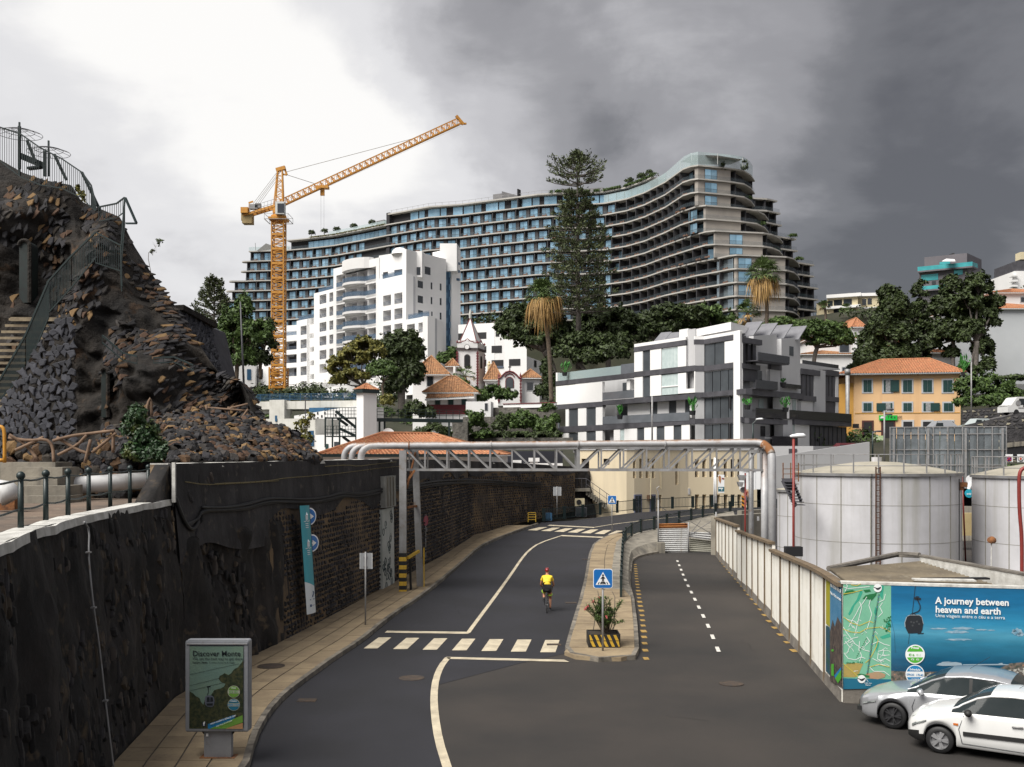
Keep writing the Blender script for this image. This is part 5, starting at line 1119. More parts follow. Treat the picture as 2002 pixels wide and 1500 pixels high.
def sHs(label,pxl,pxr,D,dep,yb,ye,rh,wm,rm,wins_=(),name='house',cat='house',flat_=False,z0=None):
 c=[(X(pxl,D),D),(X(pxr,D),D),(X(pxr,D)+.3,D+dep),(X(pxl,D)+.3,D+dep)];zb_=Z(yb,D)if z0 is None else z0;z1=Z(ye,D)
 if flat_:
  t=Tg(name,label,cat,((c[0][0]+c[1][0])/2,D,zb_));m=MB();m.prism(c,zb_,z1);m.Bd('wall',wm,t)
 else:
  w=c[1][0]-c[0][0];r=min(dep,w)*.45;t=box_house(name,label,cat,c,zb_,z1,wm,rm,rh,[(c[0][0]+r,D+dep/2),(c[1][0]-r,D+dep/2)]if w>dep else[((c[0][0]+c[1][0])/2,D+r),((c[0][0]+c[1][0])/2,D+dep-r)])
 pth=Path([(pxl,D),(pxr,D)])
 for a,b,y0,y1,mt in wins_:
  s0,s1=pth.sA(a),pth.sA(b);m=MB();pth.box(m,s0,s1,Z(y1,D),Z(y0,D),.0,.06);fr=m.Bd('window',MGw,t);m=MB();e=min(.15,(s1-s0)*.12);pth.box(m,s0+e,s1-e,Z(y1,D)+e,Z(y0,D)-e,.06,.1);m.Bd('pane',mt,fr)
 return t
sHs('white house with low tiled roof behind the modern block near the round tree',1570,1672,185,10,740,693,1.0,MWh,Mbt,[(1640,1661,668,690,M_win),(1645,1661,717,733,M_win)],z0=8)
sHs('upper white house storey with ironwork window below the umbrella tree',1585,1668,190,8,700,662,.8,MWh,Mo_,[(1643,1662,673,690,M_win)],z0=10)
t=sHs('small white house with steep orange roof among the dark trees',1665,1690,205,8,700,640,2.0,MWh,Mo_,[],z0=14)
sHs('low orange roofed house half hidden by tall dark trees',1745,1795,182,9,745,694,2.6,MGw,Mo_,[],z0=12)
sHs('small tiled annex roof left of the pale blank wall',1822,1862,172,5,760,690,.7,MGw,Mo_,[],z0=12)
sHs('large plain pale building with blank side wall and tiled eaves at the right edge',1868,2080,176,24,745,604,2.2,mat('pale_render',(.50,.52,.54),(.46,.48,.50),scale=.2,rough=.85,streak=(.40,.41,.42),st=.2,stsc=.5),Mo_,[],z0=8)
sHs('white upper storey with tiled roof behind the pale blank wall',1935,2080,187,18,604,573,1.6,MWh,Mo_,[(1994,2010,580,592,M_win)],z0=28)
m=MB();st_=Tg('outdoor_stair','long outdoor stair with white stringer between the tall dark trees','stairs',P(1822,690,176));m.bar(P(1803,681,176),P(1829,656,176),.25,.7);m.Bd('stringer',MWh,st_)
m=MB()
for t in np.linspace(0,1,10):q=P(1803,681,176).lerp(P(1829,656,176),t);m.bar(q+V3((0,.5,-4.5)),q+V3((0,.5,-.2)),.18,.18)
m.Bd('stair_post',MSl,st_,kind='stuff')
M_teal2=mat('turquoise_glass',(.08,.42,.44),(.05,.30,.33),scale=.3,rough=.15,metal=.2)
M_purple=mat('purple_cladding',(.13,.12,.135),(.10,.092,.105),scale=.3,rough=.6)
gt=Tg('apartment_block','grey purple apartment block with turquoise glass balconies above the dark trees','building',P(1860,620,300))
GT=Path([(1795,300),(1898,292),(1929,303)])
m=MB();GT.box(m,0,GT.L[-1],42,Z(528,297),-14,-1.0);m.Bd('wall',M_purple,gt)
m=MB();GT.box(m,GT.sA(1806),GT.L[-1],Z(528,297),Z(499,297),-13,-1.4);m.Bd('top_storey',M_purple,gt)
for y0,y1,a,b in((519,527,1795,1908),(558,565,1795,1850),(592,600,1780,1850)):
 m=MB();GT.box(m,max(.0,GT.sA(max(a,1795))),GT.sA(b),Z(y1,297),Z(y0,297),.4,.6);m.Bd('glass_balcony',M_teal2,gt);m=MB();GT.box(m,0,GT.sA(b),Z(y1+3,297),Z(y1,297),-1,.6);m.Bd('balcony_slab',M_purple,gt)
for a,b,y0,y1 in((1800,1835,534,546),(1868,1886,529,540),(1822,1830,548,555),(1838,1860,512,517)):m=MB();GT.box(m,GT.sA(a),GT.sA(b),Z(y1,297),Z(y0,297),-.98,-.9);m.Bd('window',M_teal2 if y0<547 else M_win,gt)
for a,b in((1846,1855),(1878,1883)):m=MB();GT.box(m,GT.sA(a),GT.sA(b),Z(499,297),Z(497 if a<1870 else 493,297),-6,-4);m.Bd('chimney',MDk,gt)
m=MB();m.poly([P(1841,511,292),P(1868,511,291),P(1866,507,294),P(1850,506,295)]);m.Bd('awning',MWh,gt)
cf=Tg('apartment_block','cream balconied apartment block with white roof bands left of the dark trees','building',P(1670,640,290))
CF=Path([(1617,292),(1677,288),(1678,291),(1745,289)])
M_cream2=mat('cream_render',(.62,.54,.36),(.56,.49,.33),scale=.3,rough=.85)
m=MB();CF.box(m,0,CF.L[-1],38,Z(578,290),-12,0);m.Bd('wall',M_cream2,cf)
for a,b,y0,y1,w in((1615,1678,575.5,582,.9),(1679,1745,573,579,.6),(1615,1675,598.5,603.5,1.2),(1615,1672,616,621,1.2),(1679,1745,600,603,.1)):m=MB();CF.box(m,max(0,CF.sA(a)),CF.sA(b),Z(y1,290),Z(y0,290),-.3,w);m.Bd('white_band',MWh,cf)
for a,b,y0,y1 in((1618,1628,587,597),(1630,1646,586,597),(1649,1665,586,597),(1685.5,1693,584,596),(1696,1704,583,595),(1722,1730,583,595),(1685.5,1693,600.5,612),(1630,1660,604,614)):m=MB();CF.box(m,CF.sA(a),CF.sA(b),Z(y1,290),Z(y0,290),.02,.08);m.Bd('window',M_win,cf)
for a in(1676,1692,1717):m=MB();CF.box(m,CF.sA(a),CF.sA(a+9),Z(573.5,290),Z(571,290),-4,-2);m.Bd('solar_panel',MT['solar_panel'],cf)
m=MB();CF.box(m,0,CF.sA(1650),Z(634,280),Z(613,280),2.5,3.0);m.Bd('green_glass_terrace',mat('green_glass',(.22,.30,.28),rough=.2),cf)
wt=Tg('apartment_tower','white and grey tower block with stepped balconies at the right edge of the skyline','building',P(2000,600,290))
m=MB();m.prism([(X(1984,285),285),(X(2060,285),285),(X(2060,285),300),(X(1984,285),300)],35,Z(530,285));m.Bd('wall',MWh,wt)
m=MB();m.prism([(X(1990,285),285.5),(X(2060,285),285.5),(X(2060,285),299),(X(1990,285),299)],Z(530,285),Z(509,285));m.Bd('grey_storey',MSl,wt)
m=MB();m.box(P(1998,502,288),(2.2,3,2));m.Bd('glass_lantern',M_cream2,wt)
for y in(540,550,560):m=MB();m.box(P(1981,y,285),(1.6,2,.5));m.Bd('balcony',MWh,wt)
# church and its houses
M_red=mat('dark_red_stone',(.17,.025,.03),(.12,.02,.025),scale=3,rough=.7)
c5x,c5y=conv(4.6875,800,580)
Dc=160.0;T=Tg('church_tower','white bell tower with dark red quoins, clock ring and pointed spire','church',P(915,790,Dc))
def PX(x,y,D=Dc):return P(c5x(x),c5y(y),D)
fl_,fr_=PX(440,490),PX(625,490);w=(fr_-fl_).x;zt=fl_.z;zb0=11.0;back=Dc+4.2;xr2=X(c5x(690),163.8)
base=[(fl_.x,Dc),(fr_.x,Dc+.4),(xr2,Dc+4.0),(fl_.x+(xr2-fr_.x),Dc+3.8)]
m=MB();m.prism(base,zb0,zt);m.Bd('tower_wall',MWh,T)
def grow(c,k):
 cc=V3((sum(p[0]for p in c)/len(c),sum(p[1]for p in c)/len(c)));return[tuple(cc+(V3(p)-cc)*k)for p in c]
m=MB();m.prism(grow(base,1.1),zt,zt+.35);m.Bd('cornice',mat('grey_stone',(.09,.075,.075),(.06,.05,.05),scale=3),T)
zp=Z(c5y(455),Dc);m=MB();m.prism(grow(base,1.0),zt+.35,zp+.6);m.Bd('parapet',MWh,T)
q=grow(base,.97);zs0=Z(c5y(405),Dc)
m=MB()
for i in range(4):
 a=V3((*base[i],zp+.6));b=V3((*base[(i+1)%4],zp+.6));mid=a.lerp(b,.5)
 m.tube([a.lerp(b,t)+V3((0,0,.5*math.exp(-((t-.5)/.18)**2)+.06*math.cos(t*25)))for t in np.linspace(0.05,.95,17)],.07,5);m.lathe((a.x,a.y,a.z-.1),[(.1,0),(.16,.15),(.05,.35),(0,.45)],8)
m.Bd('scroll_parapet',M_red,T)
m=MB();c=PX(530,462,Dc-.05);m.disc(c,.42,(0,-1,0),22,0,.12);m.Bd('clock_ring',MT['grey_stone'],T);m=MB();m.disc(c-V3((0,.08,0)),.34,(0,-1,0),22,0,.1);m.Bd('clock_face',MWh,T)
sb=grow(base,.74);m=MB();m.prism(sb,zp+.5,zs0+.1);m.Bd('spire_drum',MWh,T)
ap=PX(560,190,Dc+2.2);m=MB();k=len(m.v);sq=grow(base,.78);m.add([(x,y,zs0+.1)for x,y in sq]+[tuple(ap)],[(0,1,4),(1,2,4),(2,3,4),(3,0,4)]);m.Bd('spire',MWh,T)
m=MB()
for x,y in sq:m.tube([(x,y,zs0+.1),ap],.07,5)
m.Bd('spire_edge',M_red,T)
m=MB();m.lathe(ap-V3((0,0,.3)),[(.12,0),(.24,.3),(.2,.45),(.27,.6),(.16,1.2),(.03,1.6),(0,1.65)],10);m.Bd('finial',mat('finial_white',(.55,.56,.52),(.4,.4,.38),scale=3),T,smooth=True)
m=MB()
for cx_,cyy in((base[0]),(base[1]),(base[2])):
 z=zb0;i=0
 while z<zt-.3:m.box((cx_,cyy,z+.1),(.2 if i%2 else.36,.2 if i%2 else.36,.17));z+=.21;i+=1
m.Bd('quoins',M_red,T,kind='stuff')
def arch(parent,pa,s,z0,w,h,mt=MDk,fm=None):
 fm=fm or MT['grey_stone']
 for k,(ww,mm,wo)in enumerate(((w+.24,fm,.06),(w,mt,.1))):
  m=MB();pts=[(-ww/2,0),(ww/2,0)]+[(ww/2*math.cos(a),h-w/2+ww/2*math.sin(a))for a in np.linspace(0,math.pi,9)]
  q=[];
  for u,v in pts:p=pa.pt(s+u,wo);q.append((p.x,p.y,z0+v))
  q2=[];
  for u,v in pts:p=pa.pt(s+u,-.02);q2 .append((p.x,p.y,z0+v))
  n=len(q);m.add(q+q2,[tuple(range(n))]+[(i,(i+1)%n,n+(i+1)%n,n+i)for i in range(n)]);m.Bd('arched_window' if k==0 else 'opening',mm,parent)
TP=Path([base[0],base[1]],xy=True);arch(T,TP,TP.sA(c5x(531)),PX(530,645).z,.68,1.85)
TP2=Path([base[1],base[2]],xy=True);arch(T,TP2,TP2 .L[-1]*.5,PX(530,648).z,.6,1.8)
def hs(label,x0,x1,D,dep,yb,ye,rh,rm=Mbt,wins_=(),wm=MWh,z0=None,ridge=None,name='house'):
 return sHs(label,c5x(x0),c5x(x1),D,dep,c5y(yb),c5y(ye),rh,wm,rm,[(c5x(a),c5x(b),c5y(c),c5y(d),mt)for a,b,c,d,mt in wins_],z0=z0,name=name)
hs('white house with brown tiled hip roof left of the bell tower',32,352,151,8,1050,716,2.9,wins_=[(155,228,725,828,M_win)],z0=9)
hs('low tiled wing behind the white house beside the bell tower',345,450,158,6,900,640,1.2,z0=10)
hs('white church house with brown tiled roof between tower and chapel gable',697,845,158,7,900,765,2.8,wins_=[(712,780,795,850,M_win)],z0=10)
vh=hs('single storey white house with green doors, red base and tiled verandah',158,600,143,6,1100,880,2.4,wins_=[(232,290,940,1010,M_shut),(350,412,938,1048,M_shut),(475,532,935,1000,M_shut)],z0=8)
m=MB();slope(m,P(c5x(145),c5y(935),141.3),P(c5x(592),c5y(912),141.3),P(c5x(588),c5y(880),143),P(c5x(170),c5y(888),143),sp=.3);m.Bd('verandah_roof',Mbt,vh)
m=MB();v0,v1=P(c5x(148),c5y(938),141.4),P(c5x(590),c5y(915),141.4)
for t in np.linspace(0,1,46):m.box(v0 .lerp(v1,t)-V3((0,0,.12)),(.14,.05,.25))
m.Bd('scalloped_fringe',MWh,vh,kind='stuff')
m=MB();m.box((X(c5x(340),142.9),142.9,Z(c5y(1035),142.9)),(25.5*.0+(X(c5x(520),143)-X(c5x(170),143)),.12,1.3));m.Bd('red_base',M_red,vh)
sHs('white garden wall block beside the verandah house',c5x(520),c5x(748),140,3,c5y(1060),c5y(962),.1,MWh,Mbt,[(c5x(690),c5x(720),c5y(975),c5y(1045),M_win)],flat_=True,z0=8,name='wall_block',cat='wall')
ch=Tg('chapel','white chapel front with curved dark red gable and stone cross','church',P(c5x(920),c5y(960),155))
xx=lambda x:X(c5x(x),155);zz=lambda y:Z(c5y(y),155)
prof=[(812,1000),(812,752),(835,748),(860,720),(885,697),(920,687),(955,697),(985,722),(1008,748),(1030,752),(1030,1000)]
m=MB();pts=[(xx(a),zz(b))for a,b in prof];n=len(pts);m.add([(x,155,z)for x,z in pts]+[(x,162,z)for x,z in pts],[tuple(reversed(range(n))),tuple(range(n,2*n))]+[((i+1)%n,i,n+i,n+(i+1)%n)for i in range(n)]);m.Bd('gable_wall',MWh,ch)
m=MB();m.tube([V3((xx(a),154.9,zz(b)+.05))for a,b in prof[1:-1]],.13,6);m.tube([V3((xx(a),154.9,zz(b)))for a,b in((875,738),(895,712),(920,705),(945,712),(965,738))],.08,6);m.Bd('gable_moulding',M_red,ch)
m=MB();
for x in(820,1022):
 z=zz(965);i=0
 while z<zz(755):m.box((xx(x),154.95,z),(.32 if i%2 else.18,.2,.18));z+=.24;i+=1
m.Bd('quoins',M_red,ch,kind='stuff')
for x in(822,1020):m=MB();m.lathe((xx(x),155.2,zz(752)),[(.15,0),(.2,.15),(.08,.3),(.16,.45),(.04,.8),(0,1.0)],8);m.Bd('pinnacle',M_red,ch)
m=MB();m.bar((xx(922),155.2,zz(690)),(xx(922),155.2,zz(628)),.16,.16);m.bar((xx(908),155.2,zz(645)),(xx(936),155.2,zz(645)),.16,.16);m.Bd('cross',MT['grey_stone'],ch)
CP=Path([(c5x(812),155),(c5x(1030),155)]);arch(ch,CP,CP.sA(c5x(920)),zz(835),1.05,1.5,M_win,M_red)
hs('white annex with grey shuttered window right of the chapel gable',1032,1195,156,6,1000,748,1.4,wins_=[(1072,1143,780,865,M_win)],z0=9)
m=MB();m.tube([P(c5x(418),c5y(700),157),P(c5x(418),c5y(640),157)],.22,8);m.Bd('chimney',MWh,label='thin white chimney pipe on the tiled wing beside the tower',cat='chimney')
m=MB();m.box(P(c5x(733),c5y(650),160),(.5,.5,1.1));m.lathe(P(c5x(733),c5y(622),160),[(.34,-.1),(.3,.1),(.1,.2),(.18,.4),(0,.55)],8);m.Bd('chimney',M_cream2,label='stone chimney with red cap between bell tower and white flats',cat='chimney')
M_twall=mat('rubble_wall',(.16,.15,.13),(.07,.065,.06),scale=1.2,rough=.95,bump=.8,bscale=3,streak=(.06,.055,.05),st=.4)
for lab,pts,yt,w in(('grey terrace wall with white coping below the chapel',[(958,143),(1085,139)],797,.6),('long stone terrace wall half covered by hedges',[(905,134),(1090,133)],815,.6),('low stone wall under the ivy hedge above the pipe',[(900,128),(1120,127)],856,.8)):
 pa=Path(pts);m=MB();pa.box(m,0,pa.L[-1],3.5,Z(yt,pa.pt(1).y),-w,0);m.Bd('terrace_wall',M_twall,label=lab,cat='wall')
pa=Path([(984,142.5),(1086,138.5)]);m=MB();pa.box(m,0,pa.L[-1],Z(797,140),Z(789,140),-.4,.05);o=m.Bd('garden_wall',MWh,label='white garden wall with thin red coping in front of the tall palm',cat='wall')
m=MB();pa.box(m,0,pa.L[-1],Z(789,140),Z(787.5,140),-.5,.15);m.Bd('coping',M_red,o)
m=MB();pa=Path([(884,124),(914,124)]);pa.box(m,0,pa.L[-1],4,Z(823,124),-4,0);m.Bd('stone_bastion',M_twall,label='rough stone bastion under the end of the footbridge',cat='wall')
# cream building, dark roof block and orange roofed hall
M_cream=mat('cream_wall',(.74,.63,.45),(.68,.58,.41),scale=.2,rough=.85,streak=(.45,.38,.28),st=.3,stsc=.7)
cb=Tg('cream_building','long cream building with narrow dark windows behind the curving road','building',(X(1300,96),96,1.2))
CB=Path([(1133,93.2),(1225,92.3),(1240,92.6),(1330,97),(1346,97.6),(1480,99.5)])
def cream(a,b,ops_,z1):
 global wall
 wall=MB();column(CB,a,b,ops_,.9,z1,back=-.9);wall.Bd('wall',M_cream,cb)
inside=MB()
def co_(lst,y0,y1):return[(a,b,CB.z((a+b)/2,y1),CB.z((a+b)/2,y0))for a,b in lst]
up1=co_([(1237.5,1243.5),(1250,1256.2),(1262.5,1269.7),(1274.5,1280.7)],897,935)
dr1=co_([(1137,1152)],897,956);sw1=co_([(1180,1192)],897,909)
lw1=co_([(1286,1293.5)],968,999);sl=co_([(1320.3,1326.5)],905,948);
lw2=co_([(1358.6,1367),(1373,1381),(1387,1395),(1401,1408),(1415,1423),(1428.5,1436.5),(1442,1449)],967,1001)
up2=co_([(1358.6,1367),(1373,1381),(1387,1395),(1401,1408),(1415,1423),(1428.5,1436.5),(1442,1449)],898,933)
ztop=7.05
cream(1133,1225,dr1+sw1,ztop);cream(1225,1346,up1+lw1+sl,ztop);cream(1346,1480,lw2+up2,ztop-.1)
inside.Bd('inner_dark',mat('dark_brown_glass',(.05,.038,.038),(.03,.025,.027),scale=.8,rough=.3),cb)
for(a,b,zb_,zt_)in up1+up2+lw2+lw1+sl:m=MB();s0,s1=CB.sA(a),CB.sA(b);CB.box(m,s0,s1,zb_,zt_,-.55,-.5);m.Bd('window',mat('brown_glass',(.06,.045,.047),(.035,.03,.033),scale=.5,rough=.15,spec=.9),cb)
for a,b in((1239,1254),(1270,1281)):m=MB();s0,s1=CB.sA(a),CB.sA(b);CB.box(m,s0,s1,1.2,CB.z(a,967),.0,.08);f_=m.Bd('blue_door',mat('blue_grey_frame',(.16,.17,.24),rough=.6),cb);m=MB();CB.box(m,s0+.12,(s0+s1)/2-.04,1.2,CB.z(a,970),.08,.1);CB.box(m,(s0+s1)/2+.04,s1-.12,1.2,CB.z(a,970),.08,.1);m.Bd('door_glass',M_win,f_)
m=MB();CB.box(m,0,CB.L[-1],ztop-.1,ztop+.12,-1,.08);m.Bd('parapet_coping',MGw,cb)
m=MB();CB.box(m,CB.sA(1228),CB.sA(1478),ztop-.3,ztop-.05,-9,-1);m.Bd('flat_roof',MGw,cb)
for a,y in((1346,955),(1306,950),(1252,960)):pass
m=MB();CB.box(m,CB.sA(1345),CB.sA(1348),CB.z(1346,967),CB.z(1346,955),.0,.12);m.Bd('meter_box',MGw,cb)
m=MB();CB.box(m,CB.sA(1264.5),CB.sA(1270),CB.z(1267,978),CB.z(1267,968),.02,.3);m.Bd('brown_box',mat('brown_wood',(.16,.09,.05),(.1,.06,.04),scale=5),cb)
m=MB();m.tube([CB.pt(CB.sA(1267),.3).to_3d()+V3((0,0,CB.z(1267,976))),CB.pt(CB.sA(1268),.35).to_3d()+V3((0,0,CB.z(1268,925)))],.045,6);m.tube([V3((*CB.pt(CB.sA(1291),.1),CB.z(1291,955))),V3((*CB.pt(CB.sA(1291),.1),CB.z(1291,890)))],.03,5);m.Bd('drain_pipe',M_cream2,cb)
es=Tg('outside_stairs','concrete outside stairs with thin railing down the cream building','stairs',(X(1165,91.5),91.5,1.4))
Ds=91.6;top_=P(1146,957,Ds);bot=P(1186,986,Ds)
m=MB();m.box((X(1137,Ds),Ds+.6,Z(958,Ds)),(1.5,1.6,.25));m.Bd('landing',M_conc,es)
n=9
for i in range(n):
 q=top_.lerp(bot,(i+.5)/n);m=MB();m.hexa([(q.x-.12,Ds,q.z-.45),(q.x+.14,Ds,q.z-.45),(q.x+.14,Ds+1,q.z-.45),(q.x-.12,Ds+1,q.z-.45),(q.x-.12,Ds,q.z),(q.x+.14,Ds,q.z),(q.x+.14,Ds+1,q.z),(q.x-.12,Ds+1,q.z)]);m.Bd('step',M_conc,es)
m=MB();up_=V3((0,0,.95));m.tube([top_+V3((-1.6,0,.95)),top_+up_,bot+up_+V3((.3,0,-.2))],.025,5);m.tube([top_+up_*.5,bot+up_*.5+V3((.3,0,-.2))],.02,5)
for t in(0,.33,.66,1):m.bar(top_.lerp(bot,t),top_.lerp(bot,t)+up_,.04,.04)
for i in range(5):m.bar(top_+V3((-i*.4,0,0)),top_+V3((-i*.4,0,.95)),.03,.03)
m.Bd('handrail',MSl,es)
ac=Tg('air_conditioner','beige air conditioner unit with round fan under the outside stairs','air conditioner',P(1137,985,91));m=MB();m.box(P(1133,982,91),(.85,.5,.66));m.Bd('casing',M_cream2,ac);m=MB();m.disc(P(1132,982,90.72),.22,(0,-1,0),18,0,.06);m.Bd('fan_grille',MDk,ac)
m=MB();m.box(P(1136,1001,90.6),(.95,.5,.8));m.box(P(1136,1001,90.33),(.8,.04,.65),mi=1);m.Bd('equipment_box',[MSl,M_win],label='dark equipment cabinet behind the far green fence',cat='cabinet')
m=MB();m.grid(lambda u,v:(lambda q:(q[0]+rockn(V3(q),.5),q[1]-abs(rockn(V3((q[1],q[0],q[2])),.6)),q[2]))((5.0+2.6*u-.8*v*u,91.2+1.2*u+v*.8,1.0+4.6*v)),18,18);m.Bd('rock_outcrop',M_wall,label='dark rock outcrop at the far end of the masonry wall',cat='rock',smooth=True)
db=Tg('dark_building','low dark grey building with white base behind the masonry wall','building',P(1030,912,104));m=MB();m.prism([(X(958,100),100),(X(1100,104),104),(X(1100,104),110),(X(958,100),110)],5.2,Z(882,102));m.Bd('wall',mat('dark_blue_render',(.055,.058,.075),(.045,.047,.06),scale=.5,rough=.8),db);m=MB();m.prism([(X(985,99),99),(X(1100,99),99),(X(1100,99),99.6),(X(985,99),99.6)],5.0,Z(906,99));m.Bd('white_parapet',MWh,db)
m=MB();m.box(P(1044,899,98),(1.0,.8,.35));m.box(P(1044,903,98),(.7,.6,.35));m.Bd('roof_vent',MWh,db);m=MB();m.box(P(1010,903,98.5),(.9,.5,.3));m.Bd('roof_vent',MWh,db)
m=MB();pa=Path([(886,95),(958,97)]);pa.box(m,0,pa.L[-1],5,Z(879,96),-3,0);m.Bd('white_shed',MWh,label='plain white shed wall behind the masonry wall',cat='building')
oh=box_house('tiled_hall','large hall with bright orange tiled hip roof behind the masonry wall','building',[(X(632,76),76),(X(965,80),80),(X(965,80)+1,97),(X(640,76),95)],5.2,6.55,MWh,Mo_,1.75,[(X(745,84),85),(X(842,86),88)],over=.5,sp=.3)
m=MB();m.bar((X(622,75.4),75.4,6.5),(X(972,79.3),79.3,6.5),.15,.22);m.Bd('green_gutter',MGn,oh)
M_wc=mat('white_concrete',(.62,.61,.57),(.5,.49,.45),scale=.6,rough=.85,streak=(.35,.34,.3),st=.5)
tr=Tg('terrace_bridge','pale concrete terrace bridge with blue railing in front of the crane base','bridge',P(600,850,150))
TB=Path([(485,151),(560,149),(700,147)])
m=MB();TB.box(m,0,TB.L[-1],lambda t:Z(800,149)+.15*0,lambda t:Z(784.5,149),-7,0);m.Bd('deck',M_wc,tr)
m=MB();TB.box(m,0.5,TB.sA(532),Z(808,150),Z(799.5,150),-6,-.6);m.Bd('deck_beam',M_wc,tr)
m=MB();TB.box(m,TB.sA(530),TB.sA(559),4,Z(782,149),-1.4,.5);m.Bd('support_pier',M_wc,tr);m=MB();TB.box(m,TB.sA(487),TB.sA(497),4,Z(800,149),-3,-.5);m.Bd('support_pier',M_wc,tr)
for k in range(5):m=MB();TB.box(m,0,TB.L[-1],Z(784,149)+.18+k*.2,Z(784,149)+.24+k*.2,-.35,-.28);m.Bd('rail',Mbp,tr)
m=MB();s=0.2
while s<TB.L[-1]:TB.box(m,s,s+.07,Z(784,149),Z(784,149)+1.05,-.4,-.3);s+=1.6
m.Bd('rail_posts',Mbp,tr,kind='stuff')
lb=Tg('white_building','white building with scattered small square windows under the terrace bridge','building',P(620,850,143))
LB=Path([(575,143),(700,140)]);m=MB();s6=LB.sA(660);LB.box(m,0,LB.L[-1],4,lambda t:Z(812,141)+1.3*min(1,t/s6)if t<=s6 else Z(812,141)+1.3,-8,0);m.Bd('wall',MWh,lb)
for a,y in((605,817),(612,822),(613.5,812),(620,818),(620,808),(628,814),(628,824),(606,827),(634,808),(636,818),(655,812),(662,806)):m=MB();LB.box(m,LB.sA(a),LB.sA(a+2.6),Z(y+2.5,141.5),Z(y-2.5,141.5),.0,.05);m.Bd('window',MDk,lb)
m=MB();LB.box(m,LB.sA(583),LB.sA(625),Z(812,142),Z(795,142),-6,-3);m.Bd('upper_glazing',Mbp,lb)
lb2=Tg('white_building','low white building with blue doors below the fire stairs','building',P(660,890,120));L2=Path([(470,124),(560,122),(620,121),(700,119)]);m=MB();L2 .box(m,L2 .sA(600),L2 .L[-1],4,Z(850,120),-8,0);m.Bd('wall',MWh,lb2)
m=MB();L2 .box(m,0,L2 .sA(600),4,Z(818,123),-8,-2);m.Bd('left_wing',M_wc,lb2)
for a,b,y0,y1,mt in((637,642,868,880,M_shut),(654,663,864,878,M_win),(605,614,842,872,Mbp),(521,525,810,822,Mbp)):m=MB();L2 .box(m,L2 .sA(a),L2 .sA(b),Z(y1,120.5),Z(y0,120.5),.02 if a>600 else-1.98,.12 if a>600 else-1.9);m.Bd('door',mt,lb2)
et=Tg('lift_tower','slim white lift tower with small orange pyramid roof','tower',P(717,870,112))
q=[(X(697,112),112),(X(710.5,111.4),111.4),(X(736.5,112.6),112.6),(X(722,113.4),114.4)];z1=Z(766,112);m=MB();m.prism(q,4,z1);m.Bd('shaft',MWh,et)
qe=grow(q,1.28);m=MB();m.prism(qe,z1-.15,z1+.2);m.Bd('green_eave',MGn,et)
cc=V3((sum(p[0]for p in q)/4,sum(p[1]for p in q)/4));apx=V3((cc.x,cc.y,Z(747.5,112)))
for i in range(4):
 m=MB();slope(m,V3((*qe[i],z1+.25)),V3((*qe[(i+1)%4],z1+.25)),apx,apx,sp=.24,amp=.04,rows=.35);m.Bd('roof',Mo_,et)
fs=Tg('fire_stairs','dark green steel fire stairs left of the lift tower','stairs',P(665,870,114));Df=114
def fl2(y,x0=635,x1=698):
 m=MB();m.prism([(X(x0,Df),Df),(X(x1,Df),Df),(X(x1,Df),Df+2.4),(X(x0,Df),Df+2.4)],Z(y,Df)-.12,Z(y,Df));m.Bd('landing',MGn,fs)
 m=MB();
 for h in(.35,.7,1.05):m.bar((X(x0,Df),Df,Z(y,Df)+h),(X(x1,Df),Df,Z(y,Df)+h),.06,.06)
 for t in np.linspace(0,1,12):xq=X(x0,Df)+(X(x1,Df)-X(x0,Df))*t;m.bar((xq,Df,Z(y,Df)),(xq,Df,Z(y,Df)+1.05),.045,.045)
 m.Bd('railing',MGn,fs)
fl2(816);fl2(852)
for px in(636,650,664,696):m=MB();m.bar(P(px,816,Df+.1),P(px,875,Df+.1),.16,.16);m.Bd('post',MGn,fs)
for(a,b,c,d)in((656,804,696,836),(660,818,680,832),(664,838,694,852),(670,854,694,872)):
 m=MB();m.bar(P(a,b,Df+.6),P(c,d,Df+.6),.1,.3);m.bar(P(a,b,Df+1.6),P(c,d,Df+1.6),.1,.3);m.Bd('stair_flight',MGn,fs)
fb=Tg('footbridge','thin dark green steel footbridge from the lift tower towards the church garden','bridge',P(820,830,116))
FBp=Path([(737,114),(905,118)]);m=MB();FBp.box(m,0,FBp.L[-1],Z(824,116)-.05,Z(819,116)+.02,-1.6,0);m.Bd('deck',MGn,fb);m=MB()
for h in(.35,.7,1.0):FBp.box(m,0,FBp.L[-1],Z(819,116)+h,Z(819,116)+h+.05,-.1,-.04)
s=0
while s<FBp.L[-1]:FBp.box(m,s,s+.05,Z(819,116),Z(819,116)+1.0,-.1,-.04);s+=.55 if False else.8
m.Bd('railing',MGn,fb)
for px in(742,752,878):m=MB();m.bar(P(px,822,115),P(px,862,115),.2,.2);m.Bd('post',MGn,fb)
m=MB();c=P(759,850,100);m.lathe((0,0,0),[(0,0),(.35,.03),(.6,.12),(.62,.13)],18);m.xf(Matrix.Translation(c)@Matrix.Rotation(math.radians(75),4,'X')@Matrix.Rotation(.3,4,'Y'));dsh=m.Bd('satellite_dish',M_sw,label='white satellite dish beside the lift tower',cat='satellite dish',smooth=True);m=MB();m.bar(c+V3((0,.1,0)),c+V3((0,.1,-1.2)),.06,.06);m.Bd('dish_mast',MSt,dsh)
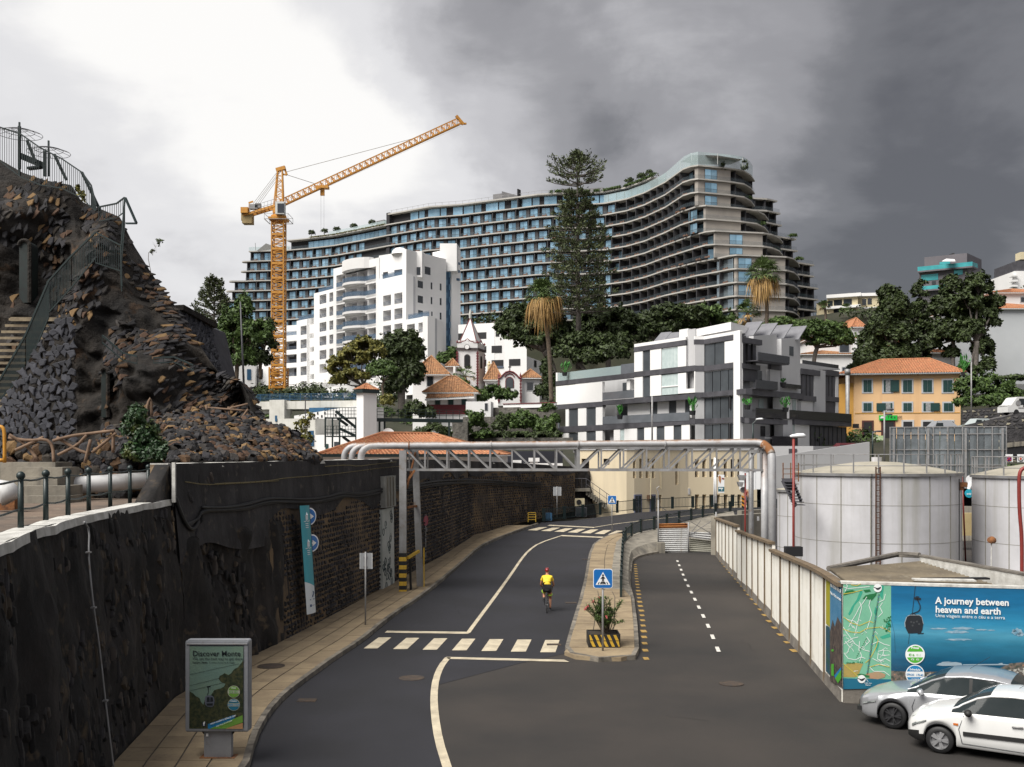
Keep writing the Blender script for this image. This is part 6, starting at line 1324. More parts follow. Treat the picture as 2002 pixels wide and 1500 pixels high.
# pipe gantry
gy=lambda px:49.4-(px-790)/700*1.3
gan=Tg('pipe_gantry','long grey lattice gantry carrying rusty pipes over the road','gantry',(X(790,49.4),49.4,0))
NX=[794,831,874,916,958,1001,1045,1088,1130.6,1175.5,1219,1264,1307.6,1353,1401,1447,1487.5]
zt_=lambda px:6.83+.10*(px-794)/700;zb_=lambda px:5.86
for plane,dy in enumerate((0,1.55)):
 pt=lambda px,z:V3((X(px,gy(px)),gy(px)+dy,z))
 for lab,zf in(('top_chord',zt_),('bottom_chord',zb_)):m=MB();m.bar(pt(790,zf(790)),pt(1492,zf(1492)),.085,.11);m.Bd(lab,MSt,gan)
 for i,px in enumerate(NX):
  m=MB();m.bar(pt(px,zb_(px)),pt(px,zt_(px)),.16 if i==8 else.075,.09);m.Bd('upright',MSt,gan)
  if i<len(NX)-1:
   a,b=px,NX[i+1];m=MB()
   if i<8:m.bar(pt(a,zt_(a)),pt(b,zb_(b)),.07,.08)
   else:m.bar(pt(a,zb_(a)),pt(b,zt_(b)),.07,.08)
   m.Bd('diagonal_brace',MSt,gan)
for px in NX:
 m=MB();
 for zf in(zt_,zb_):m.bar((X(px,gy(px)),gy(px),zf(px)+.06*(zf is zt_)),(X(px,gy(px)),gy(px)+1.55,zf(px)+.06*(zf is zt_)),.07,.07);
 m.Bd('cross_member',MSt,gan)
x0=X(790,49.4)
stripes=[(.0,.30)]
def tubez(name,x,y,z0,z1,r,mt,par,n=14,x1=None):
 m=MB();m.tube([(x,y,z0),(x if x1 is None else x1,y,z1)],r,n);return m.Bd(name,mt,par,smooth=True)
Dl=48.9
m=MB();m.box((x0,Dl,(1.98+6.75)/2+.02),(.32,.32,6.75-1.98));m.Bd('leg',MSt,gan)
M_by=mat('stripe_yellow',(.58,.36,.03),(.45,.28,.03),scale=4,rough=.6,speck=((.1,.07,.03),8,.4));M_bb=mat('stripe_black',(.012,.012,.012),rough=.6)
z=.10
for i in range(10):
 h=.19;m=MB();m.box((x0,Dl,z+h/2),(.335,.335,h));m.Bd('warning_stripe',M_by if i%2==0 else M_bb,gan);z+=h
m=MB();m.bar((x0+.65,Dl+1.75,.2),(x0+.42,Dl+1.6,6.8),.30,.30);m.Bd('leg',MSt,gan)
m=MB();m.bar((x0+.2,Dl+.1,1.75),(x0+.62,Dl+1.3,1.95),.12,.12);m.Bd('leg_brace',M_by,gan);m=MB();m.bar((x0+.32,Dl+.5,.15),(x0+.28,Dl+.4,1.85),.10,.10);m.Bd('leg_brace',M_bb,gan)
m=MB();m.box((x0+.85,Dl+1.55,1.1),(.05,.05,2));m.Bd('hazard_strip',M_by,gan)
m=MB();m.bar((x0+.17,Dl+.16,5.0),(x0+.45,Dl+1.5,6.7),.08,.08);m.bar((x0+.17,Dl+.16,4.1),(x0+.5,Dl+1.6,4.1),.1,.1);m.bar((x0+.17,Dl,5.3),(x0+.55,Dl,5.85),.1,.1);m.Bd('knee_brace',M_rust,gan)
xr_=X(1495,48.2)
for px,dy,r,mt in((1495,0,.165,M_pipe),(1483,1.5,.12,MSt)):tubez('leg',X(px,48.2),48.2+dy,0,6.75,r,mt,gan)
m=MB();m.bar((xr_-.3,48.2,3.6),(xr_+.05,49.7,3.6),.1,.12);m.bar((xr_,48.2,6.72),(X(1483,48.2),49.7,6.72),.15,.15);m.Bd('leg_brace',MSt,gan)
m=MB();m.add([(xr_-.2,48.05,6.65),(xr_+.2,48.05,6.65),(xr_+.02,48.05,7.0),(xr_-.2,48.35,6.65),(xr_+.2,48.35,6.65),(xr_+.02,48.35,7.0)],[(0,1,2),(5,4,3),(0,2,5,3),(1,4,5,2)]);m.Bd('pipe_saddle',MSt,gan)
pl_=Tg('pipeline','rust streaked white pipeline lying on top of the gantry with bends at both ends','pipe',(X(790,49.4),49.4,6.9))
for k in range(3):
 y=49.5+k*.52;xa=X((706,688,673)[k],y);zc=7.0;rr=.55
 pts=[V3((xa,y,4.9)),V3((xa,y,zc-rr))]+[V3((xa+rr*(1-math.cos(t)),y,zc-rr+rr*math.sin(t)))for t in np.linspace(.2,math.pi/2,6)]
 if k==0:
  pts+=[V3((X(950,49.2),49.1,7.02)),V3((X(1200,48.8),48.7,7.07)),V3((X(1478,48),48.1,7.14))]+[V3((X(1478,48)+.62*math.sin(t),48.1-.5*(t/1.57),7.14-.62*(1-math.cos(t))))for t in np.linspace(.3,math.pi/2,6)]+[V3((X(1478,48)+.66,47.5,0))]
  R=[.165]*(len(pts)-2)+[.185]*2
 else:
  pts+=[V3((X(1120,49),y,zc+.03)),V3((X(1480,49),y-.4,zc+.08))];R=[.15]*len(pts)
 m=MB();m.tube(pts,R,16);m.Bd('pipe',M_pipe,pl_,smooth=True)
for px in(800,960,1130,1300):y=gy(px);m=MB();m.tube([(X(px,y)-.025,y,7.0+.07*(px-800)/500),(X(px,y)+.025,y,7.0+.07*(px-800)/500)],.2,16);m.Bd('pipe_flange',M_rust if px==800 else M_pipe,pl_)
m=MB();c=V3((X(1478,48),48.1,7.14));m.tube([c+V3((.62*math.sin(t),-.5*(t/1.57),-.62*(1-math.cos(t))))for t in np.linspace(.45,1.45,6)],.19,16);m.Bd('rusty_elbow',mat('elbow_rust',(.22,.09,.03),(.40,.36,.32),scale=2.2,rough=.85,lo=.47,hi=.6,bump=.3),pl_,smooth=True)
# storage tanks
M_tank=mat('tank_paint',(.58,.575,.60),(.45,.445,.46),scale=.35,rough=.5,metal=.1,streak=(.30,.29,.25),st=.55,stsc=.8,bump=.04)
Mtr=mat('tank_roof',(.36,.33,.27),(.28,.26,.21),scale=.8,rough=.9)
def tank(label,x,y,r,zr_,dome,rail_=True,ladder=None,seams=9,z0=-.05):
 t=Tg('storage_tank',label,'storage tank',(x,y,z0))
 m=MB();m.lathe((x,y,0),[(r,z0),(r,zr_)],72);o=m.Bd('shell',M_tank,t,smooth=True)
 m=MB();m.lathe((x,y,0),[(r+.0,zr_-.03),(r+.1,zr_-.03),(r+.1,zr_+.09),(r-.05,zr_+.12),(r*.6,zr_+.12+dome*.55),(r*.25,zr_+.12+dome*.93),(0,zr_+.12+dome)],48);m.Bd('roof',Mtr,t,smooth=True)
 m=MB();m.lathe((x,y,0),[(r+.11,zr_-.05),(r+.13,zr_+.10)],48);m.Bd('rim',MSt,t,smooth=True)
 for i in range(seams):
  a=math.pi+(i+.35)*math.pi/seams;m=MB();px,py=x+(r+.004)*math.cos(a),y+(r+.004)*math.sin(a);m.box((px,py,(z0+zr_)/2),(.02,.05,zr_-z0-.1),a-math.pi);m.Bd('weld_seam',mat('seam',(.26,.25,.22),(.17,.16,.13),scale=3,rough=.8),t)
 for z in(zr_-1.55,zr_-3.5):m=MB();m.lathe((x,y,0),[(r+.006,z-.012),(r+.012,z),(r+.006,z+.012)],72);m.Bd('hoop_seam',MT['seam'],t,smooth=True)
 m=MB();m.lathe((x,y,zr_+.1),[(.28,dome-.1),(.28,dome+.25),(0,dome+.25)],14);m.Bd('roof_vent',M_tank,t)
 if rail_:
  n=22
  for h in(.5,1.08):
   m=MB();m.tube([(x+(r-.02)*math.cos(a),y+(r-.02)*math.sin(a),zr_+h)for a in np.linspace(0,2*math.pi,49)],.022,5,cap=False);m.Bd('guard_rail',MSt,t,smooth=True)
  for i in range(n):a=2*math.pi*(i+.4)/n;m=MB();m.box((x+(r-.02)*math.cos(a),y+(r-.02)*math.sin(a),zr_+.56),(.06,.06,1.1));m.Bd('guard_post',MSt,t)
 if ladder is not None:
  a=ladder;c,s=math.cos(a),math.sin(a);q=V3((x+(r+.12)*c,y+(r+.12)*s,0));tn=V3((-s,c,0));m=MB()
  for k in(-.10,.10):m.bar(q+tn*k+V3((0,0,z0)),q+tn*k+V3((0,0,zr_+.45)),.06,.06)
  z=z0+.3
  while z<zr_+.4:m.bar(q-tn*.10+V3((0,0,z)),q+tn*.10+V3((0,0,z)),.04,.04);z+=.28
  m.Bd('ladder',mat('ladder_rust',(.10,.035,.015),(.04,.025,.018),scale=6,rough=.9),t)
  m=MB();m.bar(q+tn*-.3+V3((0,0,z0)),q+tn*-.3+V3((0,0,zr_+.1)),.03,.03);m.Bd('ladder_pipe',MDk,t)
 return t
tx,ty=X(1714,58),58.0
t=tank('large grey storage tank with rusty ladder in the middle of the yard',tx,ty,4.36,Z(930,53.7),.58,True,-math.pi/2-.32)
m=MB();a=-.62;q=V3((tx+4.4*math.cos(a),ty+4.4*math.sin(a),Z(948,55)));m.box(q,(.5,.4,.25));m.box(q+V3((-.05,0,-.2)),(.25,.3,.2));m.Bd('gauge_box',M_rust,t)
m=MB();m.tube([(tx+4.45*math.cos(a-.12),ty+4.45*math.sin(a-.12),z)for z in(0,5.3)],.03,5);m.Bd('gauge_pipe',MDk,t)
st2=Tg('tank_stairs','dark steel stairs descending round the left side of the large tank','stairs',(tx-4.9,ty-1.5,0))
q0,q1=P(1530,939,55.5),P(1556,990,54.6);
m=MB();m.bar(q0,q1,.06,.22);m.bar(q0+V3((.5,-.1,0)),q1+V3((.3,.1,.25)),.05,.18);m.Bd('stringer',MSl,st2)
for i in range(9):t0=(i+.5)/9;q=q0 .lerp(q1,t0);m=MB();m.box(q+V3((.28*(1-t0*.4),0,0)),(.55,.6,.04));m.Bd('tread',MSl,st2)
m=MB();m.poly([q0+V3((-.1,-.1,.1)),q0+V3((.6,-.1,.1)),q0+V3((.6,-.1,-.5)),q0+V3((.25,-.1,-.5))]);m.Bd('gusset',MSl,st2)
m=MB();
for k in range(4):m.bar((X(1530,56),56,5.0+k*.27),(X(1562,56),56,5.0+k*.27),.035,.035)
for px in(1531,1546,1561):m.bar(P(px,942,56),P(px,905,56),.05,.05)
m.Bd('platform_rail',M_rust,st2)
tank('small pale tank partly hidden between the pipe and the large tank',X(1590,66),66,2.2,Z(962,64),.2,False,None,8)
tank('second grey storage tank with thin rusty ladder cut by the right edge',X(2092,57),57,4.9,Z(936,52.5),.8,True,-math.pi/2-.52)
# white panel wall, billboard and shed
M_wpanel=mat('white_panel',(.88,.86,.80),(.76,.73,.65),scale=.7,rough=.8,streak=(.22,.19,.14),st=.5,stsc=1.6,speck=((.25,.17,.09),2,.35))
M_brown=mat('panel_joint',(.17,.12,.07),(.10,.075,.05),scale=3,rough=.9)
M_base=mat('wall_base',(.20,.18,.155),(.09,.08,.07),scale=1.4,rough=.95,bump=.4,bscale=8)
pw=Tg('panel_wall','long white concrete panel wall stained along the sunken lane','wall',(11,48,0))
PW=lambda D:V3((8.77+.111*(D-27.8),D,0))
ds=[27.8,30.3,32.5,34.7,36.8,39.1,41.4];ds+=[41.4+2.19*i for i in range(1,7)];ds+=[54.6+2.19*i for i in range(1,7)]
def ptop(D):
 return float(np.interp(D,[27.8,31.3,41.35],[3.18,3.2,2.86]))if D<41.4 else(float(np.interp(D,[41.4,54.5],[3.14,2.66]))if D<54.55 else float(np.interp(D,[54.6,67.8],[2.91,2.5])))
out=V3((-.994,.11,0))
for i in range(len(ds)-1):
 a,b=ds[i],ds[i+1];za,zb2=ptop(a+.01),ptop(b-.01);e=.035;A_,B_=PW(a+e),PW(b-e);zl=.02
 m=MB();o=out*random.uniform(.0,.03);m.hexa([A_+o+V3((0,0,zl)),B_+o+V3((0,0,zl)),B_-out*.12+V3((0,0,zl)),A_-out*.12+V3((0,0,zl)),A_+o+V3((0,0,za-.1)),B_+o+V3((0,0,zb2-.1)),B_-out*.12+V3((0,0,zb2-.1)),A_-out*.12+V3((0,0,za-.1))]);m.v[-8:]=[m.v[-8:][j]for j in range(8)];m.Bd('wall_panel',M_wpanel,pw)
 m=MB();P0=PW(b);m.bar(P0-out*.02,P0-out*.02+V3((0,0,min(ptop(b-.05),ptop(b+.05))-.06)),.13,.14,up=(0,1,0));m.Bd('panel_post',M_brown,pw)
 m=MB();m.bar(PW(a)+out*.02+V3((0,0,za-.05)),PW(b)+out*.02+V3((0,0,zb2-.05)),.26,.1);m.Bd('coping',M_brown,pw)
m=MB();
for i in range(40):a=27.9+i;b=a+1.0;m.hexa([PW(a)+out*(.05+.03*noise.noise(V3((a,1,0)))),PW(b)+out*.05,PW(b),PW(a),PW(a)+out*.02+V3((0,0,.28+.12*noise.noise(V3((a,0,0))))),PW(b)+out*.02+V3((0,0,.28+.12*noise.noise(V3((b,0,0))))),PW(b)+V3((0,0,.4)),PW(a)+V3((0,0,.4))])
m.Bd('dirty_footing',M_base,pw,kind='stuff')
bb=Tg('billboard_wall','wall covered by a cable car billboard behind the parked cars','billboard',(11,27.3,0))
BB=Path([(8.77,27.8),(15.5,26.2)],xy=True);bx,by=conv(3.5724,1560,1080)
def bp(zx,zy,o=.02):
 px,py=bx(zx),by(zy);s=BB.sA(px);q=BB.pt(s,0);z=Z(py,q.y);r_=BB.pt(s,o);return V3((r_.x,r_.y,z))
m=MB();BB.box(m,0,BB.L[-1],0,3.16,-.2,0);m.Bd('wall',M_base,bb)
m=MB();BB.box(m,-.05,BB.L[-1],3.16,3.22,-.25,.03);m.Bd('wall_coping',M_cap,bb)
def art(name,polys,mt,o,par=bb,kind=None):
 m=MB()
 for p in polys:
  q=[bp(x,y,o)for x,y in p];m.poly(q)
 me=m.Bd(name,mt,par,kind=kind);return me
def line(pts,w):
 r=[]
 for(x0,y0),(x1,y1)in zip(pts,pts[1:]):
  d=V3((x1-x0,y1-y0));
  if d.length<1e-6:continue
  n=V3((-d.y,d.x)).normalized()*w/2;r.append([(x0-n.x,y0-n.y),(x1-n.x,y1-n.y),(x1+n.x,y1+n.y),(x0+n.x,y0+n.y)])
 return r
def circ(x,y,r,n=20,a0=0,a1=2*math.pi):return[(x+r*math.cos(a0+(a1-a0)*i/n),y+r*math.sin(a0+(a1-a0)*i/n))for i in range(n+(0 if a1-a0>6 else 1))]
mp=lambda n,c,c2=None,**k:mat('print_'+n,c,c2,rough=.45,**k)
P_map=mp('mint',(.17,.42,.28),(.14,.37,.25),scale=2);P_blue=mp('sea_blue',(.01,.12,.20));P_gr=mp('dark_green',(.01,.13,.04));P_tl=mp('teal_green',(.03,.30,.20));P_or=mp('ochre',(.36,.27,.08),(.30,.24,.07),scale=6);P_pk=mp('pink_tan',(.40,.22,.13),(.30,.25,.15),scale=8)
P_w=mp('white',(.72,.74,.74));P_yl=mp('yellow',(.50,.42,.06));P_bk=mp('black',(.012,.015,.02));P_g2=mp('bright_green',(.07,.36,.03));P_b2=mp('mid_blue',(.01,.19,.42))
art('map_sheet',[[(316,212),(650,219),(650,915),(316,905)]],P_map,.020);art('map_sea',[[(316,878),(650,886),(650,948),(316,955)]],P_blue,.026)
art('map_patch_ochre',[[(318,790),(345,775),(400,770),(455,778),(440,810),(425,850),(400,872),(318,870)]],P_or,.024)
art('map_patch_pink',[[(462,860),(480,845),(560,832),(612,850),(605,872),(560,885),(500,880)]],P_pk,.027)
art('map_woods',[[(318,290),(340,268),(380,262),(405,272),(370,285),(320,300)],[(450,325),(470,300),(500,292),(530,288),(552,278),(545,300),(515,335),(490,325)],[(455,262),(500,258),(510,272),(470,280)],[(410,850),(440,846),(500,860),(500,875),(450,865)]],P_gr,.028)
art('map_valleys',[[(440,260),(452,280),(430,330),(395,370),(380,410),(360,440),(350,430),(375,380),(410,330),(425,290)],[(575,215),(600,235),(590,330),(570,300),(580,260)],[(540,380),(555,400),(545,450),(530,420)],[(615,500),(640,460),(650,520),(610,540)],[(570,590),(640,565),(648,590),(590,605)],[(545,600),(568,640),(550,700),(540,650)]],P_tl,.023)
r=random.Random(4);rd=[]
for c in[[(335,212),(345,235),(330,270)],[(316,240),(350,252),(400,248),(440,245),(500,238)],[(480,310),(455,350),(430,380),(400,440),(380,470),(355,520)],[(505,330),(495,370),(515,430),(500,480),(480,540)],[(430,345),(445,380),(430,440),(410,520),(395,580)],[(316,450),(350,470),(395,480),(420,510)],[(316,520),(340,560),(400,640),(460,680),(500,690)],[(320,640),(380,600),(420,590)],[(560,350),(600,330),(610,290)],[(590,350),(570,380),(590,420),(560,450)],[(320,700),(350,740),(400,750),(440,730),(470,740)],[(330,620),(360,660),(345,700)],[(520,640),(560,620),(600,640),(640,650)],[(520,740),(560,760),(610,740),(645,760)],[(540,790),(580,780),(640,800)],[(430,620),(425,680),(445,720),(430,760)],[(480,590),(500,620),(470,650)],[(560,690),(600,680),(590,720),(640,715)],[(560,700),(555,745),(600,760)],[(500,800),(530,830),(600,830),(640,860)]]:rd+=line(c,3.6)
for k in range(26):
 x,y=r.uniform(330,620),r.uniform(500,830);c=[(x,y)]
 for i in range(3):x+=r.uniform(-22,22);y+=r.uniform(-18,18);c.append((min(645,max(320,x)),y))
 rd+=line(c,2.2)
art('map_roads',rd,P_w,.030,kind='stuff')
yl=[]
for c in[[(370,225),(410,232),(440,218)],[(316,290),(380,280),(450,262)],[(318,450),(370,490),(430,510),(500,480),(525,490)],[(316,535),(370,555),(430,560),(480,530),(530,525),(580,520),(645,555)],[(540,580),(560,610),(545,660),(520,710),(495,750),(470,770)],[(500,800),(560,780),(640,800)],[(316,775),(380,830),(420,870)]]:yl+=line(c,4.5)
art('map_main_roads',yl,P_yl,.032,kind='stuff')
tr_=[]
for i in range(22):x=322+r.uniform(0,130);y=768+r.uniform(-4,6);tr_.append(circ(x,y,3.4,6))
for i in range(30):x=r.uniform(600,648);y=430+r.uniform(0,100)+(648-x)*.8;tr_.append(circ(x,y,5,6))
for i in range(20):t0=i/19;tr_.append(circ(478-70*t0,600+130*t0+4*math.sin(i*3),3,6))
art('map_trees',tr_,P_gr,.033,kind='stuff')
art('map_cableway',line([(567,290),(535,520),(510,690),(486,850)],3.2)+line([(560,290),(528,520),(502,690),(480,850)],1.6),P_bk,.035,kind='stuff')
art('map_gondolas',[circ(567-.145*(y-290)-((y-520)*.02 if y>520 else 0),y,3.6,6)for y in(310,345,380,450,470,540,580,640,690,710,740,790,830)],P_b2,.037,kind='stuff')
for x,y,rr in((556,248,29),(444,883,28)):
 o=art('station_badge',[circ(x,y,rr,24)],P_w,.040);q=[(-28,-8),(-16,-4),(-2,0),(14,-6),(20,-10),(24,-3),(14,8),(4,14),(-8,11),(-14,3),(-28,-3)];art('bird_mark',[[(x+a,y+b)for a,b in q]],P_bk,.044,par=o)
art('map_leader',line([(475,880),(490,902)],2.5),P_w,.04)
P_pic=bpy.data.materials.new('print_seascape');P_pic.use_nodes=True
def pic_nodes():
 nt=P_pic.node_tree;N=nt.nodes.new;L=nt.links.new;b=nt.nodes['Principled BSDF'];b.inputs['Roughness'].default_value=.42
 tc=N('ShaderNodeTexCoord');sp=N('ShaderNodeSeparateXYZ');L(tc.outputs['Object'],sp.inputs[0])
 r=N('ShaderNodeValToRGB');e=r.color_ramp.elements;pts=[(0,(.005,.03,.075)),(.14,(.003,.045,.10)),(.30,(.003,.075,.15)),(.48,(.02,.16,.26)),(.56,(.06,.26,.38)),(.66,(.02,.20,.35)),(.85,(.004,.12,.26)),(1,(.003,.10,.22))]
 while len(e)<len(pts):e.new(.5)
 for k,(p,c)in zip(e,pts):k.position=p;k.color=(*c,1)
 mr=N('ShaderNodeMapRange');mr.inputs[1].default_value=0;mr.inputs[2].default_value=2.75;L(sp.outputs[2],mr.inputs[0]);L(mr.outputs[0],r.inputs[0])
 n=N('ShaderNodeTexNoise');n.inputs['Scale'].default_value=1.6;n.inputs['Detail'].default_value=4;mpn=N('ShaderNodeMapping');mpn.inputs['Scale'].default_value=(1,1,6);L(tc.outputs['Object'],mpn.inputs[0]);L(mpn.outputs[0],n.inputs['Vector'])
 h=N('ShaderNodeHueSaturation');m2=N('ShaderNodeMapRange');m2 .inputs[3].default_value=.75;m2 .inputs[4].default_value=1.3;L(n.outputs[0],m2 .inputs[0]);L(m2 .outputs[0],h.inputs['Value']);L(r.outputs[0],h.inputs['Color']);L(h.outputs[0],b.inputs['Base Color'])
pic_nodes()
art('seascape_sheet',[[(650,219),(1620,247),(1620,1010),(650,948)]],P_pic,.020)
M_city=mat('print_city',(.16,.13,.11),(.05,.06,.05),scale=9,rough=.5,speck=((.45,.22,.12),16,.9),lo=.42,hi=.55)
art('printed_city',[[(650,826),(760,832),(900,835),(1100,825),(1250,828),(1400,812),(1480,775),(1620,762),(1620,1010),(650,948)]],M_city,.024)
M_city2=mat('print_town_light',(.45,.44,.40),(.10,.09,.08),scale=14,rough=.5,lo=.45,hi=.52);art('printed_town_hills',[[(900,845),(1100,835),(1250,838),(1420,826),(1620,800),(1620,850),(1200,870),(900,862)]],M_city2,.026)
art('print_ship',[[(965,787),(985,773),(1040,768),(1100,765),(1140,772),(1148,790),(1010,792)],[(1150,781),(1420,778),(1470,782),(1470,787),(1150,787)],[(1400,775),(1425,770),(1430,778),(1400,780)],[(995,771),(1010,764),(1050,762),(1075,766),(1075,770)]],mp('ship',(.28,.36,.42)),.026)
cl=[]
for x,y,w_,h_ in((980,532,60,5),(1150,530,75,9),(1110,555,80,10),(1280,540,40,5),(1350,543,25,4),(1120,608,90,7),(1530,555,38,24),(1550,572,30,14),(1510,548,16,10)):cl.append([(x+w_*math.cos(a)*(1+.15*math.sin(a*5)),y+h_*math.sin(a)*(1+.3*math.sin(a*7)))for a in np.linspace(0,6.1,18)])
art('print_clouds',cl,mp('cloud',(.30,.40,.47),(.10,.25,.36),scale=5),.025)
art('print_cable',line([(820,225),(798,425)],4)+line([(778,570),(770,640)],2.5)+line([(650,470),(672,560),(680,700)],1.5),P_bk,.028)
art('print_gondola',[[(760,448),(778,436),(845,436),(862,448),(874,500),(868,540),(858,562),(770,566),(750,525),(746,490)],[(835,566),(878,561),(878,568),(835,570)]],P_bk,.030)
art('gondola_frame',line([(758,450),(745,490),(748,520)],5)+line([(762,446),(780,437),(846,437),(862,448)],4)+line([(864,450),(875,500)],3),mp('frame_grey',(.30,.34,.36)),.033)
art('gondola_arm',line([(795,435),(805,425),(840,412),(852,395),(852,370),(838,340),(830,318)],7)+[[(808,310),(830,316),(858,318),(858,330),(835,332),(815,330)],[(822,305),(846,308),(846,314),(822,314)]]+line([(780,436),(800,422)],4)+line([(825,436),(805,424)],4),P_bk,.034)
art('gondola_passengers',[circ(x,y,7,8)for x,y in((790,485),(808,490),(830,482),(800,510),(845,500))],mp('passenger',(.05,.055,.06)),.033)
for x,y,mt_,nm,l1,l2 in((817,711,P_g2,'price_badge','Prices','€16'),(816,849,P_b2,'schedule_badge','Schedule','09h00  17h45')):
 o=art(nm,[circ(x,y,68 if nm=='price_badge' else 66,32)],P_w,.040)
 rr=60;art('badge_top',[[(x+rr*math.cos(a),y+rr*math.sin(a))for a in np.linspace(math.pi+.33,2*math.pi-.33,14)]],mt_,.043,par=o);art('badge_bottom',[[(x+rr*math.cos(a),y+rr*math.sin(a))for a in np.linspace(.35,math.pi-.35,14)]],mt_,.043,par=o)
bang=math.atan2(26.2-27.8,15.5-8.77)
def btxt(body,zx,zy,hpx,mt,sx=1.0,bold=0,o=.045,par=bb,al='LEFT'):
 q=bp(zx,zy,o);size=hpx/3.5724*27.2/2050/.70;return text3(body,size,q,par,mt,rot=(math.pi/2,0,bang),bold=bold,sx=sx,ext=.001,align=al)
btxt('A journey between',958,356,46,P_w,.93,.0062);btxt('heaven and earth',958,418,46,P_w,.93,.0062);btxt('Uma viagem entre o céu e a terra',958,450,23,P_w,1.0,0)
btxt('Prices',817,672,15,P_w,1,.003,.047,al='CENTER');btxt('€16',792,722,16,P_g2,1,.002,.047,al='CENTER');btxt('€11',842,722,14,mp('pale_green',(.3,.5,.28)),1,0,.047,al='CENTER');btxt('€8   €5',817,752,12,P_w,1,.001,.047,al='CENTER')
btxt('Schedule',816,823,14,P_w,1,.002,.047,al='CENTER');btxt('09h00  17h45',816,860,15,P_b2,.95,.0005,.047,al='CENTER');btxt('open every day',816,882,6,P_w,1,0,.047,al='CENTER')
btxt('Cable Car',488,915,9,P_w,1,0,.045,al='CENTER');btxt('Station',488,928,9,P_w,1,0,.045,al='CENTER')
art('blue_ribbon',[[(1460,918),(1560,892),(1620,876),(1620,915),(1540,935),(1480,945)]],P_b2,.05);art('green_ribbon',[[(1500,950),(1620,915),(1620,975),(1560,975)]],P_g2,.052);btxt('car.com',1490,928,18,P_w,1,.001,.056)
sl_=Path([(PW(30.25).x,30.25),(PW(27.8).x,27.8)],xy=True)
def lp(zx,zy,o=.03):px,py=bx(zx),by(zy);s=sl_.sA(px);q=sl_.pt(s,o);return V3((q.x,q.y,Z(py,sl_.pt(s).y)))
def lart(nm,polys,mt,o):
 m=MB()
 for p in polys:m.poly([lp(x,y,o)for x,y in p])
 return m.Bd(nm,mt,bb)
lart('yellow_strip',[[(207,158),(236,175),(236,520),(207,500)]],mp('strip_yellow',(.36,.33,.02)),.045)
lart('blue_photo',[[(236,175),(314,210),(316,700),(236,660)]],mp('photo_blue',(.05,.19,.34),(.10,.26,.42),scale=1.2),.045)
lart('dark_photo',[[(236,560),(255,470),(270,520),(290,450),(305,480),(316,500),(318,945),(236,895)]],mat('print_buildings',(.03,.025,.03),(.13,.10,.08),scale=5,rough=.5,streak=(.01,.01,.012),st=.5),.05)
lart('small_photos',[[(207,510),(235,525),(236,860),(207,830)]],mat('print_leaf',(.02,.08,.05),(.02,.07,.16),scale=4,rough=.5),.05)
lart('photo_badges',[circ(257,685,9,12),[(248,780),(266,780),(266,865),(248,860)]],P_g2,.06);lart('ribbon',[[(275,880),(318,820),(318,880),(295,915)]],P_g2,.06);lart('ribbon_blue',[[(270,860),(318,800),(318,820),(275,880)]],P_b2,.06)
q=lp(240,236,.06);text3('Visit Monte with us',.19,q,bb,P_w,rot=(math.pi/2,0,math.atan2(27.8-30.25,PW(27.8).x-PW(30.25).x)),bold=.004,sx=.98);q=lp(241,290,.06);text3('Visite o Monte connosco',.12,q,bb,P_w,rot=(math.pi/2,0,math.atan2(27.8-30.25,PW(27.8).x-PW(30.25).x)),sx=1.2)
M_corr=mat('corrugated_roof',(.20,.165,.115),(.12,.10,.075),scale=.9,rough=.95,speck=((.28,.25,.2),3,.4),bump=.2,bscale=12)
sh=Tg('shed','low shed with brown corrugated roof and white side parapet behind the billboard','shed',(13,31,0))
a_=V3((X(1606,31.2)+.25,31.2,3.13));b_=V3((9.0,27.95,3.1));c_=V3((15.5,26.5,3.05));d_=V3((X(1755,34.4),34.4,3.22));e_=V3((X(1800,33.6),33.6,3.25))
for k,(t0,t1)in enumerate(((0,.52),(.5,1.0))):
 lift=V3((0,0,.03*(1-k)))
 m=MB();v=[];f=[];n=26;nn=n*4
 for i in range(nn+1):
  l=b_.lerp(a_,i/nn);r_=V3((13.6,27.1,2.85)).lerp(e_+V3((0,0,-.12)),i/nn);zz_=.045*math.cos(i*math.pi/2)+lift.z
  p,q=l.lerp(r_,t0),l.lerp(r_,t1);v+=[(p.x,p.y,p.z+zz_),(q.x,q.y,q.z+zz_)]
 m.add(v,[(2*i,2*i+1,2*i+3,2*i+2)for i in range(nn)]);m.Bd('roof_sheet',M_corr,sh)
m=MB();m.tube([a_.lerp(d_,0)+V3((0,.1,.05)),d_+V3((0,.1,.08)),e_+V3((0,.1,.1))],.09,8);m.Bd('ridge_cap',M_base,sh)
m=MB();p0=e_+V3((.0,.1,.0));p1=V3((X(2010,28.3),28.3,3.25));m.hexa([p0+V3((0,0,-.5)),p1+V3((0,0,-.5)),p1+V3((.15,.2,-.5)),p0+V3((.15,.2,-.5)),p0+V3((0,0,.06)),p1+V3((0,0,.06)),p1+V3((.15,.2,.06)),p0+V3((.15,.2,.06))]);m.Bd('white_parapet',M_cap,sh)
m=MB();m.bar(p0+V3((.08,.1,.09)),p1+V3((.08,.1,.09)),.24,.05);m.Bd('parapet_coping',M_base,sh)
m=MB();m.hexa([b_+V3((.2,.2,-.4)),V3((15.5,26.7,2.6)),p1+V3((0,0,-.6)),e_+V3((0,0,-.6)),b_+V3((.2,.2,-.1)),V3((15.5,26.7,2.6)),p1+V3((0,0,-.6)),e_+V3((0,0,-.4))]);m.prism([(9.1,28.0),(15.4,26.5),(p1 .x,p1 .y),(e_.x,e_.y),(a_.x,a_.y)],-.05,2.6);m.Bd('shed_body',M_base,sh)
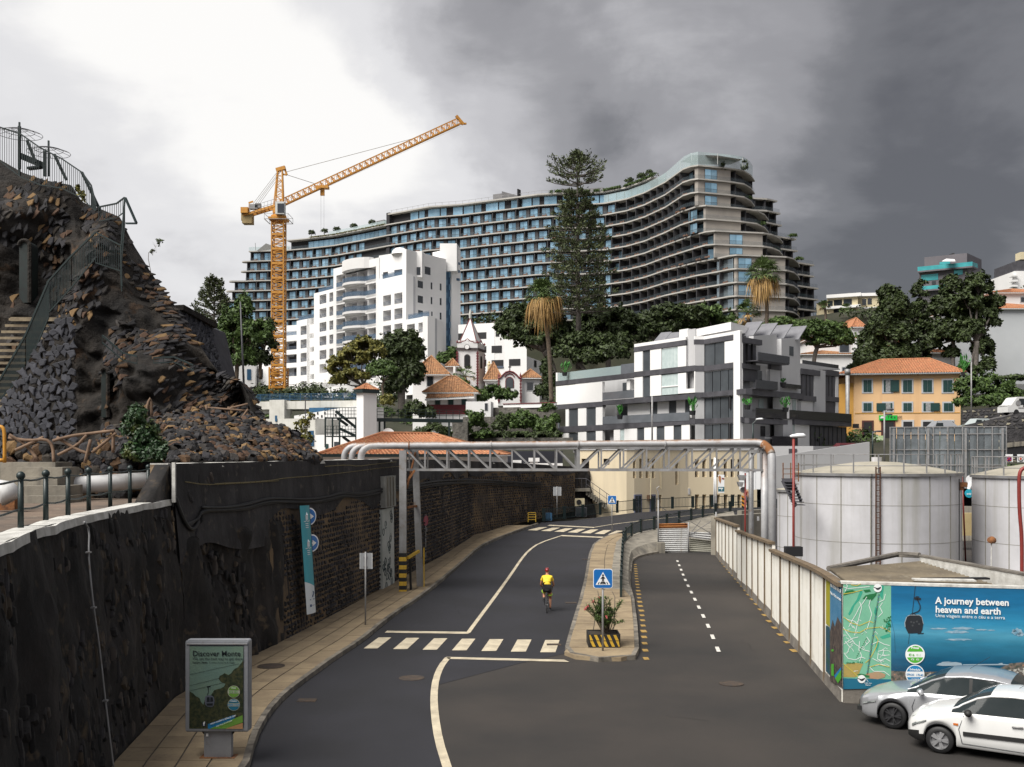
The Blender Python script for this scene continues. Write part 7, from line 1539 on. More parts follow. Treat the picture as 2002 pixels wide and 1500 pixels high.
m=MB();q=P(1845,1131,28.6);m.box((q.x,q.y,3.17),(1.6,.35,.04),-.15);m.Bd('loose_white_sheet',M_cap,sh);m=MB();m.box((q.x+.5,q.y+.45,3.15),(1.9,.22,.05),.08);m.Bd('dark_gap_board',MDk,sh)
m=MB();pa=Path([(1450,74),(1560,78),(1700,84),(1900,80),(2100,80)]);pa.box(m,0,pa.L[-1],-.1,Z(993,78),-.4,0);m.Bd('yard_wall',M_conc,label='stained concrete wall closing the back of the tank yard',cat='wall')
m=MB();pa=Path([(1860,72),(1930,72)]);pa.box(m,0,pa.L[-1],1.0,Z(1002,72)-.05,-.5,0);m.Bd('yellow_shed',mat('yellow_render',(.42,.33,.17),(.36,.28,.14),scale=1,rough=.9),label='pale yellow wall seen in the gap between the two tanks',cat='wall')
m=MB();pa=Path([(1400,68.5),(1500,73)]);pa.box(m,0,pa.L[-1],-.1,lambda t:Z(1008,70)-.0*t,-.4,.0);m.Bd('ramp_retaining_wall',M_conc,label='stained retaining wall below the far end of the green railing',cat='wall')
M_redp=mat('red_pole',(.23,.028,.022),(.17,.025,.02),scale=3,rough=.5)
def lamp(name,label,px,ptop_,D,z0,r=.045,mt=M_redp):
 t=Tg(name,label,'lamp post',(X(px,D),D,z0));m=MB();m.tube([(X(px,D),D,z0),(X(px,D),D,Z(ptop_,D))],r,8);m.Bd('pole',mt,t,smooth=True);return t
def cobra(t,px,py,D,L_=.62,mt=M_sw,dirx=1):
 q=P(px,py,D);m=MB();
 prof=[(-.5,.0,.05),(-.35,.02,.085),(0,.05,.12),(.3,.05,.13),(.5,.0,.06)]
 rings=[(q+V3((a*L_*dirx,0,z)),w)for a,z,w in prof];m.tube([p for p,_ in rings],[w*1.1 for _,w in rings],10);m.v=[(x,y,q.z+(z-q.z)*.75)for x,y,z in m.v];m.Bd('lamp_head',mt,t,smooth=True)
t=lamp('street_lamp','red lamp post with white lantern head in front of the large tank',1551.5,858,44,0,.055);cobra(t,1560,853.5,44,.66);m=MB();m.box(P(1551,1078,44),(.7,.4,.4));m.Bd('control_box',MDk,t)
t=lamp('floodlight_pole','thin red pole with two grey floodlights left of the gantry leg',1457,925,62,0,.05);cobra(t,1464,922,62,.8)
for x,y,w_,h_ in((1450,934,.5,.34),(1447,947,.35,.3)):
 m=MB();q=P(x,y,62);m.add([tuple(q+V3(v))for v in((-w_/2,-.2,h_/2),(w_/2,-.2,h_/2*.8),(w_/4,-.2,-h_/2),(-w_/4,-.2,-h_/2*.9),(-w_/2,.2,h_/2),(w_/2,.2,h_/2*.8),(w_/4,.2,-h_/2),(-w_/4,.2,-h_/2*.9))],[(0,1,2,3),(7,6,5,4),(0,4,5,1),(1,5,6,2),(2,6,7,3),(3,7,4,0)]);m.Bd('floodlight',MSt,t)
hz=Tg('hazard_board','black and orange striped hazard board beside the thin red pole','sign',P(1454,990,62.3));
for k in range(6):
 m=MB();q0=P(1450,968+k*4,62.3);m.hexa([tuple(q0+V3(v))for v in((0,0,-.12),(.22,0,-.25),(.22,.04,-.25),(0,.04,-.12),(0,0,0),(.22,0,-.13),(.22,.04,-.13),(0,.04,0))]);m.Bd('stripe',mat('hazard_orange',(.60,.25,.03),rough=.5)if k%2==0 else M_bb,hz)
m=MB();m.disc(P(1453,958,62.2),.18,(0,-1,0),16,0,.03);m.Bd('sign_back',MSt,label='round grey sign back on the thin red pole',cat='sign')
t=Tg('yard_pole','leaning dark red pole in the gap between the two tanks','pole',P(1888,1098,60));m=MB();m.tube([P(1888,1100,60),P(1881,932,60)],.05,8);m.Bd('pole',M_redp,t,smooth=True)
t=Tg('yard_light','rusty dome lamp on a short white pole before the second tank','lamp post',P(1938,1110,50));m=MB();m.tube([P(1938,1110,50),P(1938.5,1062,50)],.03,8);m.Bd('pole',M_cap,t);m=MB();m.lathe((0,0,0),[(0,.16),(.12,.13),(.2,.03),(.21,-.03)],14);m.xf(Matrix.Translation(P(1939,1056,50))@Matrix.Rotation(.7,4,'X')@Matrix.Rotation(-.2,4,'Y'));m.Bd('dome_shade',M_rust,t,smooth=True);m=MB();m.lathe(P(1940,1060,49.9),[(0,-.07),(.07,-.03),(.07,.05),(0,.08)],10);m.Bd('bulb_cage',M_bb,t)
m=MB();D=40;m.tube(smooth([P(1998,1128,D),P(1998,1050,D),P(1993,1000,D),P(1992,940,D),P(1994,922,D),P(2001,915,D),P(2012,914,D)],2),.07,10);m.Bd('red_pipe',M_redp,label='bent dark red pipe rising at the right edge before the second tank',cat='pipe',smooth=True)
rs=Tg('round_sign','small turquoise round sign on a white post between the tanks','sign',P(1895,975,70));m=MB();m.disc(P(1894.5,965,70),.28,(0,-1,0),20,0,.04);m.Bd('sign_disc',mat('sign_turquoise',(.02,.34,.46),rough=.4),rs);m=MB();m.tube([P(1894,957,70.1),P(1899,945,70.1)],[.12,.22],8);m.disc(P(1898,938,70.1),.32,(0,-1,0),20,0,.03);m.Bd('sign_back_disc',M_sw,rs);text3('andy',.16,P(1890,967,69.9),rs,P_w,bold=.004)
M_hoard=mat('hoarding_sheet',(.17,.19,.205),(.27,.30,.32),scale=.45,rough=.35,metal=.55,bump=.15,bscale=1.5,isl=.12)
hd=Tg('hoarding','grey sheet metal hoarding with welded frame in front of the peach house','hoarding',P(1850,900,112))
HD=Path([(1739,112),(1968,109)]);zh1,zh0=Z(834,110.5),3.0
npan=8
for i in range(npan):
 for j,(u,v)in enumerate(((0,.5),(.5,1))):
  s0,s1=HD.L[-1]*(i+u)/npan,HD.L[-1]*(i+v)/npan;m=MB();m.grid(lambda a,b:(lambda q:(q.x,q.y,zh0+(zh1-zh0)*b))(HD.pt(s0+.03+(s1-s0-.06)*a,.12*math.sin(a*math.pi)*(.5+.5*math.sin(i*2.3+b*4))*.5)),6,8);m.Bd('sheet_panel',M_hoard,hd,smooth=True)
 s=HD.L[-1]*i/npan
for z in(zh1,zh1-.75,zh1-2.4,zh1-4.0):m=MB();HD.box(m,0,HD.L[-1],z-.09,z,.0,.12);m.Bd('frame_rail',MSt,hd)
for i in range(npan+1):s=min(HD.L[-1]-.1,HD.L[-1]*i/npan);m=MB();HD.box(m,s,s+.1,zh0,zh1,.02,.16);m.Bd('frame_post',MSt,hd)
for px in(1745,1812,1885,1957):s=HD.sA(px);m=MB();HD.box(m,s,s+.2,zh0,zh1-.2,.15,.4);m.Bd('support_post',MSt,hd)
M_rwall=mat('rubble_wall_dark',(.055,.052,.055),(.02,.02,.022),scale=1.5,rough=.95,bump=.8,bscale=2.2,speck=((.20,.185,.14),1.0,.8))
rw=Tg('stone_wall','dark rubble stone wall climbing right above the hoarding','wall',P(1950,850,128));RWp=Path([(1880,132),(1985,126),(2090,122)])
m=MB();RWp.box(m,0,RWp.L[-1],3,lambda t:Z(801,130)+.05*t,-1,0);m.Bd('wall_core',M_rwall,rw)
R2=Path([(1880,120),(1985,116),(2090,113)]);rw2=Tg('stone_wall','lower rubble wall along the sloping road at the right edge','wall',P(1960,860,118));m=MB();R2 .box(m,0,R2 .L[-1],3,lambda t:Z(832,119)+.0+t*.20,-.6,0);m.Bd('wall_core',M_rwall,rw2)
r=random.Random(8);lst=[]
def pstone(pa,s,z,w_,h_,th):q=pa.pt(s,.0);d=pa.dirn(s);return Matrix.Translation((q.x,q.y,z))@Matrix.Rotation(math.atan2(d.y,d.x),4,'Z')@Matrix.Diagonal((w_,th,h_,1))
for pa,par,zlo,zf in((RWp,rw,7.0,lambda t:Z(801,130)+.05*t),(R2,rw2,5.0,lambda t:Z(832,119)+t*.2)):
 lst=[];z=zlo
 while z<16:
  s=r.uniform(0,.4)
  while s<pa.L[-1]-.3:
   w_=r.uniform(.45,.9)
   if z<zf(s)-.15:lst.append((r.randrange(6),pstone(pa,s+w_/2,z,w_*.93,.36,.14)))
   s+=w_
  z+=.38
 SM=sMt(STB,mat('rubble_stone',(.06,.057,.06),(.035,.034,.036),scale=2,rough=.9,bump=.5,isl=.4,isl2=[(.05,.048,.052),(.08,.076,.078),(.03,.03,.033),(.06,.055,.05),(.24,.22,.16)]))
 for b,Mx in lst[:220]:put(par,'stone',SM[b],Mx)
 joined('small_stones',STB,lst[220:],MT['rubble_stone'],par,kind='stuff')
m=MB();m.poly([P(1880,838,124),P(2090,790,119),P(2090,780,125),P(1880,832,130)]);m.Bd('sloping_road',MT['street_grey'],kind='structure')
tn=Tg('tunnel_mouth','dark underpass opening with pale stone lintel at the right edge','tunnel',P(1985,900,100));m=MB();Dt=100
m.hexa([P(1969,895,Dt),P(2060,895,Dt),P(2060,895,Dt+6),P(1969,895,Dt+6),P(1969,874,Dt),P(2060,868,Dt),P(2060,868,Dt+6),P(1969,874,Dt+6)]);m.Bd('opening',MDk,tn)
m=MB();
for i in range(6):x0_,x1_=1969+i*14,1982+i*14;m=MB();yy=lambda x:871-((x-1969)/30 if x<2000 else 1)*3;m.hexa([P(x0_,yy(x0_)+4,Dt-.1),P(x1_,yy(x1_)+4,Dt-.1),P(x1_,yy(x1_)+4,Dt+.6),P(x0_,yy(x0_)+4,Dt+.6),P(x0_,yy(x0_)-5,Dt-.1),P(x1_,yy(x1_)-5,Dt-.1),P(x1_,yy(x1_)-5,Dt+.6),P(x0_,yy(x0_)-5,Dt+.6)]);m.Bd('lintel_block',M_conc,tn)
m=MB();m.hexa([P(1969,868,Dt+.5),P(2060,868,Dt+.5),P(2060,868,Dt+2),P(1969,868,Dt+2),P(1969,841,Dt+.5),P(2060,841,Dt+.5),P(2060,841,Dt+2),P(1969,841,Dt+2)]);m.Bd('wall_above',MT['rubble_wall_dark'],tn)
for x,lab,c1,c2 in((1973,'blue no stopping sign with red ring beside the underpass',(.03,.03,.35),(.35,.02,.02)),(1996,'restriction sign with red centre at the right edge by the underpass',(.7,.7,.68),(.55,.08,.02))):
 t=Tg('road_sign',lab,'sign',P(x,905,80));m=MB();m.box(P(x,896,80),(.55,.04,.6));m.Bd('board',M_sw,t)
 m=MB();m.disc(P(x-.5,897,79.95),.21,(0,-1,0),20,0,.02);o=m.Bd('ring',mat('ring%s'%('r' if x<1980 else 'k'),(.40,.02,.03)if x<1980 else(.05,.02,.02),rough=.5),t);m=MB();m.disc(P(x-.5,897,79.93),.16,(0,-1,0),20,0,.02);m.Bd('disc',mat('disc%s'%('b' if x<1980 else 'w'),c1,rough=.5),t)
 m=MB();
 if x<1980:m.bar(P(x-5,893,79.9),P(x+4,901,79.9),.05,.03,up=(0,1,0));m.bar(P(x-5,901,79.9),P(x+4,893,79.9),.05,.03,up=(0,1,0))
 else:m.box(P(x-.5,897,79.9),(.13,.03,.15))
 m.Bd('symbol',mat('symr',(.5,.05,.02),rough=.5),t)
for px,yt,yb,lab,two in((1899,708,822,'slim white street lamp beside the peach house and green shrubs',False),(1729,803,905,'tall grey twin street lamp before the peach house door',True),(1706,843,905,'short dark street lamp with curved arm before the peach house',False),(1472,828,885,'thin green street lamp before the modern apartment block',False),(1275,775,870,'thin grey mast in front of the white apartment block',None)):
 D={1899:130,1729:110,1706:112,1472:105,1275:112}[px];t=lamp('street_lamp' if two is not None else 'mast',lab,px,yt,D,Z(yb,D),.09,MSt if px in(1899,1729,1275)else MGn)
 if px==1899:m=MB();m.tube([P(px,708,D),P(px-7,707,D)],.08,6);m.Bd('arm',MSt,t)
 if two:
  for dx,yy_ in((9,800),(6,810)):m=MB();m.tube(smooth([P(px,yy_+8,D),P(px+3,yy_+3,D),P(px+dx,yy_+1,D)],1),.05,6);m.Bd('arm',MSt,t);cobra(t,px+dx+2,yy_+1,D,.8,MSl)
 if px==1706:m=MB();m.tube(smooth([P(px,850,D),P(px+2,846,D),P(px+6,845,D)],1),.05,6);m.Bd('arm',MSt,t);cobra(t,px+10,844,D,.9,MSl);
 if px==1472:m=MB();m.tube([P(px,828,D),P(px+8,821,D)],.05,6);m.Bd('arm',MGn,t);cobra(t,px+13,820,D,.75,M_sw)
t=Tg('utility_pole','thin dark pole rising behind the ruined rock wall on the left','pole',P(474,745,140));m=MB();m.tube([P(477,760,140),P(470,590,140)],[.16,.09],8);m.Bd('pole',MSl,t,smooth=True)
t=Tg('utility_pole','thin dark pole in front of the terrace bridge','pole',P(597,850,118));m=MB();m.tube([P(597,850,118),P(597,776,118)],.06,6);m.Bd('pole',MSl,t)
# railings, signs, gate, planter
def fence(name,label,pts,h=.92,postw=.10,post_every=2.0,lean=0):
 """pts: 3D base points; bars and flat posts"""
 t=Tg(name,label,'railing',pts[0]);c=cPt(pts,.2);L_=0;last=c[0];bars=MB();posts=[c[0]]
 for a,b in zip(c,c[1:]):
  L_+=(b-a).length
  if(b-posts[-1]).length>=post_every:posts.append(b)
 if(c[-1]-posts[-1]).length>.5:posts.append(c[-1])
 for i,p in enumerate(posts):
  m=MB();d=(posts[min(i+1,len(posts)-1)]-posts[max(i-1,0)]).normalized();a=math.atan2(d.y,d.x);m.box(p+V3((0,0,h/2+.02)),(.24,postw,h+.06),a);m.box(p+V3((0,0,h+.06)),(.28,postw+.03,.04),a);m.Bd('post',MGn,t)
  if i<len(posts)-1:
   a_,b_=p,posts[i+1];m=MB();
   for hh in(h-.04,.12):m.bar(a_+V3((0,0,hh)),b_+V3((0,0,hh)),.05,.05)
   n=max(3,int((b_-a_).length/.14));
   for k in range(1,n):q=a_.lerp(b_,k/n);m.bar(q+V3((0,0,.12)),q+V3((0,0,h-.04)),.018,.018)
   m.Bd('rail_section',MGn,t)
 return t
RZ=[(x,y,z)for(x,y),z in zip(RAIL,(.12,.25,.38,.55,.75,.92,1.02,1.2,1.5,1.68,1.75,1.8))]
fence('green_railing','dark green railing curving along the road above the sunken lane',[V3((x+.0,y,z+.08))for x,y,z in RZ],h=.88)
fence('green_railing','far green railing between the curving road and the cream building',[G(a,b,dz=.12)for a,b in((1063,1022),(1085,1020),(1122,1016),(1160,1011),(1200,1006),(1240,1001.5),(1290,998),(1335,996),(1400,993.5),(1465,992))],h=.95)
P_w0=mat('sign_print_black',(.015,.015,.018),rough=.5)
def crossing(label,px,py,yt,wpx):
 p=G(px,py,dz=.13);D=p.y;s=wpx*D/F;t=Tg('crossing_sign',label,'sign',p);zc=Z(yt,D)-s/2
 m=MB();m.tube([p,V3((p.x,D,zc+s*.3))],.035,10);m.Bd('pole',MSt,t,smooth=True)
 def rr(w,y):
  k=w*.12;pts=[]
  for cx_,cz,a0 in((w/2-k,w/2-k,0),(-w/2+k,w/2-k,90),(-w/2+k,-w/2+k,180),(w/2-k,-w/2+k,270)):
   for a in(0,30,60,90):pts.append(V3((p.x+cx_+k*math.cos(math.radians(a0+a)),y,zc+cz+k*math.sin(math.radians(a0+a)))))
  return pts
 def plate(w,y,th,mt,nm):
  f=rr(w,y);b=[q+V3((0,th,0))for q in f];n=len(f);m=MB();m.add(f+b,[tuple(reversed(range(n))),tuple(range(n,2*n))]+[(i,(i+1)%n,n+(i+1)%n,n+i)for i in range(n)]);return m.Bd(nm,mt,t)
 plate(s,D-.055,.02,M_sw,'white_border');plate(s*.94,D-.062,.006,M_sb,'blue_plate')
 k=s;y=D-.068;f=lambda a,b:(p.x+a*k,y,zc+b*k)
 m=MB();m.poly([f(-.38,-.32),f(.38,-.32),f(0,.34)]);tri=m.Bd('white_triangle',M_sw,t)
 y=D-.073;m=MB();m.poly([f(.055*math.cos(a),.17+.055*math.sin(a))for a in np.linspace(0,6,12)]);
 for q in([(-.05,.10),(.05,.10),(.045,-.06),(-.045,-.06)],[(-.05,.10),(-.13,-.01),(-.10,-.03),(-.03,.05)],[(.05,.10),(.12,0),(.09,-.02),(.03,.05)],[(-.045,-.06),(0,-.06),(-.05,-.27),(-.10,-.27)],[(0,-.06),(.045,-.06),(.09,-.27),(.04,-.27)]):m.poly([f(a,b)for a,b in q])
 m.Bd('walking_figure',P_w0,tri)
 y=D-.071;
 for i in range(5):xx_=-.27+i*.12;m=MB();m.poly([f(xx_,-.29),f(xx_+.06,-.29),f(xx_*.8+.045,-.17),f(xx_*.8-.0,-.17)]);m.Bd('zebra_bar',P_w0,tri)
 return t
crossing('blue pedestrian crossing sign standing beside the oleander planter',1178.5,1280,1112,38)
crossing('blue pedestrian crossing sign at the far end of the island by the second crossing',1196.5,1044,969,17)
def backsign(label,px,py,yt,w,h,mt=None):
 p=G(px,py,dz=.13);D=p.y;t=Tg('road_sign',label,'sign',p);zt_2=Z(yt,D);m=MB();m.tube([p,V3((p.x,D,zt_2))],.032,10);m.Bd('pole',MSt,t,smooth=True)
 m=MB();m.box((p.x+.02,D+.04,zt_2-.05-h/2),(w,.02,h));m.Bd('sign_back',mat('sign_back',(.36,.37,.39),(.31,.32,.33),scale=3,rough=.5,metal=.3),t)
 m=MB();m.box((p.x,D+.02,zt_2-.2),(.16,.04,.05));m.box((p.x,D+.02,zt_2-h+.05),(.16,.04,.05));m.Bd('bracket',MSt,t)
 for s in(-1,1):m=MB();m.bar((p.x+.02+s*w/2,D+.03,zt_2-.05),(p.x+.02+s*w/2,D+.03,zt_2-.05-h),.015,.015);m.Bd('rim',M_sw,t)
backsign('grey back of a road sign on the left pavement near the first crossing',714.5,1229,1079,.46,.60);backsign('small grey sign back on a pole before the far rock outcrop',1089,1016,951,.62,.72)
p=G(832,1108,dz=.13);t=Tg('parking_sign','round parking sign seen edge on against the masonry wall','sign',p);m=MB();m.tube([p,V3((p.x,p.y,Z(1006,p.y)))],.032,8);m.Bd('pole',MSt,t);n=V3((.93,-.36,0));c=V3((p.x,p.y,Z(1018,p.y)));m=MB();m.disc(c,.33,n,22,0,.02);m.Bd('sign_disc',MDk,t);m=MB();m.disc(c+n*.02,.30,n,22,0,.01);m.Bd('sign_face',mat('sign_red',(.25,.02,.05),rough=.4),t);m=MB();m.box(c+V3((0,-.05,-.5)),(.2,.03,.22));m.Bd('sub_plate',MSt,t)
gt_=Tg('metal_gate','white corrugated metal gate with rusty orange top closing the sunken lane','gate',P(1345,1080,70.4))
def cgate(x0,x1,yt0,yt1,yb0,yb1,D,n,mt,nm):
 m=MB();m.grid(lambda u,v:(X(x0+(x1-x0)*u,D),D+.045*math.sin(v*n*2*math.pi),(Z(yb0+(yb1-yb0)*u,D))*(1-v)+Z(yt0+(yt1-yt0)*u,D)*v),2,n*6);return m.Bd(nm,mt,gt_)
M_gate=mat('gate_sheet',(.60,.60,.60),(.5,.5,.49),scale=2,rough=.6,streak=(.3,.27,.22),st=.3,speck=((.3,.15,.06),3,.4))
cgate(1288,1345,1033,1032,1080,1079.5,70.6,12,M_gate,'gate_sheet');cgate(1288,1345,1024,1023,1033,1032,70.55,2,mat('rusty_sheet',(.36,.15,.04),(.28,.10,.03),scale=2,rough=.8),'rusty_sheet')
cgate(1346,1400,1040,1042,1050,1058,70.5,3,M_gate,'gate_sheet');cgate(1348,1400,1052,1058,1080,1081,70.8,7,mat('gate_sheet_cream',(.50,.49,.42),(.42,.41,.35),scale=2,rough=.7),'gate_sheet')
for px,yt in((1287,978),(1346,1021),(1400,1001)):m=MB();q=P(px,1080,70.4);m.tube([(q.x,q.y,0),(q.x,q.y,Z(yt,70.4))],.05,8);m.Bd('gate_post',MSt,gt_,smooth=True)
m=MB();m.tube(smooth([P(1287,985,70.4),P(1287,962,70.4),P(1283,955,70.4),P(1289,951,70.4)],1),.03,6);m.Bd('lamp_arm',MSt,gt_)
m=MB();
for a,b in(((1350,1020),(1398,1048)),((1350,1046),(1398,1014)),((1290,990),(1345,1026)),((1370,1018),(1352,1040))):m.tube([P(*a,70.45),P(*b,70.45)],.018,4)
m.Bd('bracing_wire',MSl,gt_,kind='stuff')
m=MB();q=P(1292,1072,70);m.box((q.x,q.y,.35),(.5,.5,.7));m.Bd('concrete_block',M_conc,label='small concrete block beside the left gate post',cat='block')
pp=Tg('banner_pole','white pole with a portrait banner before the cream building','pole',G(1402,990));D=93
for dx in(-3,1.5):m=MB();m.tube([P(1399+dx,993,D),P(1398+dx*.3,895,D)],.07,8);m.Bd('pole',M_sw,pp,smooth=True)
m=MB();m.box(P(1410,946,D),(.55,.04,1.6));o=m.Bd('banner_sheet',M_sw,pp);q=lambda x,y,o_=.03:P(x,y,D)-V3((0,o_,0))
m=MB();m.poly([q(1404.2,932),q(1405,940),q(1408.5,946),q(1410,938),q(1409.4,932),q(1407,929.5)]);m.Bd('printed_face',mat('print_skin',(.40,.18,.08),rough=.5),o);m=MB();m.poly([q(1404,952,.035),q(1416,952,.035),q(1416,961,.035),q(1404,961,.035)]);m.Bd('printed_block',mat('print_petrol',(.01,.11,.15),rough=.5),o);m=MB();m.poly([q(1405,953.5,.04),q(1414,954,.04),q(1413,956,.04),q(1405,956,.04)]);m.poly([q(1409,957,.04),q(1412,957,.04),q(1411,959.5,.04)]);m.Bd('printed_words',P_w,o);m=MB();m.poly([q(1411,934,.04),q(1415.6,935,.04),q(1415.6,938,.04),q(1411,937,.04)]);m.Bd('red_words',M_redp,o)
m=MB();m.box(P(1466,939,72),(1.4,.25,1.25)*1);m.box(P(1472.5,939,72),(.25,.3,1.3));m.Bd('white_cabinet',M_sw,label='pair of white boxes mounted beside the dark gantry leg',cat='box')
yb=Tg('barrier','small yellow metal barrier at the far end of the left pavement','barrier',G(1040,1024,dz=.1));m=MB();p=G(1040,1024,dz=.12)
for a in(-.3,.3):m.bar(p+V3((a,0,0)),p+V3((a,.1,.75)),.05,.05)
for z in(.2,.4,.6,.75):m.bar(p+V3((-.3,.05,z)),p+V3((.3,.05,z)),.05,.05)
m.Bd('barrier_frame',M_by,yb);m=MB();m.box(G(1073,1020,dz=.4),(.5,.4,.6));m.Bd('blue_bin',Mbp,label='small blue container behind the far railing at the rock',cat='bin')
pc=V3((X(1181,35.2),35.55,.145));pt_=Tg('planter','black and yellow striped planter box with an oleander bush','planter',pc)
w,dp,h=1.02,.95,.42
m=MB();
for c,d in(((0,-dp/2,h/2),(w,.05,h)),((0,dp/2,h/2),(w,.05,h)),((-w/2,0,h/2),(.05,dp,h)),((w/2,0,h/2),(.05,dp,h))):m.box(pc+V3(c),d)
m.Bd('box',M_bb,pt_)
for i in range(5):
 for(z0,z1)in((.015,.2),(.225,.41)):
  x0_=-w/2+.03+i*.215;sl=.09;k=0 if z0>.2 else.09
  m=MB();a=max(-w/2,x0_+k);m.poly([pc+V3(v)for v in((a,-dp/2-.03,z0),(min(w/2,x0_+k+.1),-dp/2-.03,z0),(min(w/2,x0_+k+.1-sl),-dp/2-.03,z1),(max(-w/2,x0_+k-sl),-dp/2-.03,z1))]);m.Bd('yellow_stripe',M_by,pt_)
  y0=-dp/2+.04+i*.2;m=MB();m.poly([pc+V3(v)for v in((w/2+.03,y0,z0),(w/2+.03,y0+.09,z0),(w/2+.03,y0+.02+.09,z1),(w/2+.03,y0+.02,z1))]);m.Bd('yellow_stripe',M_by,pt_)
m=MB();m.box(pc+V3((0,0,h-.05)),(w-.06,dp-.06,.04));m.Bd('soil',mat('soil',(.03,.022,.015),rough=1),pt_)
ol=Tg('oleander','oleander bush with narrow leaves and a few pink flowers growing in the striped planter','shrub',pc+V3((.1,0,h)))
r=random.Random(12);st=MB();lv=MB();fw=MB()
def leaf(mb,p,d,L_,w_,droop=.3):
 d=d.normalized();s=d.cross(V3((0,0,1)));s=s.normalized()*w_/2 if s.length>.01 else V3((w_/2,0,0));a=p+d*L_*.5+V3((0,0,.02));b=p+d*L_-V3((0,0,L_*droop));mb.add([p,a-s,b,a+s],[(0,1,2,3)])
for k in range(44):
 a=r.uniform(0,6.28);o=r.uniform(.1,.85);top=pc+V3((.08+o*math.cos(a),o*.8*math.sin(a),h+r.uniform(.55,1.25)-o*.25));base=pc+V3((.1+.12*math.cos(a),.12*math.sin(a),h-.05));mid=base.lerp(top,.5)+V3((0,0,.15));st.tube([base,mid,top],[.014,.011,.006],4)
 for j in range(46):
  t0=r.uniform(.25,1);q=(base.lerp(mid,t0*2)if t0<.5 else mid.lerp(top,t0*2-1));aa=r.uniform(0,6.28);leaf(lv,q,V3((math.cos(aa),math.sin(aa),r.uniform(.3,1.6))),r.uniform(.15,.27),.04)
 if k%6==0:
  for j in range(7):q=top+V3([r.uniform(-.04,.04)for _ in range(3)]);fw.box(q,(.035,.035,.035),r.uniform(0,3))
st.Bd('stems',M_bark,ol,kind='stuff');lv.Bd('leaves',Lm,ol,kind='stuff');fw.Bd('flowers',mat('pink_flower',(.50,.12,.12),rough=.6),ol,kind='stuff')
Dp=22.4;p=V3((X(427,Dp),Dp,.13));cl_=Tg('advertising_panel','freestanding grey advertising panel with cable car poster on the left pavement','advertising panel',p)
M_alu=mat('panel_aluminium',(.30,.31,.34),(.25,.26,.28),scale=3,rough=.45,metal=.4,speck=((.15,.09,.05),9,.3));wX=lambda px:X(px,Dp);zZ=lambda py:Z(py,Dp)
m=MB();m.box((p.x,Dp+.02,(.13+zZ(1428))/2),(wX(453)-wX(400),.16,zZ(1428)-.13));m.Bd('pedestal',M_alu,cl_)
m=MB();m.box((p.x,Dp+.02,.135),(.75,.3,.02));m.Bd('base_plate',M_rust,cl_)
x0,x1,z0,z1=wX(366),wX(489.5),zZ(1428),zZ(1250);m=MB();
def rrect(x0,x1,z0,z1,k,y):
 pts=[]
 for cx_,cz,a0 in((x1-k,z1-k,0),(x0+k,z1-k,90),(x0+k,z0+k,180),(x1-k,z0+k,270)):
  for a in(0,30,60,90):pts.append((cx_+k*math.cos(math.radians(a0+a)),y,cz+k*math.sin(math.radians(a0+a))))
 return pts
def slabp(pts,th,mt,nm,par):
 n=len(pts);b=[(x,y+th,z)for x,y,z in pts];m=MB();m.add(list(pts)+b,[tuple(reversed(range(n))),tuple(range(n,2*n))]+[(i,(i+1)%n,n+(i+1)%n,n+i)for i in range(n)]);return m.Bd(nm,mt,par)
slabp(rrect(x0,x1,z0,z1,.045,Dp-.12),.24,M_alu,'case',cl_)
for a,b,c,d in((x0+.02,x0+.1,z0+.03,z1-.09),(x1-.1,x1-.02,z0+.03,z1-.09),(x0+.1,x1-.1,z0+.03,z0+.11),(x0+.02,x1-.02,z1-.09,z1-.03)):m=MB();m.box(((a+b)/2,Dp-.13,(c+d)/2),(b-a,.03,d-c));m.Bd('door_frame',M_alu,cl_)
m=MB();m.box(((x0+x1)/2,Dp-.15,z1-.075),(x1-x0-.06,.03,.015));m.Bd('bright_trim',MSt,cl_)
for dx in(-.3,.3):m=MB();m.add([(p.x+dx*.98,Dp,z0),(p.x+dx*.98+(.09 if dx>0 else-.09),Dp,z0),(p.x+dx*.98,Dp,z0-.1)],[(0,1,2),(2,1,0)]);m.Bd('bracket',M_rust,cl_)
ox,oy=340,1220;ax=lambda x:wX(ox+x/5.355);az=lambda y:zZ(oy+y/5.357)
def pa_(polys,mt,o,nm,kind=None):
 m=MB()
 for q in polys:m.poly([(ax(x),Dp-.125-o,az(y))for x,y in q])
 return m.Bd(nm,mt,cl_,kind=kind)
P_psky=mat('poster_sky',(.15,.24,.21),(.19,.27,.20),scale=1.2,rough=.3,coat=.3)
pa_([[(188,222),(745,222),(742,1080),(183,1080)]],P_psky,.02,'poster_sky');
M_pt=mat('poster_trees',(.016,.028,.013),(.07,.07,.03),scale=12,rough=.4,lo=.4,hi=.6);
pa_([[(186,690),(205,700),(225,712),(250,740),(290,760),(305,800),(330,830),(350,760),(400,740),(430,700),(440,680),(470,668),(510,660),(545,640),(560,610),(510,590),(488,560),(500,530),(530,515),(550,500),(590,520),(620,500),(640,470),(665,450),(690,440),(720,400),(745,370),(742,1078),(183,1078)]],M_pt,.024,'poster_trees')
pa_(line([(190,515),(700,402)],3)+line([(190,630),(500,552)],3)+line([(190,685),(540,598)],3)+line([(380,640),(382,700),(370,730)],6)+[[(368,636),(405,632),(405,645),(370,650)]],P_bk,.028,'poster_cables')
o=pa_([[(350,745),(375,730),(420,733),(440,750),(447,790),(438,835),(425,850),(372,848),(352,830),(345,790)]],mat('poster_cabin',(.12,.13,.17),rough=.4),.030,'poster_cabin');pa_([[(368,750),(395,748),(397,800),(365,800)],[(404,748),(428,752),(436,795),(402,800)],[(362,815),(430,812),(428,838),(370,838)]],P_bk,.034,'cabin_windows')
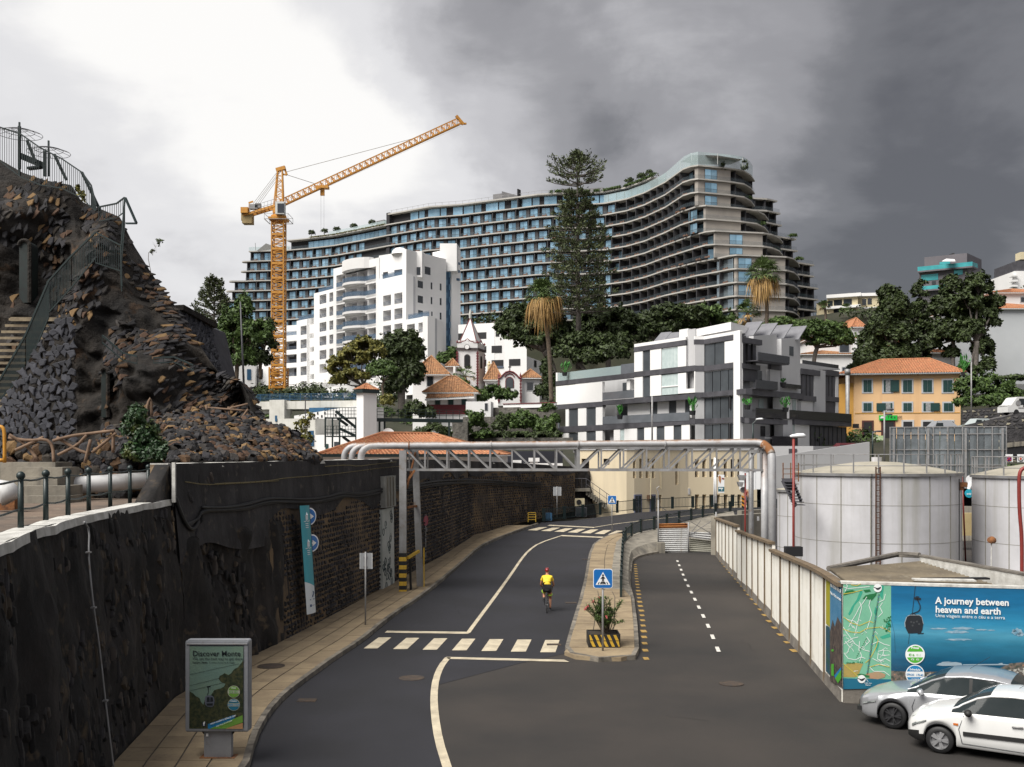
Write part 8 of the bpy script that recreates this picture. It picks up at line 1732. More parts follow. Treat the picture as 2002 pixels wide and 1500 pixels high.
for y,mt_,a,b in((693,P_g2,'Prices','€16  €11'),(828,P_b2,'Schedule','09h00 17h45')):
 pa_([circ(647,y,64,28)],mat('cream_white',(.45,.46,.36),rough=.5),.032,'badge');pa_([[(647+58*math.cos(t_),y+58*math.sin(t_))for t_ in np.linspace(math.pi+.3,2*math.pi-.3,12)],[(647+58*math.cos(t_),y+58*math.sin(t_))for t_ in np.linspace(.3,math.pi-.3,12)]],mat('badge_green',(.13,.28,.04),rough=.5)if mt_ is P_g2 else mat('badge_blue',(.01,.13,.22),rough=.5),.036,'badge_bands')
 k=Dp/F/5.356/.7
 for tx_,yy_,sz in((a,y-34,13),(b,y+8,17)):text3(tx_,sz*k,(ax(647),Dp-.165,az(yy_)),cl_,P_w if tx_==a else mt_,ext=.001,align='CENTER',bold=.0005)
k=Dp/F/5.356/.7
text3('Discover Monte',56*k,(ax(219),Dp-.155,az(322)),cl_,P_bk,ext=.001,bold=.0008,sx=.95);text3('We are the best way to get there.',27*k,(ax(218),Dp-.155,az(362)),cl_,mat('print_grey',(.03,.05,.05)),ext=.001,sx=.99)
text3('Descubra o Monte.',14*k,(ax(218),Dp-.155,az(395)),cl_,P_bk,ext=.001,bold=.001);text3('A melhor forma de lá chegar.',14*k,(ax(388),Dp-.155,az(395)),cl_,MT['print_grey'],ext=.001,sx=1.15)
pa_([[(378,1030),(655,932),(655,985),(400,1076),(378,1076)]],P_b2,.034,'ribbon_blue');pa_([[(400,1076),(740,935),(742,1010),(560,1076)]],MT['badge_green'],.036,'ribbon_green');pa_([[(560,1076),(742,1015),(742,1078)]],mat('ribbon_sand',(.40,.22,.10),rough=.5),.037,'ribbon_sand')
text3('www.madeiracablecar.com',20*k,(ax(408),Dp-.17,az(1035)),cl_,P_w,rot=(math.pi/2,-.33,0),ext=.001,sx=.9);text3('Hear from us and more',15*k,(ax(470),Dp-.17,az(1060)),cl_,P_w,rot=(math.pi/2,-.38,0),ext=.001,sx=.85)
pa_([[(318,1012),(356,1012),(356,1050),(318,1050)]],mat('print_navy2',(.02,.03,.07),rough=.5),.034,'blue_square');text3('f',40*k,(ax(331),Dp-.165,az(1044)),cl_,P_w,ext=.001,bold=.003)
m=MB();m.box(((x0+x1)/2,Dp-.162,(z0+z1)/2),(x1-x0-.18,.004,z1-z0-.2));m.Bd('glass_cover',glass_mat('cover_glass',(.02,.025,.03),.04,.10),cl_)
m=MB();m.box((p.x-.22,Dp-.07,z0-.08),(.05,.005,.06));m.Bd('torn_sticker',M_sw,cl_)
# people and bicycle
def skin(name,V,E,R,mt,parent,sub=2,mats=None,pick=None,cut=None,**k):
 me=bpy.data.meshes.new(name);me.from_pydata(V,E,[]);o=bpy.data.objects.new('tmp_skin',me);COL.objects.link(o);sk=o.modifiers.new('s','SKIN');
 for i,x in enumerate(me.skin_vertices[0].data):x.radius=R[i]if hasattr(R[i],'__len__')else(R[i],R[i])
 me.skin_vertices[0].data[0].use_root=True;sk.use_smooth_shade=True;sb_=o.modifiers.new('d','SUBSURF');sb_.levels=sub;sb_.render_levels=sub
 dg=bpy.context.evaluated_depsgraph_get();dg.update();n=bpy.data.meshes.new_from_object(o.evaluated_get(dg));bpy.data.objects.remove(o);n.materials.clear();n.materials.append(mt)
 r=bpy.data.objects.new(name,n);COL.objects.link(r);r.parent=parent;WO[r.name]=V3();return tag(r,**k)
M_skin=mat('skin',(.42,.19,.11),(.36,.16,.09),scale=6,rough=.55);M_jer=mat('jersey_yellow',(.78,.56,.03),(.70,.50,.03),scale=5,rough=.7);M_lyc=mat('lycra_black',(.012,.012,.014),rough=.5);M_lime=mat('lime_trim',(.35,.62,.04),rough=.6);M_helm=mat('helmet_red',(.35,.015,.02),(.05,.01,.01),scale=9,rough=.3,coat=.4)
cp=G(1069,1201,dz=.0);bk=Tg('bicycle','black road bicycle ridden up the road','bicycle',cp,rz=-.05);B=bk
def bl(m,nm,mt,par=None,**k):return m.Bd(nm,mt,par or bk,local=True,**k)
for nm,y in(('wheel',0.34),('wheel',1.33)):
 m=MB();ring=[(0,y+.325*math.cos(a),.335+.325*math.sin(a))for a in np.linspace(0,2*math.pi,33)];m.tube(ring,.014,6,cap=False)
 for i in range(12):a=i*math.pi/6;m.bar((0,y,.335),(0,y+.31*math.cos(a),.335+.31*math.sin(a)),.004,.004)
 m.tube([(-.04,y,.335),(.04,y,.335)],.02,8);w_=bl(m,'wheel',MSt);m=MB();m.tube(ring,.02,6,cap=False);m.v=[(x,y+(yy-y)*1.02,.335+(z-.335)*1.02)for x,yy,z in m.v];bl(m,'tyre',M_black,w_)
m=MB()
for a,b,w_ in(((0,.74,.28),(0,.60,.85),.034),((0,.74,.28),(0,1.22,.72),.04),((0,.63,.80),(0,1.18,.86),.034),((.03,.34,.335),(.02,.74,.28),.016),((-.03,.34,.335),(-.02,.74,.28),.016),((.03,.34,.335),(.01,.62,.80),.015),((-.03,.34,.335),(-.01,.62,.80),.015),((0,1.18,.92),(0,1.24,.66),.04),((.04,1.33,.335),(.03,1.23,.68),.022),((-.04,1.33,.335),(-.03,1.23,.68),.022)):m.tube([a,b],w_/2,8)
bl(m,'frame',mat('frame_black',(.03,.03,.035),rough=.25,coat=.6),smooth=True)
m=MB();m.tube([(-.21,1.28,.98),(.21,1.28,.98)],.014,8);m.tube([(0,1.18,.93),(0,1.28,.98)],.016,8)
for s in(-1,1):m.tube(smooth([V3((s*.21,1.28,.98)),V3((s*.21,1.38,.97)),V3((s*.21,1.36,.86)),V3((s*.21,1.26,.85))],1),.013,6)
bl(m,'handlebar',M_bb);m=MB();m.box((0,.56,.93),(.13,.26,.05));m.box((0,.68,.93),(.05,.1,.04));m.tube([(0,.60,.80),(0,.58,.92)],.014,6);bl(m,'saddle',M_bb)
m=MB();m.tube([(-.12,.74,.28),(.12,.74,.28)],.012,6);m.bar((.1,.74,.28),(.11,.74+.04,.11),.02,.02);m.bar((-.1,.74,.28),(-.11,.70,.45),.02,.02);m.disc((.06,.74,.28),.1,(1,0,0),18,0,.006);m.box((.15,.78,.11),(.1,.08,.02));m.box((-.15,.70,.45),(.1,.08,.02));bl(m,'crankset',M_bb)
rd_=Tg('person','cyclist in yellow jersey, black shorts and red helmet riding away up the road','person',cp,rz=-.05)
hp=(0,.60,1.0)
V=[(0,.60,1.0),(0,.66,1.12),(0,.82,1.28),(0,.97,1.40),(0,1.07,1.46),(0,1.13,1.53),(0,1.16,1.60),(0,1.17,1.68)]
E=[(i,i+1)for i in range(7)];R=[(.17,.13),(.15,.12),(.175,.12),(.19,.11),(.09,.08),(.055,.055),(.085,.10),(.06,.075)]
def chain(base,pts,rs):
 global V,E,R
 i=base
 for q,r_ in zip(pts,rs):V.append(q);R.append(r_);E.append((i,len(V)-1));i=len(V)-1
chain(3,[(-.17,.97,1.40),(-.235,1.03,1.22),(-.27,1.10,1.07),(-.235,1.24,1.00),(-.215,1.33,.985)],[.07,.052,.042,.035,.03])
chain(3,[(.17,.97,1.40),(.235,1.03,1.22),(.27,1.10,1.07),(.235,1.24,1.00),(.215,1.33,.985)],[.07,.052,.042,.035,.03])
chain(0,[(-.10,.62,.93),(-.125,.86,.83),(-.13,.98,.76),(-.125,.84,.60),(-.125,.70,.50),(-.125,.76,.46)],[.105,.085,.062,.06,.036,.03])
chain(0,[(.10,.62,.93),(.125,.76,.68),(.13,.86,.54),(.13,.80,.36),(.13,.74,.17),(.13,.84,.13)],[.105,.085,.06,.058,.036,.03])
skin('body',V,E,R,M_skin,rd_,2)
for s in(-1,1):
 for f in range(4):m=MB();m.tube([(s*.215,1.31+f*.0,.985+.0),(s*(.20+.012*f-.02),1.36,.99-.018*f),(s*(.20+.01*f-.02),1.375,.955-.02*f)],[.011,.010,.007],6);m.Bd('finger',M_bb,rd_,local=True,smooth=True)
 m=MB();m.tube([(s*.2,1.30,.99),(s*.175,1.34,.975)],[.012,.009],6);m.Bd('thumb',M_bb,rd_,local=True,smooth=True)
JV=[(0,.63,1.06),(0,.72,1.19),(0,.84,1.30),(0,.97,1.41),(0,1.05,1.45)];JE=[(i,i+1)for i in range(4)];JR=[(.175,.14),(.17,.135),(.19,.135),(.20,.12),(.11,.09)]
for s in(-1,1):k=len(JV);JV+=[(s*.17,.97,1.405),(s*.215,1.01,1.30),(s*.232,1.03,1.24)];JR+=[.083,.072,.066];JE+=[(3,k),(k,k+1),(k+1,k+2)]
skin('jersey',JV,JE,JR,M_jer,rd_,2)
text3('SATA',.055,(-.075,.735,1.335),rd_,M_lyc,rot=(math.radians(48),0,0),ext=.02,bold=.001,local=True)
SV=[(0,.72,1.17),(0,.64,1.08),(0,.59,.97)];SE=[(0,1),(1,2)];SR=[(.165,.14),(.19,.15),(.185,.15)]
for s,kn in((-1,(-.122,.80,.855)),(1,(.122,.715,.76))):k=len(SV);SV+=[(s*.10,.62,.93),kn];SR+=[.118,.10];SE+=[(2,k),(k,k+1)]
skin('shorts',SV,SE,SR,M_lyc,rd_,2)
for kn,d in(((-.122,.80,.855),(0,.85,-.35)),((.122,.715,.76),(0,.45,-.85))):c=V3(kn)+V3(d).normalized()*.05;dd=V3(d).normalized();m=MB();m.tube([c-dd*.03,c+dd*.02],[.105,.098],14);m.Bd('lime_cuff',M_lime,rd_,local=True,smooth=True)
m=MB();m.lathe((0,1.16,1.66),[(.105,-.02),(.112,.02),(.10,.075),(.065,.115),(0,.13)],16);m.v=[(x*.92,1.16+(y-1.16)*1.3,z)for x,y,z in m.v];m.Bd('helmet',M_helm,rd_,local=True,smooth=True)
for x,y,z,r_ in((-.125,.70,.46,-.5),(.13,.78,.12,0)):
 m=MB();m.tube([(x,y-.06,z+.01),(x,y+.04,z),(x,y+.15,z-.02)],[.04,.042,.03],8);m.Bd('shoe',M_lyc,rd_,local=True,smooth=True);m=MB();m.tube([(x,y+.0,z+.02),(x,y+.02,z+.14)],.043,8);m.Bd('sock',M_lyc,rd_,local=True,smooth=True)
def walker(label,px,py,D,top,bot,dress,skinm,rz=0,scale=1.0):
 q=P(px,py,D);t=Tg('person',label,'person',q,rz=rz);t.scale=(scale,)*3
 global V,E,R
 V=[(0,0,.95),(0,0,1.12),(0,.0,1.32),(0,0,1.45),(0,-.01,1.53),(0,-.015,1.62),(0,-.01,1.70)];E=[(i,i+1)for i in range(6)];R=[(.15,.11),(.13,.10),(.17,.11),(.09,.08),(.05,.05),(.08,.095),(.055,.065)]
 for s in(-1,1):
  chain(3,[(s*.17,0,1.42),(s*.22,.02,1.16),(s*.21,-.05,.93),(s*.20,-.08,.84)],[.055,.042,.034,.03]);chain(0,[(s*.08,0,.90),(s*.09,-.06*s,.48),(s*.09,.10*s,.09),(s*.09,.10*s-.14,.04)],[.09,.06,.038,.03])
 skin('body',V,E,R,skinm,t,1)
 skin('top',[(0,0,.97),(0,0,1.15),(0,0,1.34),(0,0,1.43)],[(0,1),(1,2),(2,3)],[(.17,.13),(.155,.12),(.19,.13),(.12,.10)],top,t,1)
 m=MB();m.lathe((0,0,0),[(.17,1.0),(.20,.85),(.24 if dress else.2,.62 if dress else.5)],12);m.v=[(x,y*.75,z)for x,y,z in m.v];m.Bd('skirt' if dress else 'shorts',bot,t,local=True,smooth=True)
 m=MB();m.lathe((0,.015,1.64),[(.09,-.05),(.1,.02),(.07,.09),(0,.11)],12);m.Bd('hair',M_bark,t,local=True,smooth=True)
walker('woman in a dark blue sleeveless dress standing on the road between the two pipes',1505,989,97,M_navy,M_navy,True,M_skin,.3,.93)
walker('person in a red top with dark shorts walking behind the thin red pole',1458.5,990,93,M_redp,MSl,False,M_skin,-.6,.95)
# cars
def car(name,label,loc,rz,L_,W_,prof,wbx,paint,lower,rim,doors3=False,rw=.315):
 """prof: list of (x, z_belt, z_top, half width, half roof width) front x=0 to rear x=L; x grows to the back"""
 t=Tg(name,label,'car',loc,rz=rz);xs=np.array([q[0]for q in prof]);ip=lambda x,k:float(np.interp(x,xs,[q[k]for q in prof]))
 arch=rw+.055
 def bot(x):
  z=.20 if x>.25 else.26-.06*(x/.25)
  for w in wbx:
   d=abs(x-w)
   if d<arch:z=max(z,.30+math.sqrt(arch*arch-d*d)*1.0)
  return z
 st=sorted(set([round(v,3)for v in np.arange(0,L_+.001,.07)]+[round(w+s*arch*k,3)for w in wbx for s in(-1,1)for k in(1,.995,.96,.85,.7,.5,.25,0)]+[q[0]for q in prof]))
 st=[s for s in st if 0<=s<=L_]
 def sec(x):
  b,zb2,zt2,hw_,rw_=bot(x),ip(x,1),ip(x,2),ip(x,3),ip(x,4);e=max(0,1-x/.18)if x<.18 else(max(0,1-(L_-x)/.2)if x>L_-.2 else 0);k=1-.06*e*e
  mid=b+(zb2-b)*.45;g=max(0,zt2-zb2-.06)
  pts=[(hw_*.93,b),(hw_*.985,b+.05),(hw_*1.0,max(b+.06,b+(zb2-b)*.3)),(hw_*1.005,max(b+.08,mid)),(hw_*.985,zb2-.10 if zb2-.10>b+.1 else b+.1),(hw_*.955,zb2-.015),(hw_*.93,zb2)]
  if g>.12:pts+=[(hw_*.93+(rw_+.02-hw_*.93)*.5,zb2+(zt2-zb2)*.5),(rw_+.02,zt2-.075),(rw_-.03,zt2-.03),(rw_*.55,zt2-.006),(0,zt2)]
  else:pts+=[(hw_*.86,zb2+(zt2-zb2)*.30),(hw_*.76,zb2+(zt2-zb2)*.55),(hw_*.62,zb2+(zt2-zb2)*.78),(hw_*.35,zb2+(zt2-zb2)*.95),(0,zt2)]
  return pts
 secs=[sec(x)for x in st];n=len(secs[0]);
 xw0,xw1,xs0,xs1,xr0,xr1,bp0=t_win=[next(q for q in prof if q[5]==k)[0]for k in('ws','wt','ss','se','rt','rb','bp')]
 import collections;G_=collections.defaultdict(MB)
 def vtx(i,j,s):y,z=secs[i][j];return(st[i]+(.10*(1-(st[i]/.5))*((y/.8)**2)if st[i]<.5 else 0),s*y,z)
 for i in range(len(st)-1):
  xm=(st[i]+st[i+1])/2
  for j in range(n-1):
   zm=(secs[i][j][1]+secs[i][j+1][1])/2
   if xw0<xm<xw1 and(j>=8 or(j>=6 and xm<xs0)):key='windscreen'
   elif xr0<xm<xr1 and j>=8:key='rear_window'
   elif xs0<xm<xs1 and j in(6,7):
    key='pillar' if abs(xm-bp0)<.045 else 'side_window'
   elif lower is not None and zm<.40 and(xm<wbx[0]-arch):key='bumper'
   else:key='body'
   for s in(-1,1):
    kk=key if key not in('side_window','pillar')else key+(' f' if xm<bp0 and key[0]=='s' else ' r')+str(s)
    q=[vtx(i,j,s),vtx(i+1,j,s),vtx(i+1,j+1,s),vtx(i,j+1,s)];G_[kk].add(q if s<0 else q[::-1],[(0,1,2,3)])
 for e,i in((0,0),(1,len(st)-1)):
  c=[vtx(i,j,-1)for j in range(n)]+[vtx(i,j,1)for j in range(n-2,-1,-1)];G_['body'].add(c,[tuple(range(len(c)))])
 mats={'body':paint,'windscreen':M_cwin,'side_window':M_cwin,'rear_window':M_cwin,'pillar':M_bb,'bumper':lower or paint}
 for k,m in G_.items():
  k=k.split()[0]
  if m.v:
   o=m.Bd(k,mats[k],t,local=True,smooth=True)
   import bmesh;bm=bmesh.new();bm.from_mesh(o.data);bmesh.ops.remove_doubles(bm,verts=bm.verts,dist=.0005);bm.to_mesh(o.data);bm.free()
 ii=[i for i in range(len(st))if xw0-.02<=st[i]<=xr1]
 for s in(-1,1):m=MB();m.tube([V3(vtx(i,8,s))for i in ii],.028,6);m.Bd('roof_rail',paint,t,local=True,smooth=True)
 m=MB();m.box((L_/2,0,.42),(L_-.5,W_*.72,.36));m.box((L_*.52,0,.8),(L_*.5,W_*.6,.12));m.Bd('underbody',MDk,t,local=True)
 for s in(-1,1):
  for w in wbx:
   y=s*(W_/2-.13);wm=MB();pr=[(rw-.11,-.09),(rw-.015,-.10),(rw,-.06),(rw,.06),(rw-.015,.10),(rw-.11,.09)]
   wm.lathe((0,0,0),pr,28);wm.xf(Matrix.Translation((w,y,rw))@Matrix.Rotation(math.pi/2,4,'X'));ty_=wm.Bd('wheel',M_black,t,local=True,smooth=True)
   wm=MB();R_=rw-.105;wm.lathe((0,0,0),[(0,.02),(R_*.9,.0),(R_,.05),(R_+.01,.07)],28);
   for k in range(5):
    a=k*2*math.pi/5
    for dd in(-.16,.16):wm.bar((.03*math.cos(a),.03*math.sin(a),.055),(R_*.97*math.cos(a+dd),R_*.97*math.sin(a+dd),.05),.045 if doors3 else.028,.03)
   wm.lathe((0,0,.05),[(.05,0),(.045,.03),(0,.035)],12)
   wm.xf(Matrix.Translation((w,y+s*.04,rw))@Matrix.Rotation(-s*math.pi/2,4,'X'));wm.Bd('rim',rim,ty_,local=True)
   wm=MB();a0=np.linspace(0,math.pi,13);
   for a,b in zip(a0,a0[1:]):p1,p2=(w+(arch+.0)*math.cos(a),.30+arch*math.sin(a)),(w+(arch)*math.cos(b),.30+arch*math.sin(b));wm.add([(p1[0],s*(W_/2-.02),p1[1]),(p2[0],s*(W_/2-.02),p2[1]),(p2[0],s*(W_/2-.34),p2[1]),(p1[0],s*(W_/2-.34),p1[1])],[(0,1,2,3)])
   wm.Bd('wheel_arch',MDk,t,local=True)
 return t,ip,vtx,st,secs
M_cwin=mat('car_glass',(.02,.026,.028),(.03,.036,.038),scale=1,rough=.08,spec=.12)
M_silver=mat('silver_paint',(.46,.47,.49),(.43,.44,.46),scale=1,rough=.28,metal=.55,coat=.7);M_whitep=mat('white_paint',(.66,.66,.655),(.62,.62,.61),scale=1,rough=.3,coat=.6);M_alloy=mat('dark_alloy',(.06,.06,.065),rough=.4,metal=.6);M_hub=mat('hubcap',(.30,.30,.31),(.24,.24,.25),scale=5,rough=.45,metal=.3)
M_lens=mat('headlamp_lens',(.30,.32,.30),(.07,.08,.08),scale=12,rough=.08,spec=1,coat=1,metal=.3);M_amber=mat('amber_lens',(.50,.13,.02),rough=.2,coat=.5)
PF1=[(0,.56,.60,.58,.30,''),(.08,.62,.68,.70,.35,''),(.25,.68,.78,.80,.4,''),(.55,.76,.88,.88,.45,''),(.95,.86,.95,.91,.5,''),(1.22,.92,.99,.915,0.644,'ws'),(1.45,.94,1.13,.915,0.644,'ss'),(1.75,.955,1.30,.915,0.655,''),(2.05,.965,1.42,.915,0.69,'wt'),(2.45,.975,1.475,.915,0.707,''),(2.60,.98,1.48,.915,0.707,'bp'),(3.1,1.0,1.46,.91,0.69,''),(3.45,1.02,1.40,.90,0.655,'rt'),(3.75,1.04,1.28,.88,0.621,'se'),(4.05,1.02,1.10,.85,.5,'rb'),(4.25,.90,.98,.80,.45,''),(4.34,.70,.80,.72,.4,'')]
PF2=[(0,.54,.60,.56,.3,''),(.07,.62,.69,.66,.32,''),(.22,.72,.82,.74,.36,''),(.50,.82,.93,.80,.42,''),(.80,.90,.99,.83,.48,''),(1.0,.935,1.03,.835,0.572,'ws'),(1.22,.95,1.18,.835,0.583,'ss'),(1.5,.96,1.34,.835,0.605,''),(1.78,.965,1.43,.835,0.627,'wt'),(2.2,.975,1.465,.835,0.632,''),(2.52,.985,1.46,.835,0.632,'bp'),(2.9,1.0,1.44,.83,0.616,''),(3.25,1.02,1.38,.82,0.594,'se'),(3.45,1.03,1.30,.80,0.55,'rt'),(3.75,.95,1.02,.76,0.495,'rb'),(3.92,.7,.8,.68,.4,'')]
def side(t,ip,pts,y_off,mt,nm,wd=.02,sgn=1):
 m=MB();m.tube([V3((x,sgn*(ip(x,3)*f+y_off),z))for x,z,f in pts],wd,5);return m.Bd(nm,mt,t,local=True)
yaw=math.radians(-33)
fw1=G(1747,1424,flat);c1=V3((math.cos(yaw),math.sin(yaw),0));n1=V3((-math.sin(yaw),math.cos(yaw),0))
l1=fw1-c1*.90+n1*.80
cA=car('car','silver hatchback with dark alloy wheels parked against the billboard',l1,yaw,4.34,1.84,PF1,(.90,3.54),M_silver,None,M_alloy)
fw2=G(1838,1472,flat);l2=fw2-c1*.76+n1*.74
cB=car('car','white three door hatchback with black lower bumper in the bottom right corner',l2,yaw,3.92,1.68,PF2,(.76,3.25),M_whitep,M_bb,M_hub,True,.295)
for(t,ip,vtx,st,secs),L_,three in((cA,4.34,False),(cB,3.92,True)):
 hw_=ip(2,3);dz_=(1.47 if not three else 1.28)
 door=[(dz_-.08,.32),(dz_-.1,.6),(dz_+.0,.90)];rear=(2.60 if not three else 2.56)
 M_line=P_bk
 for s in(-1,):
  for pts in([(dz_-.05,.30,1.003),(dz_-.12,.6,1.008),(dz_-.02,.90,.965)],[(rear,.28,1.003),(rear+.02,.6,1.008),(rear+.0,.96,.96)],[(dz_-.05,.30,1.003),(rear,.28,1.003)]):
   side(t,ip,pts,.0,M_line,'door_gap',.009,s)
  hx=rear-.22;m=MB();m.tube([(hx-.12,s*(hw_*.99+.03),.80),(hx+.10,s*(hw_*.99+.03),.81)],.018,6);m.Bd('door_handle',MSt if three else M_silver,t,local=True,smooth=True)
  mx_=dz_+.10;m=MB();m.tube([(mx_,s*(hw_*.95),.97),(mx_-.02,s*(hw_+.08),.99),(mx_+.01,s*(hw_+.20),.99)],[.03,.085,.06],10);m.Bd('wing_mirror',M_silver if not three else M_bb,t,local=True,smooth=True)
  if three:m=MB();m.bar((1.25,s*(hw_*1.0+.015),.52),(2.95,s*(hw_*1.0+.015),.55),.03,.085,up=(0,0,1));m.Bd('side_rub_strip',M_bb,t,local=True);m=MB();m.box((1.10,s*(ip(1.1,3)*1.0+.005),.70),(.10,.02,.045));m.Bd('side_indicator',M_amber,t,local=True)
 for s in(-1,1):
  m=MB();a,b=(.10,.52)if not three else(.12,.50);zb0=(.60,.70)if not three else(.64,.74)
  def hl(u,v):
   x=a+(b-a)*u;hw2=ip(x,3);zc=ip(x,1);y=hw2*(.985-.26*v*(1-u*.5));z=zc-.17+.19*v*(1-u*.45);
   return(x+(.10*(1-(x/.5))*((y/.8)**2)if x<.5 else 0)-.02,s*(y+.022),z+.025)
  m.grid(hl,8,4);
  if s>0:m.f=[tuple(reversed(q))for q in m.f]
  m.Bd('headlight',M_lens,t,local=True,smooth=True)
  m=MB();q=(.09 if not three else.08);m.disc((q+.08,s*ip(.1,3)*.86,.37),.05,(-1,s*.8,0),12,0,.03);m.Bd('fog_lamp',MDk if not three else M_bb,t,local=True)
 m=MB();m.grid(lambda u,v:(.0-.012+.02*abs(u-.5),-.42+.84*u,.36+.16*v),6,2);m.Bd('grille',M_bb,t,local=True)
 m=MB();m.bar((L_*.5+.3,0,1.47),(L_*.5+.75,0,1.8),.008,.008);m.Bd('aerial',M_bb,t,local=True)
 if not three:m=MB();m.box((.06,-ip(.1,3)*.80,.36),(.10,.22,.10));m.Bd('fog_recess',M_bb,t,local=True)
 m=MB();m.box((L_*.42,-.35,.95),(.2,.45,.5));m.box((L_*.42,.35,.95),(.2,.45,.5));m.Bd('seats',MSl,t,local=True)
def far_car(name,label,cat,c,rz,L_,W_,H_,paint,kind='car'):
 t=Tg(name,label,cat,c,rz=rz);m=MB();hh=H_*.55
 if kind=='car':sidep=[(-L_/2,.3),(-L_/2,hh*.8),(-L_*.28,hh),(-L_*.12,H_),(L_*.2,H_),(L_*.38,hh*1.05),(L_/2,hh*.85),(L_/2,.3)]
 else:sidep=[(-L_/2,.3),(-L_/2,H_*.45),(-L_*.42,H_*.55),(-L_*.3,H_*.96),(-L_*.26,H_),(L_/2,H_),(L_/2,.3)]
 n=len(sidep);v=[(x,-W_/2*(.86 if z>hh*1.1 and kind=='car' else 1),z)for x,z in sidep]+[(x,W_/2*(.86 if z>hh*1.1 and kind=='car' else 1),z)for x,z in sidep]
 m.add(v,[tuple(range(n)),tuple(reversed(range(n,2*n)))]+[(i,n+i,n+(i+1)%n,(i+1)%n)for i in range(n)]);m.Bd('body',paint,t,local=True)
 if kind=='car':
  for x0_,x1_ in((-L_*.20,-L_*.01),(L_*.02,L_*.27)):m=MB();y=-W_/2*.93-.02;m.add([(x0_-(.1 if x0_<-.1*L_ else 0),y-.04,hh*1.03),(x1_+(.14 if x1_>.2*L_ else 0),y-.04,hh*1.03),(x1_,-W_/2*.86-.015,H_*.94),(x0_+.15,-W_/2*.86-.015,H_*.94)],[(0,1,2,3)]);m.Bd('side_window',M_cwin,t,local=True)
 else:m=MB();m.add([(-L_*.27,-W_/2-.02,H_*.55),(-L_*.1,-W_/2-.02,H_*.55),(-L_*.1,-W_/2-.02,H_*.9),(-L_*.25,-W_/2-.02,H_*.9)],[(0,1,2,3)]);m.Bd('side_window',M_cwin,t,local=True);m=MB();m.add([(-L_/2-.02,-W_/2*.9,H_*.5),(-L_/2-.02,W_/2*.9,H_*.5),(-L_*.43,W_/2*.85,H_*.58),(-L_*.43,-W_/2*.85,H_*.58)],[(3,2,1,0)]);m.Bd('bonnet',paint,t,local=True)
 for x in(-L_*.31,L_*.31):
  for s in(-1,1):m=MB();m.tube([(x,s*(W_/2-.2),.32),(x,s*(W_/2+.01),.32)],.32,16);m.Bd('wheel',M_black,t,local=True)
 return t
far_car('car','dark red car parked beside the dark garage of the modern block','car',P(1650,884,116)-V3((0,0,.4)),math.radians(8),4.4,1.75,1.4,mat('maroon_paint',(.10,.015,.02),rough=.3,coat=.6))
far_car('car','pale green grey car seen behind the stone wall left of the van','car',P(1912,838,122)-V3((0,0,.3)),math.radians(12),4.2,1.7,1.45,mat('pale_car',(.36,.40,.40),rough=.3,coat=.5))
far_car('car','silver car roof showing above the hoarding before the peach house','car',P(1838,842,118)-V3((0,0,.4)),math.radians(4),4.3,1.75,1.5,M_silver)
vn=far_car('van','white van with a black letter on its side on the road at the right edge','van',P(2003,812,123),math.radians(9),5.6,2.0,2.1,M_whitep,'van')
text3('A…',.9,(-.9,-1.03,.95),vn,MDk,ext=.005,bold=.02,local=True);m=MB();m.disc((-1.5,-1.02,1.35),.34,(0,-1,0),16,0,.02);m.Bd('round_logo',MSt,vn,local=True);m=MB();m.box((-.4,-1.02,.8),(2.2,.02,.06));m.Bd('side_stripe',MDk,vn,local=True)
far_car('car','white car roof behind the shrubs at the right edge','car',P(1985,766,143)-V3((0,0,.6)),math.radians(6),4.4,1.8,1.6,M_whitep)
# trees and shrubs
def crownv(blobs,n,size,seed,gap=.0,flat_=1.0):
 n=int(n*1.45);size=size*.82;R=np.random.RandomState(seed);A=np.array([b[3]*b[4]+b[3]*b[5]for b in blobs]);A=A/A.sum();V=[];sd=seed*1.7
 for b,a in zip(blobs,A):
  k=int(n*a)+8;d=R.normal(size=(k,3));d/=np.linalg.norm(d,axis=1)[:,None];d[:,2]=np.where(d[:,2]<-.5,-d[:,2]*.6,d[:,2])
  lob=1+.20*np.sin(d[:,0]*5+sd)*np.sin(d[:,1]*5+b[0])+.16*np.sin(d[:,2]*8+b[2])*np.sin(d[:,0]*9+sd)+.10*np.sin(d[:,0]*17+d[:,2]*15)
  rr=R.uniform(.62,1.03,k)**.6*lob;p=d*rr[:,None]*np.array([b[3],b[4],b[5]])+np.array(b[:3])
  keep=np.sin(p[:,0]*1.9/size*.25+sd)*np.sin(p[:,2]*2.3/size*.25+sd*2)+.6*np.sin(p[:,1]*.8/size*.3)>gap-.75
  p=p[keep];d=d[keep];k=len(p)
  nn=d+R.normal(size=(k,3))*.65+np.array([0,0,.35]);nn/=np.linalg.norm(nn,axis=1)[:,None]
  t=np.cross(nn,R.normal(size=(k,3)));t/=np.linalg.norm(t,axis=1)[:,None]+1e-9;s=np.cross(nn,t);z=size*R.uniform(.5,1.25,k)[:,None]
  V.append(np.stack([p-t*z,p-s*z*.55,p+t*z+nn*z*.2,p+s*z*.55],1))
 return np.concatenate(V).reshape(-1,3)
def fGe(name,blobs,n,size,mt,parent,seed=1,gap=0.,**k):
 v=crownv(blobs,n,size,seed,gap);q=len(v)//4;m=MB();m.v=[tuple(x)for x in v.tolist()];m.f=[(4*i,4*i+1,4*i+2,4*i+3)for i in range(q)];m.m=[0]*q
 return m.Bd(name,mt,parent,**k)
TS=[0]
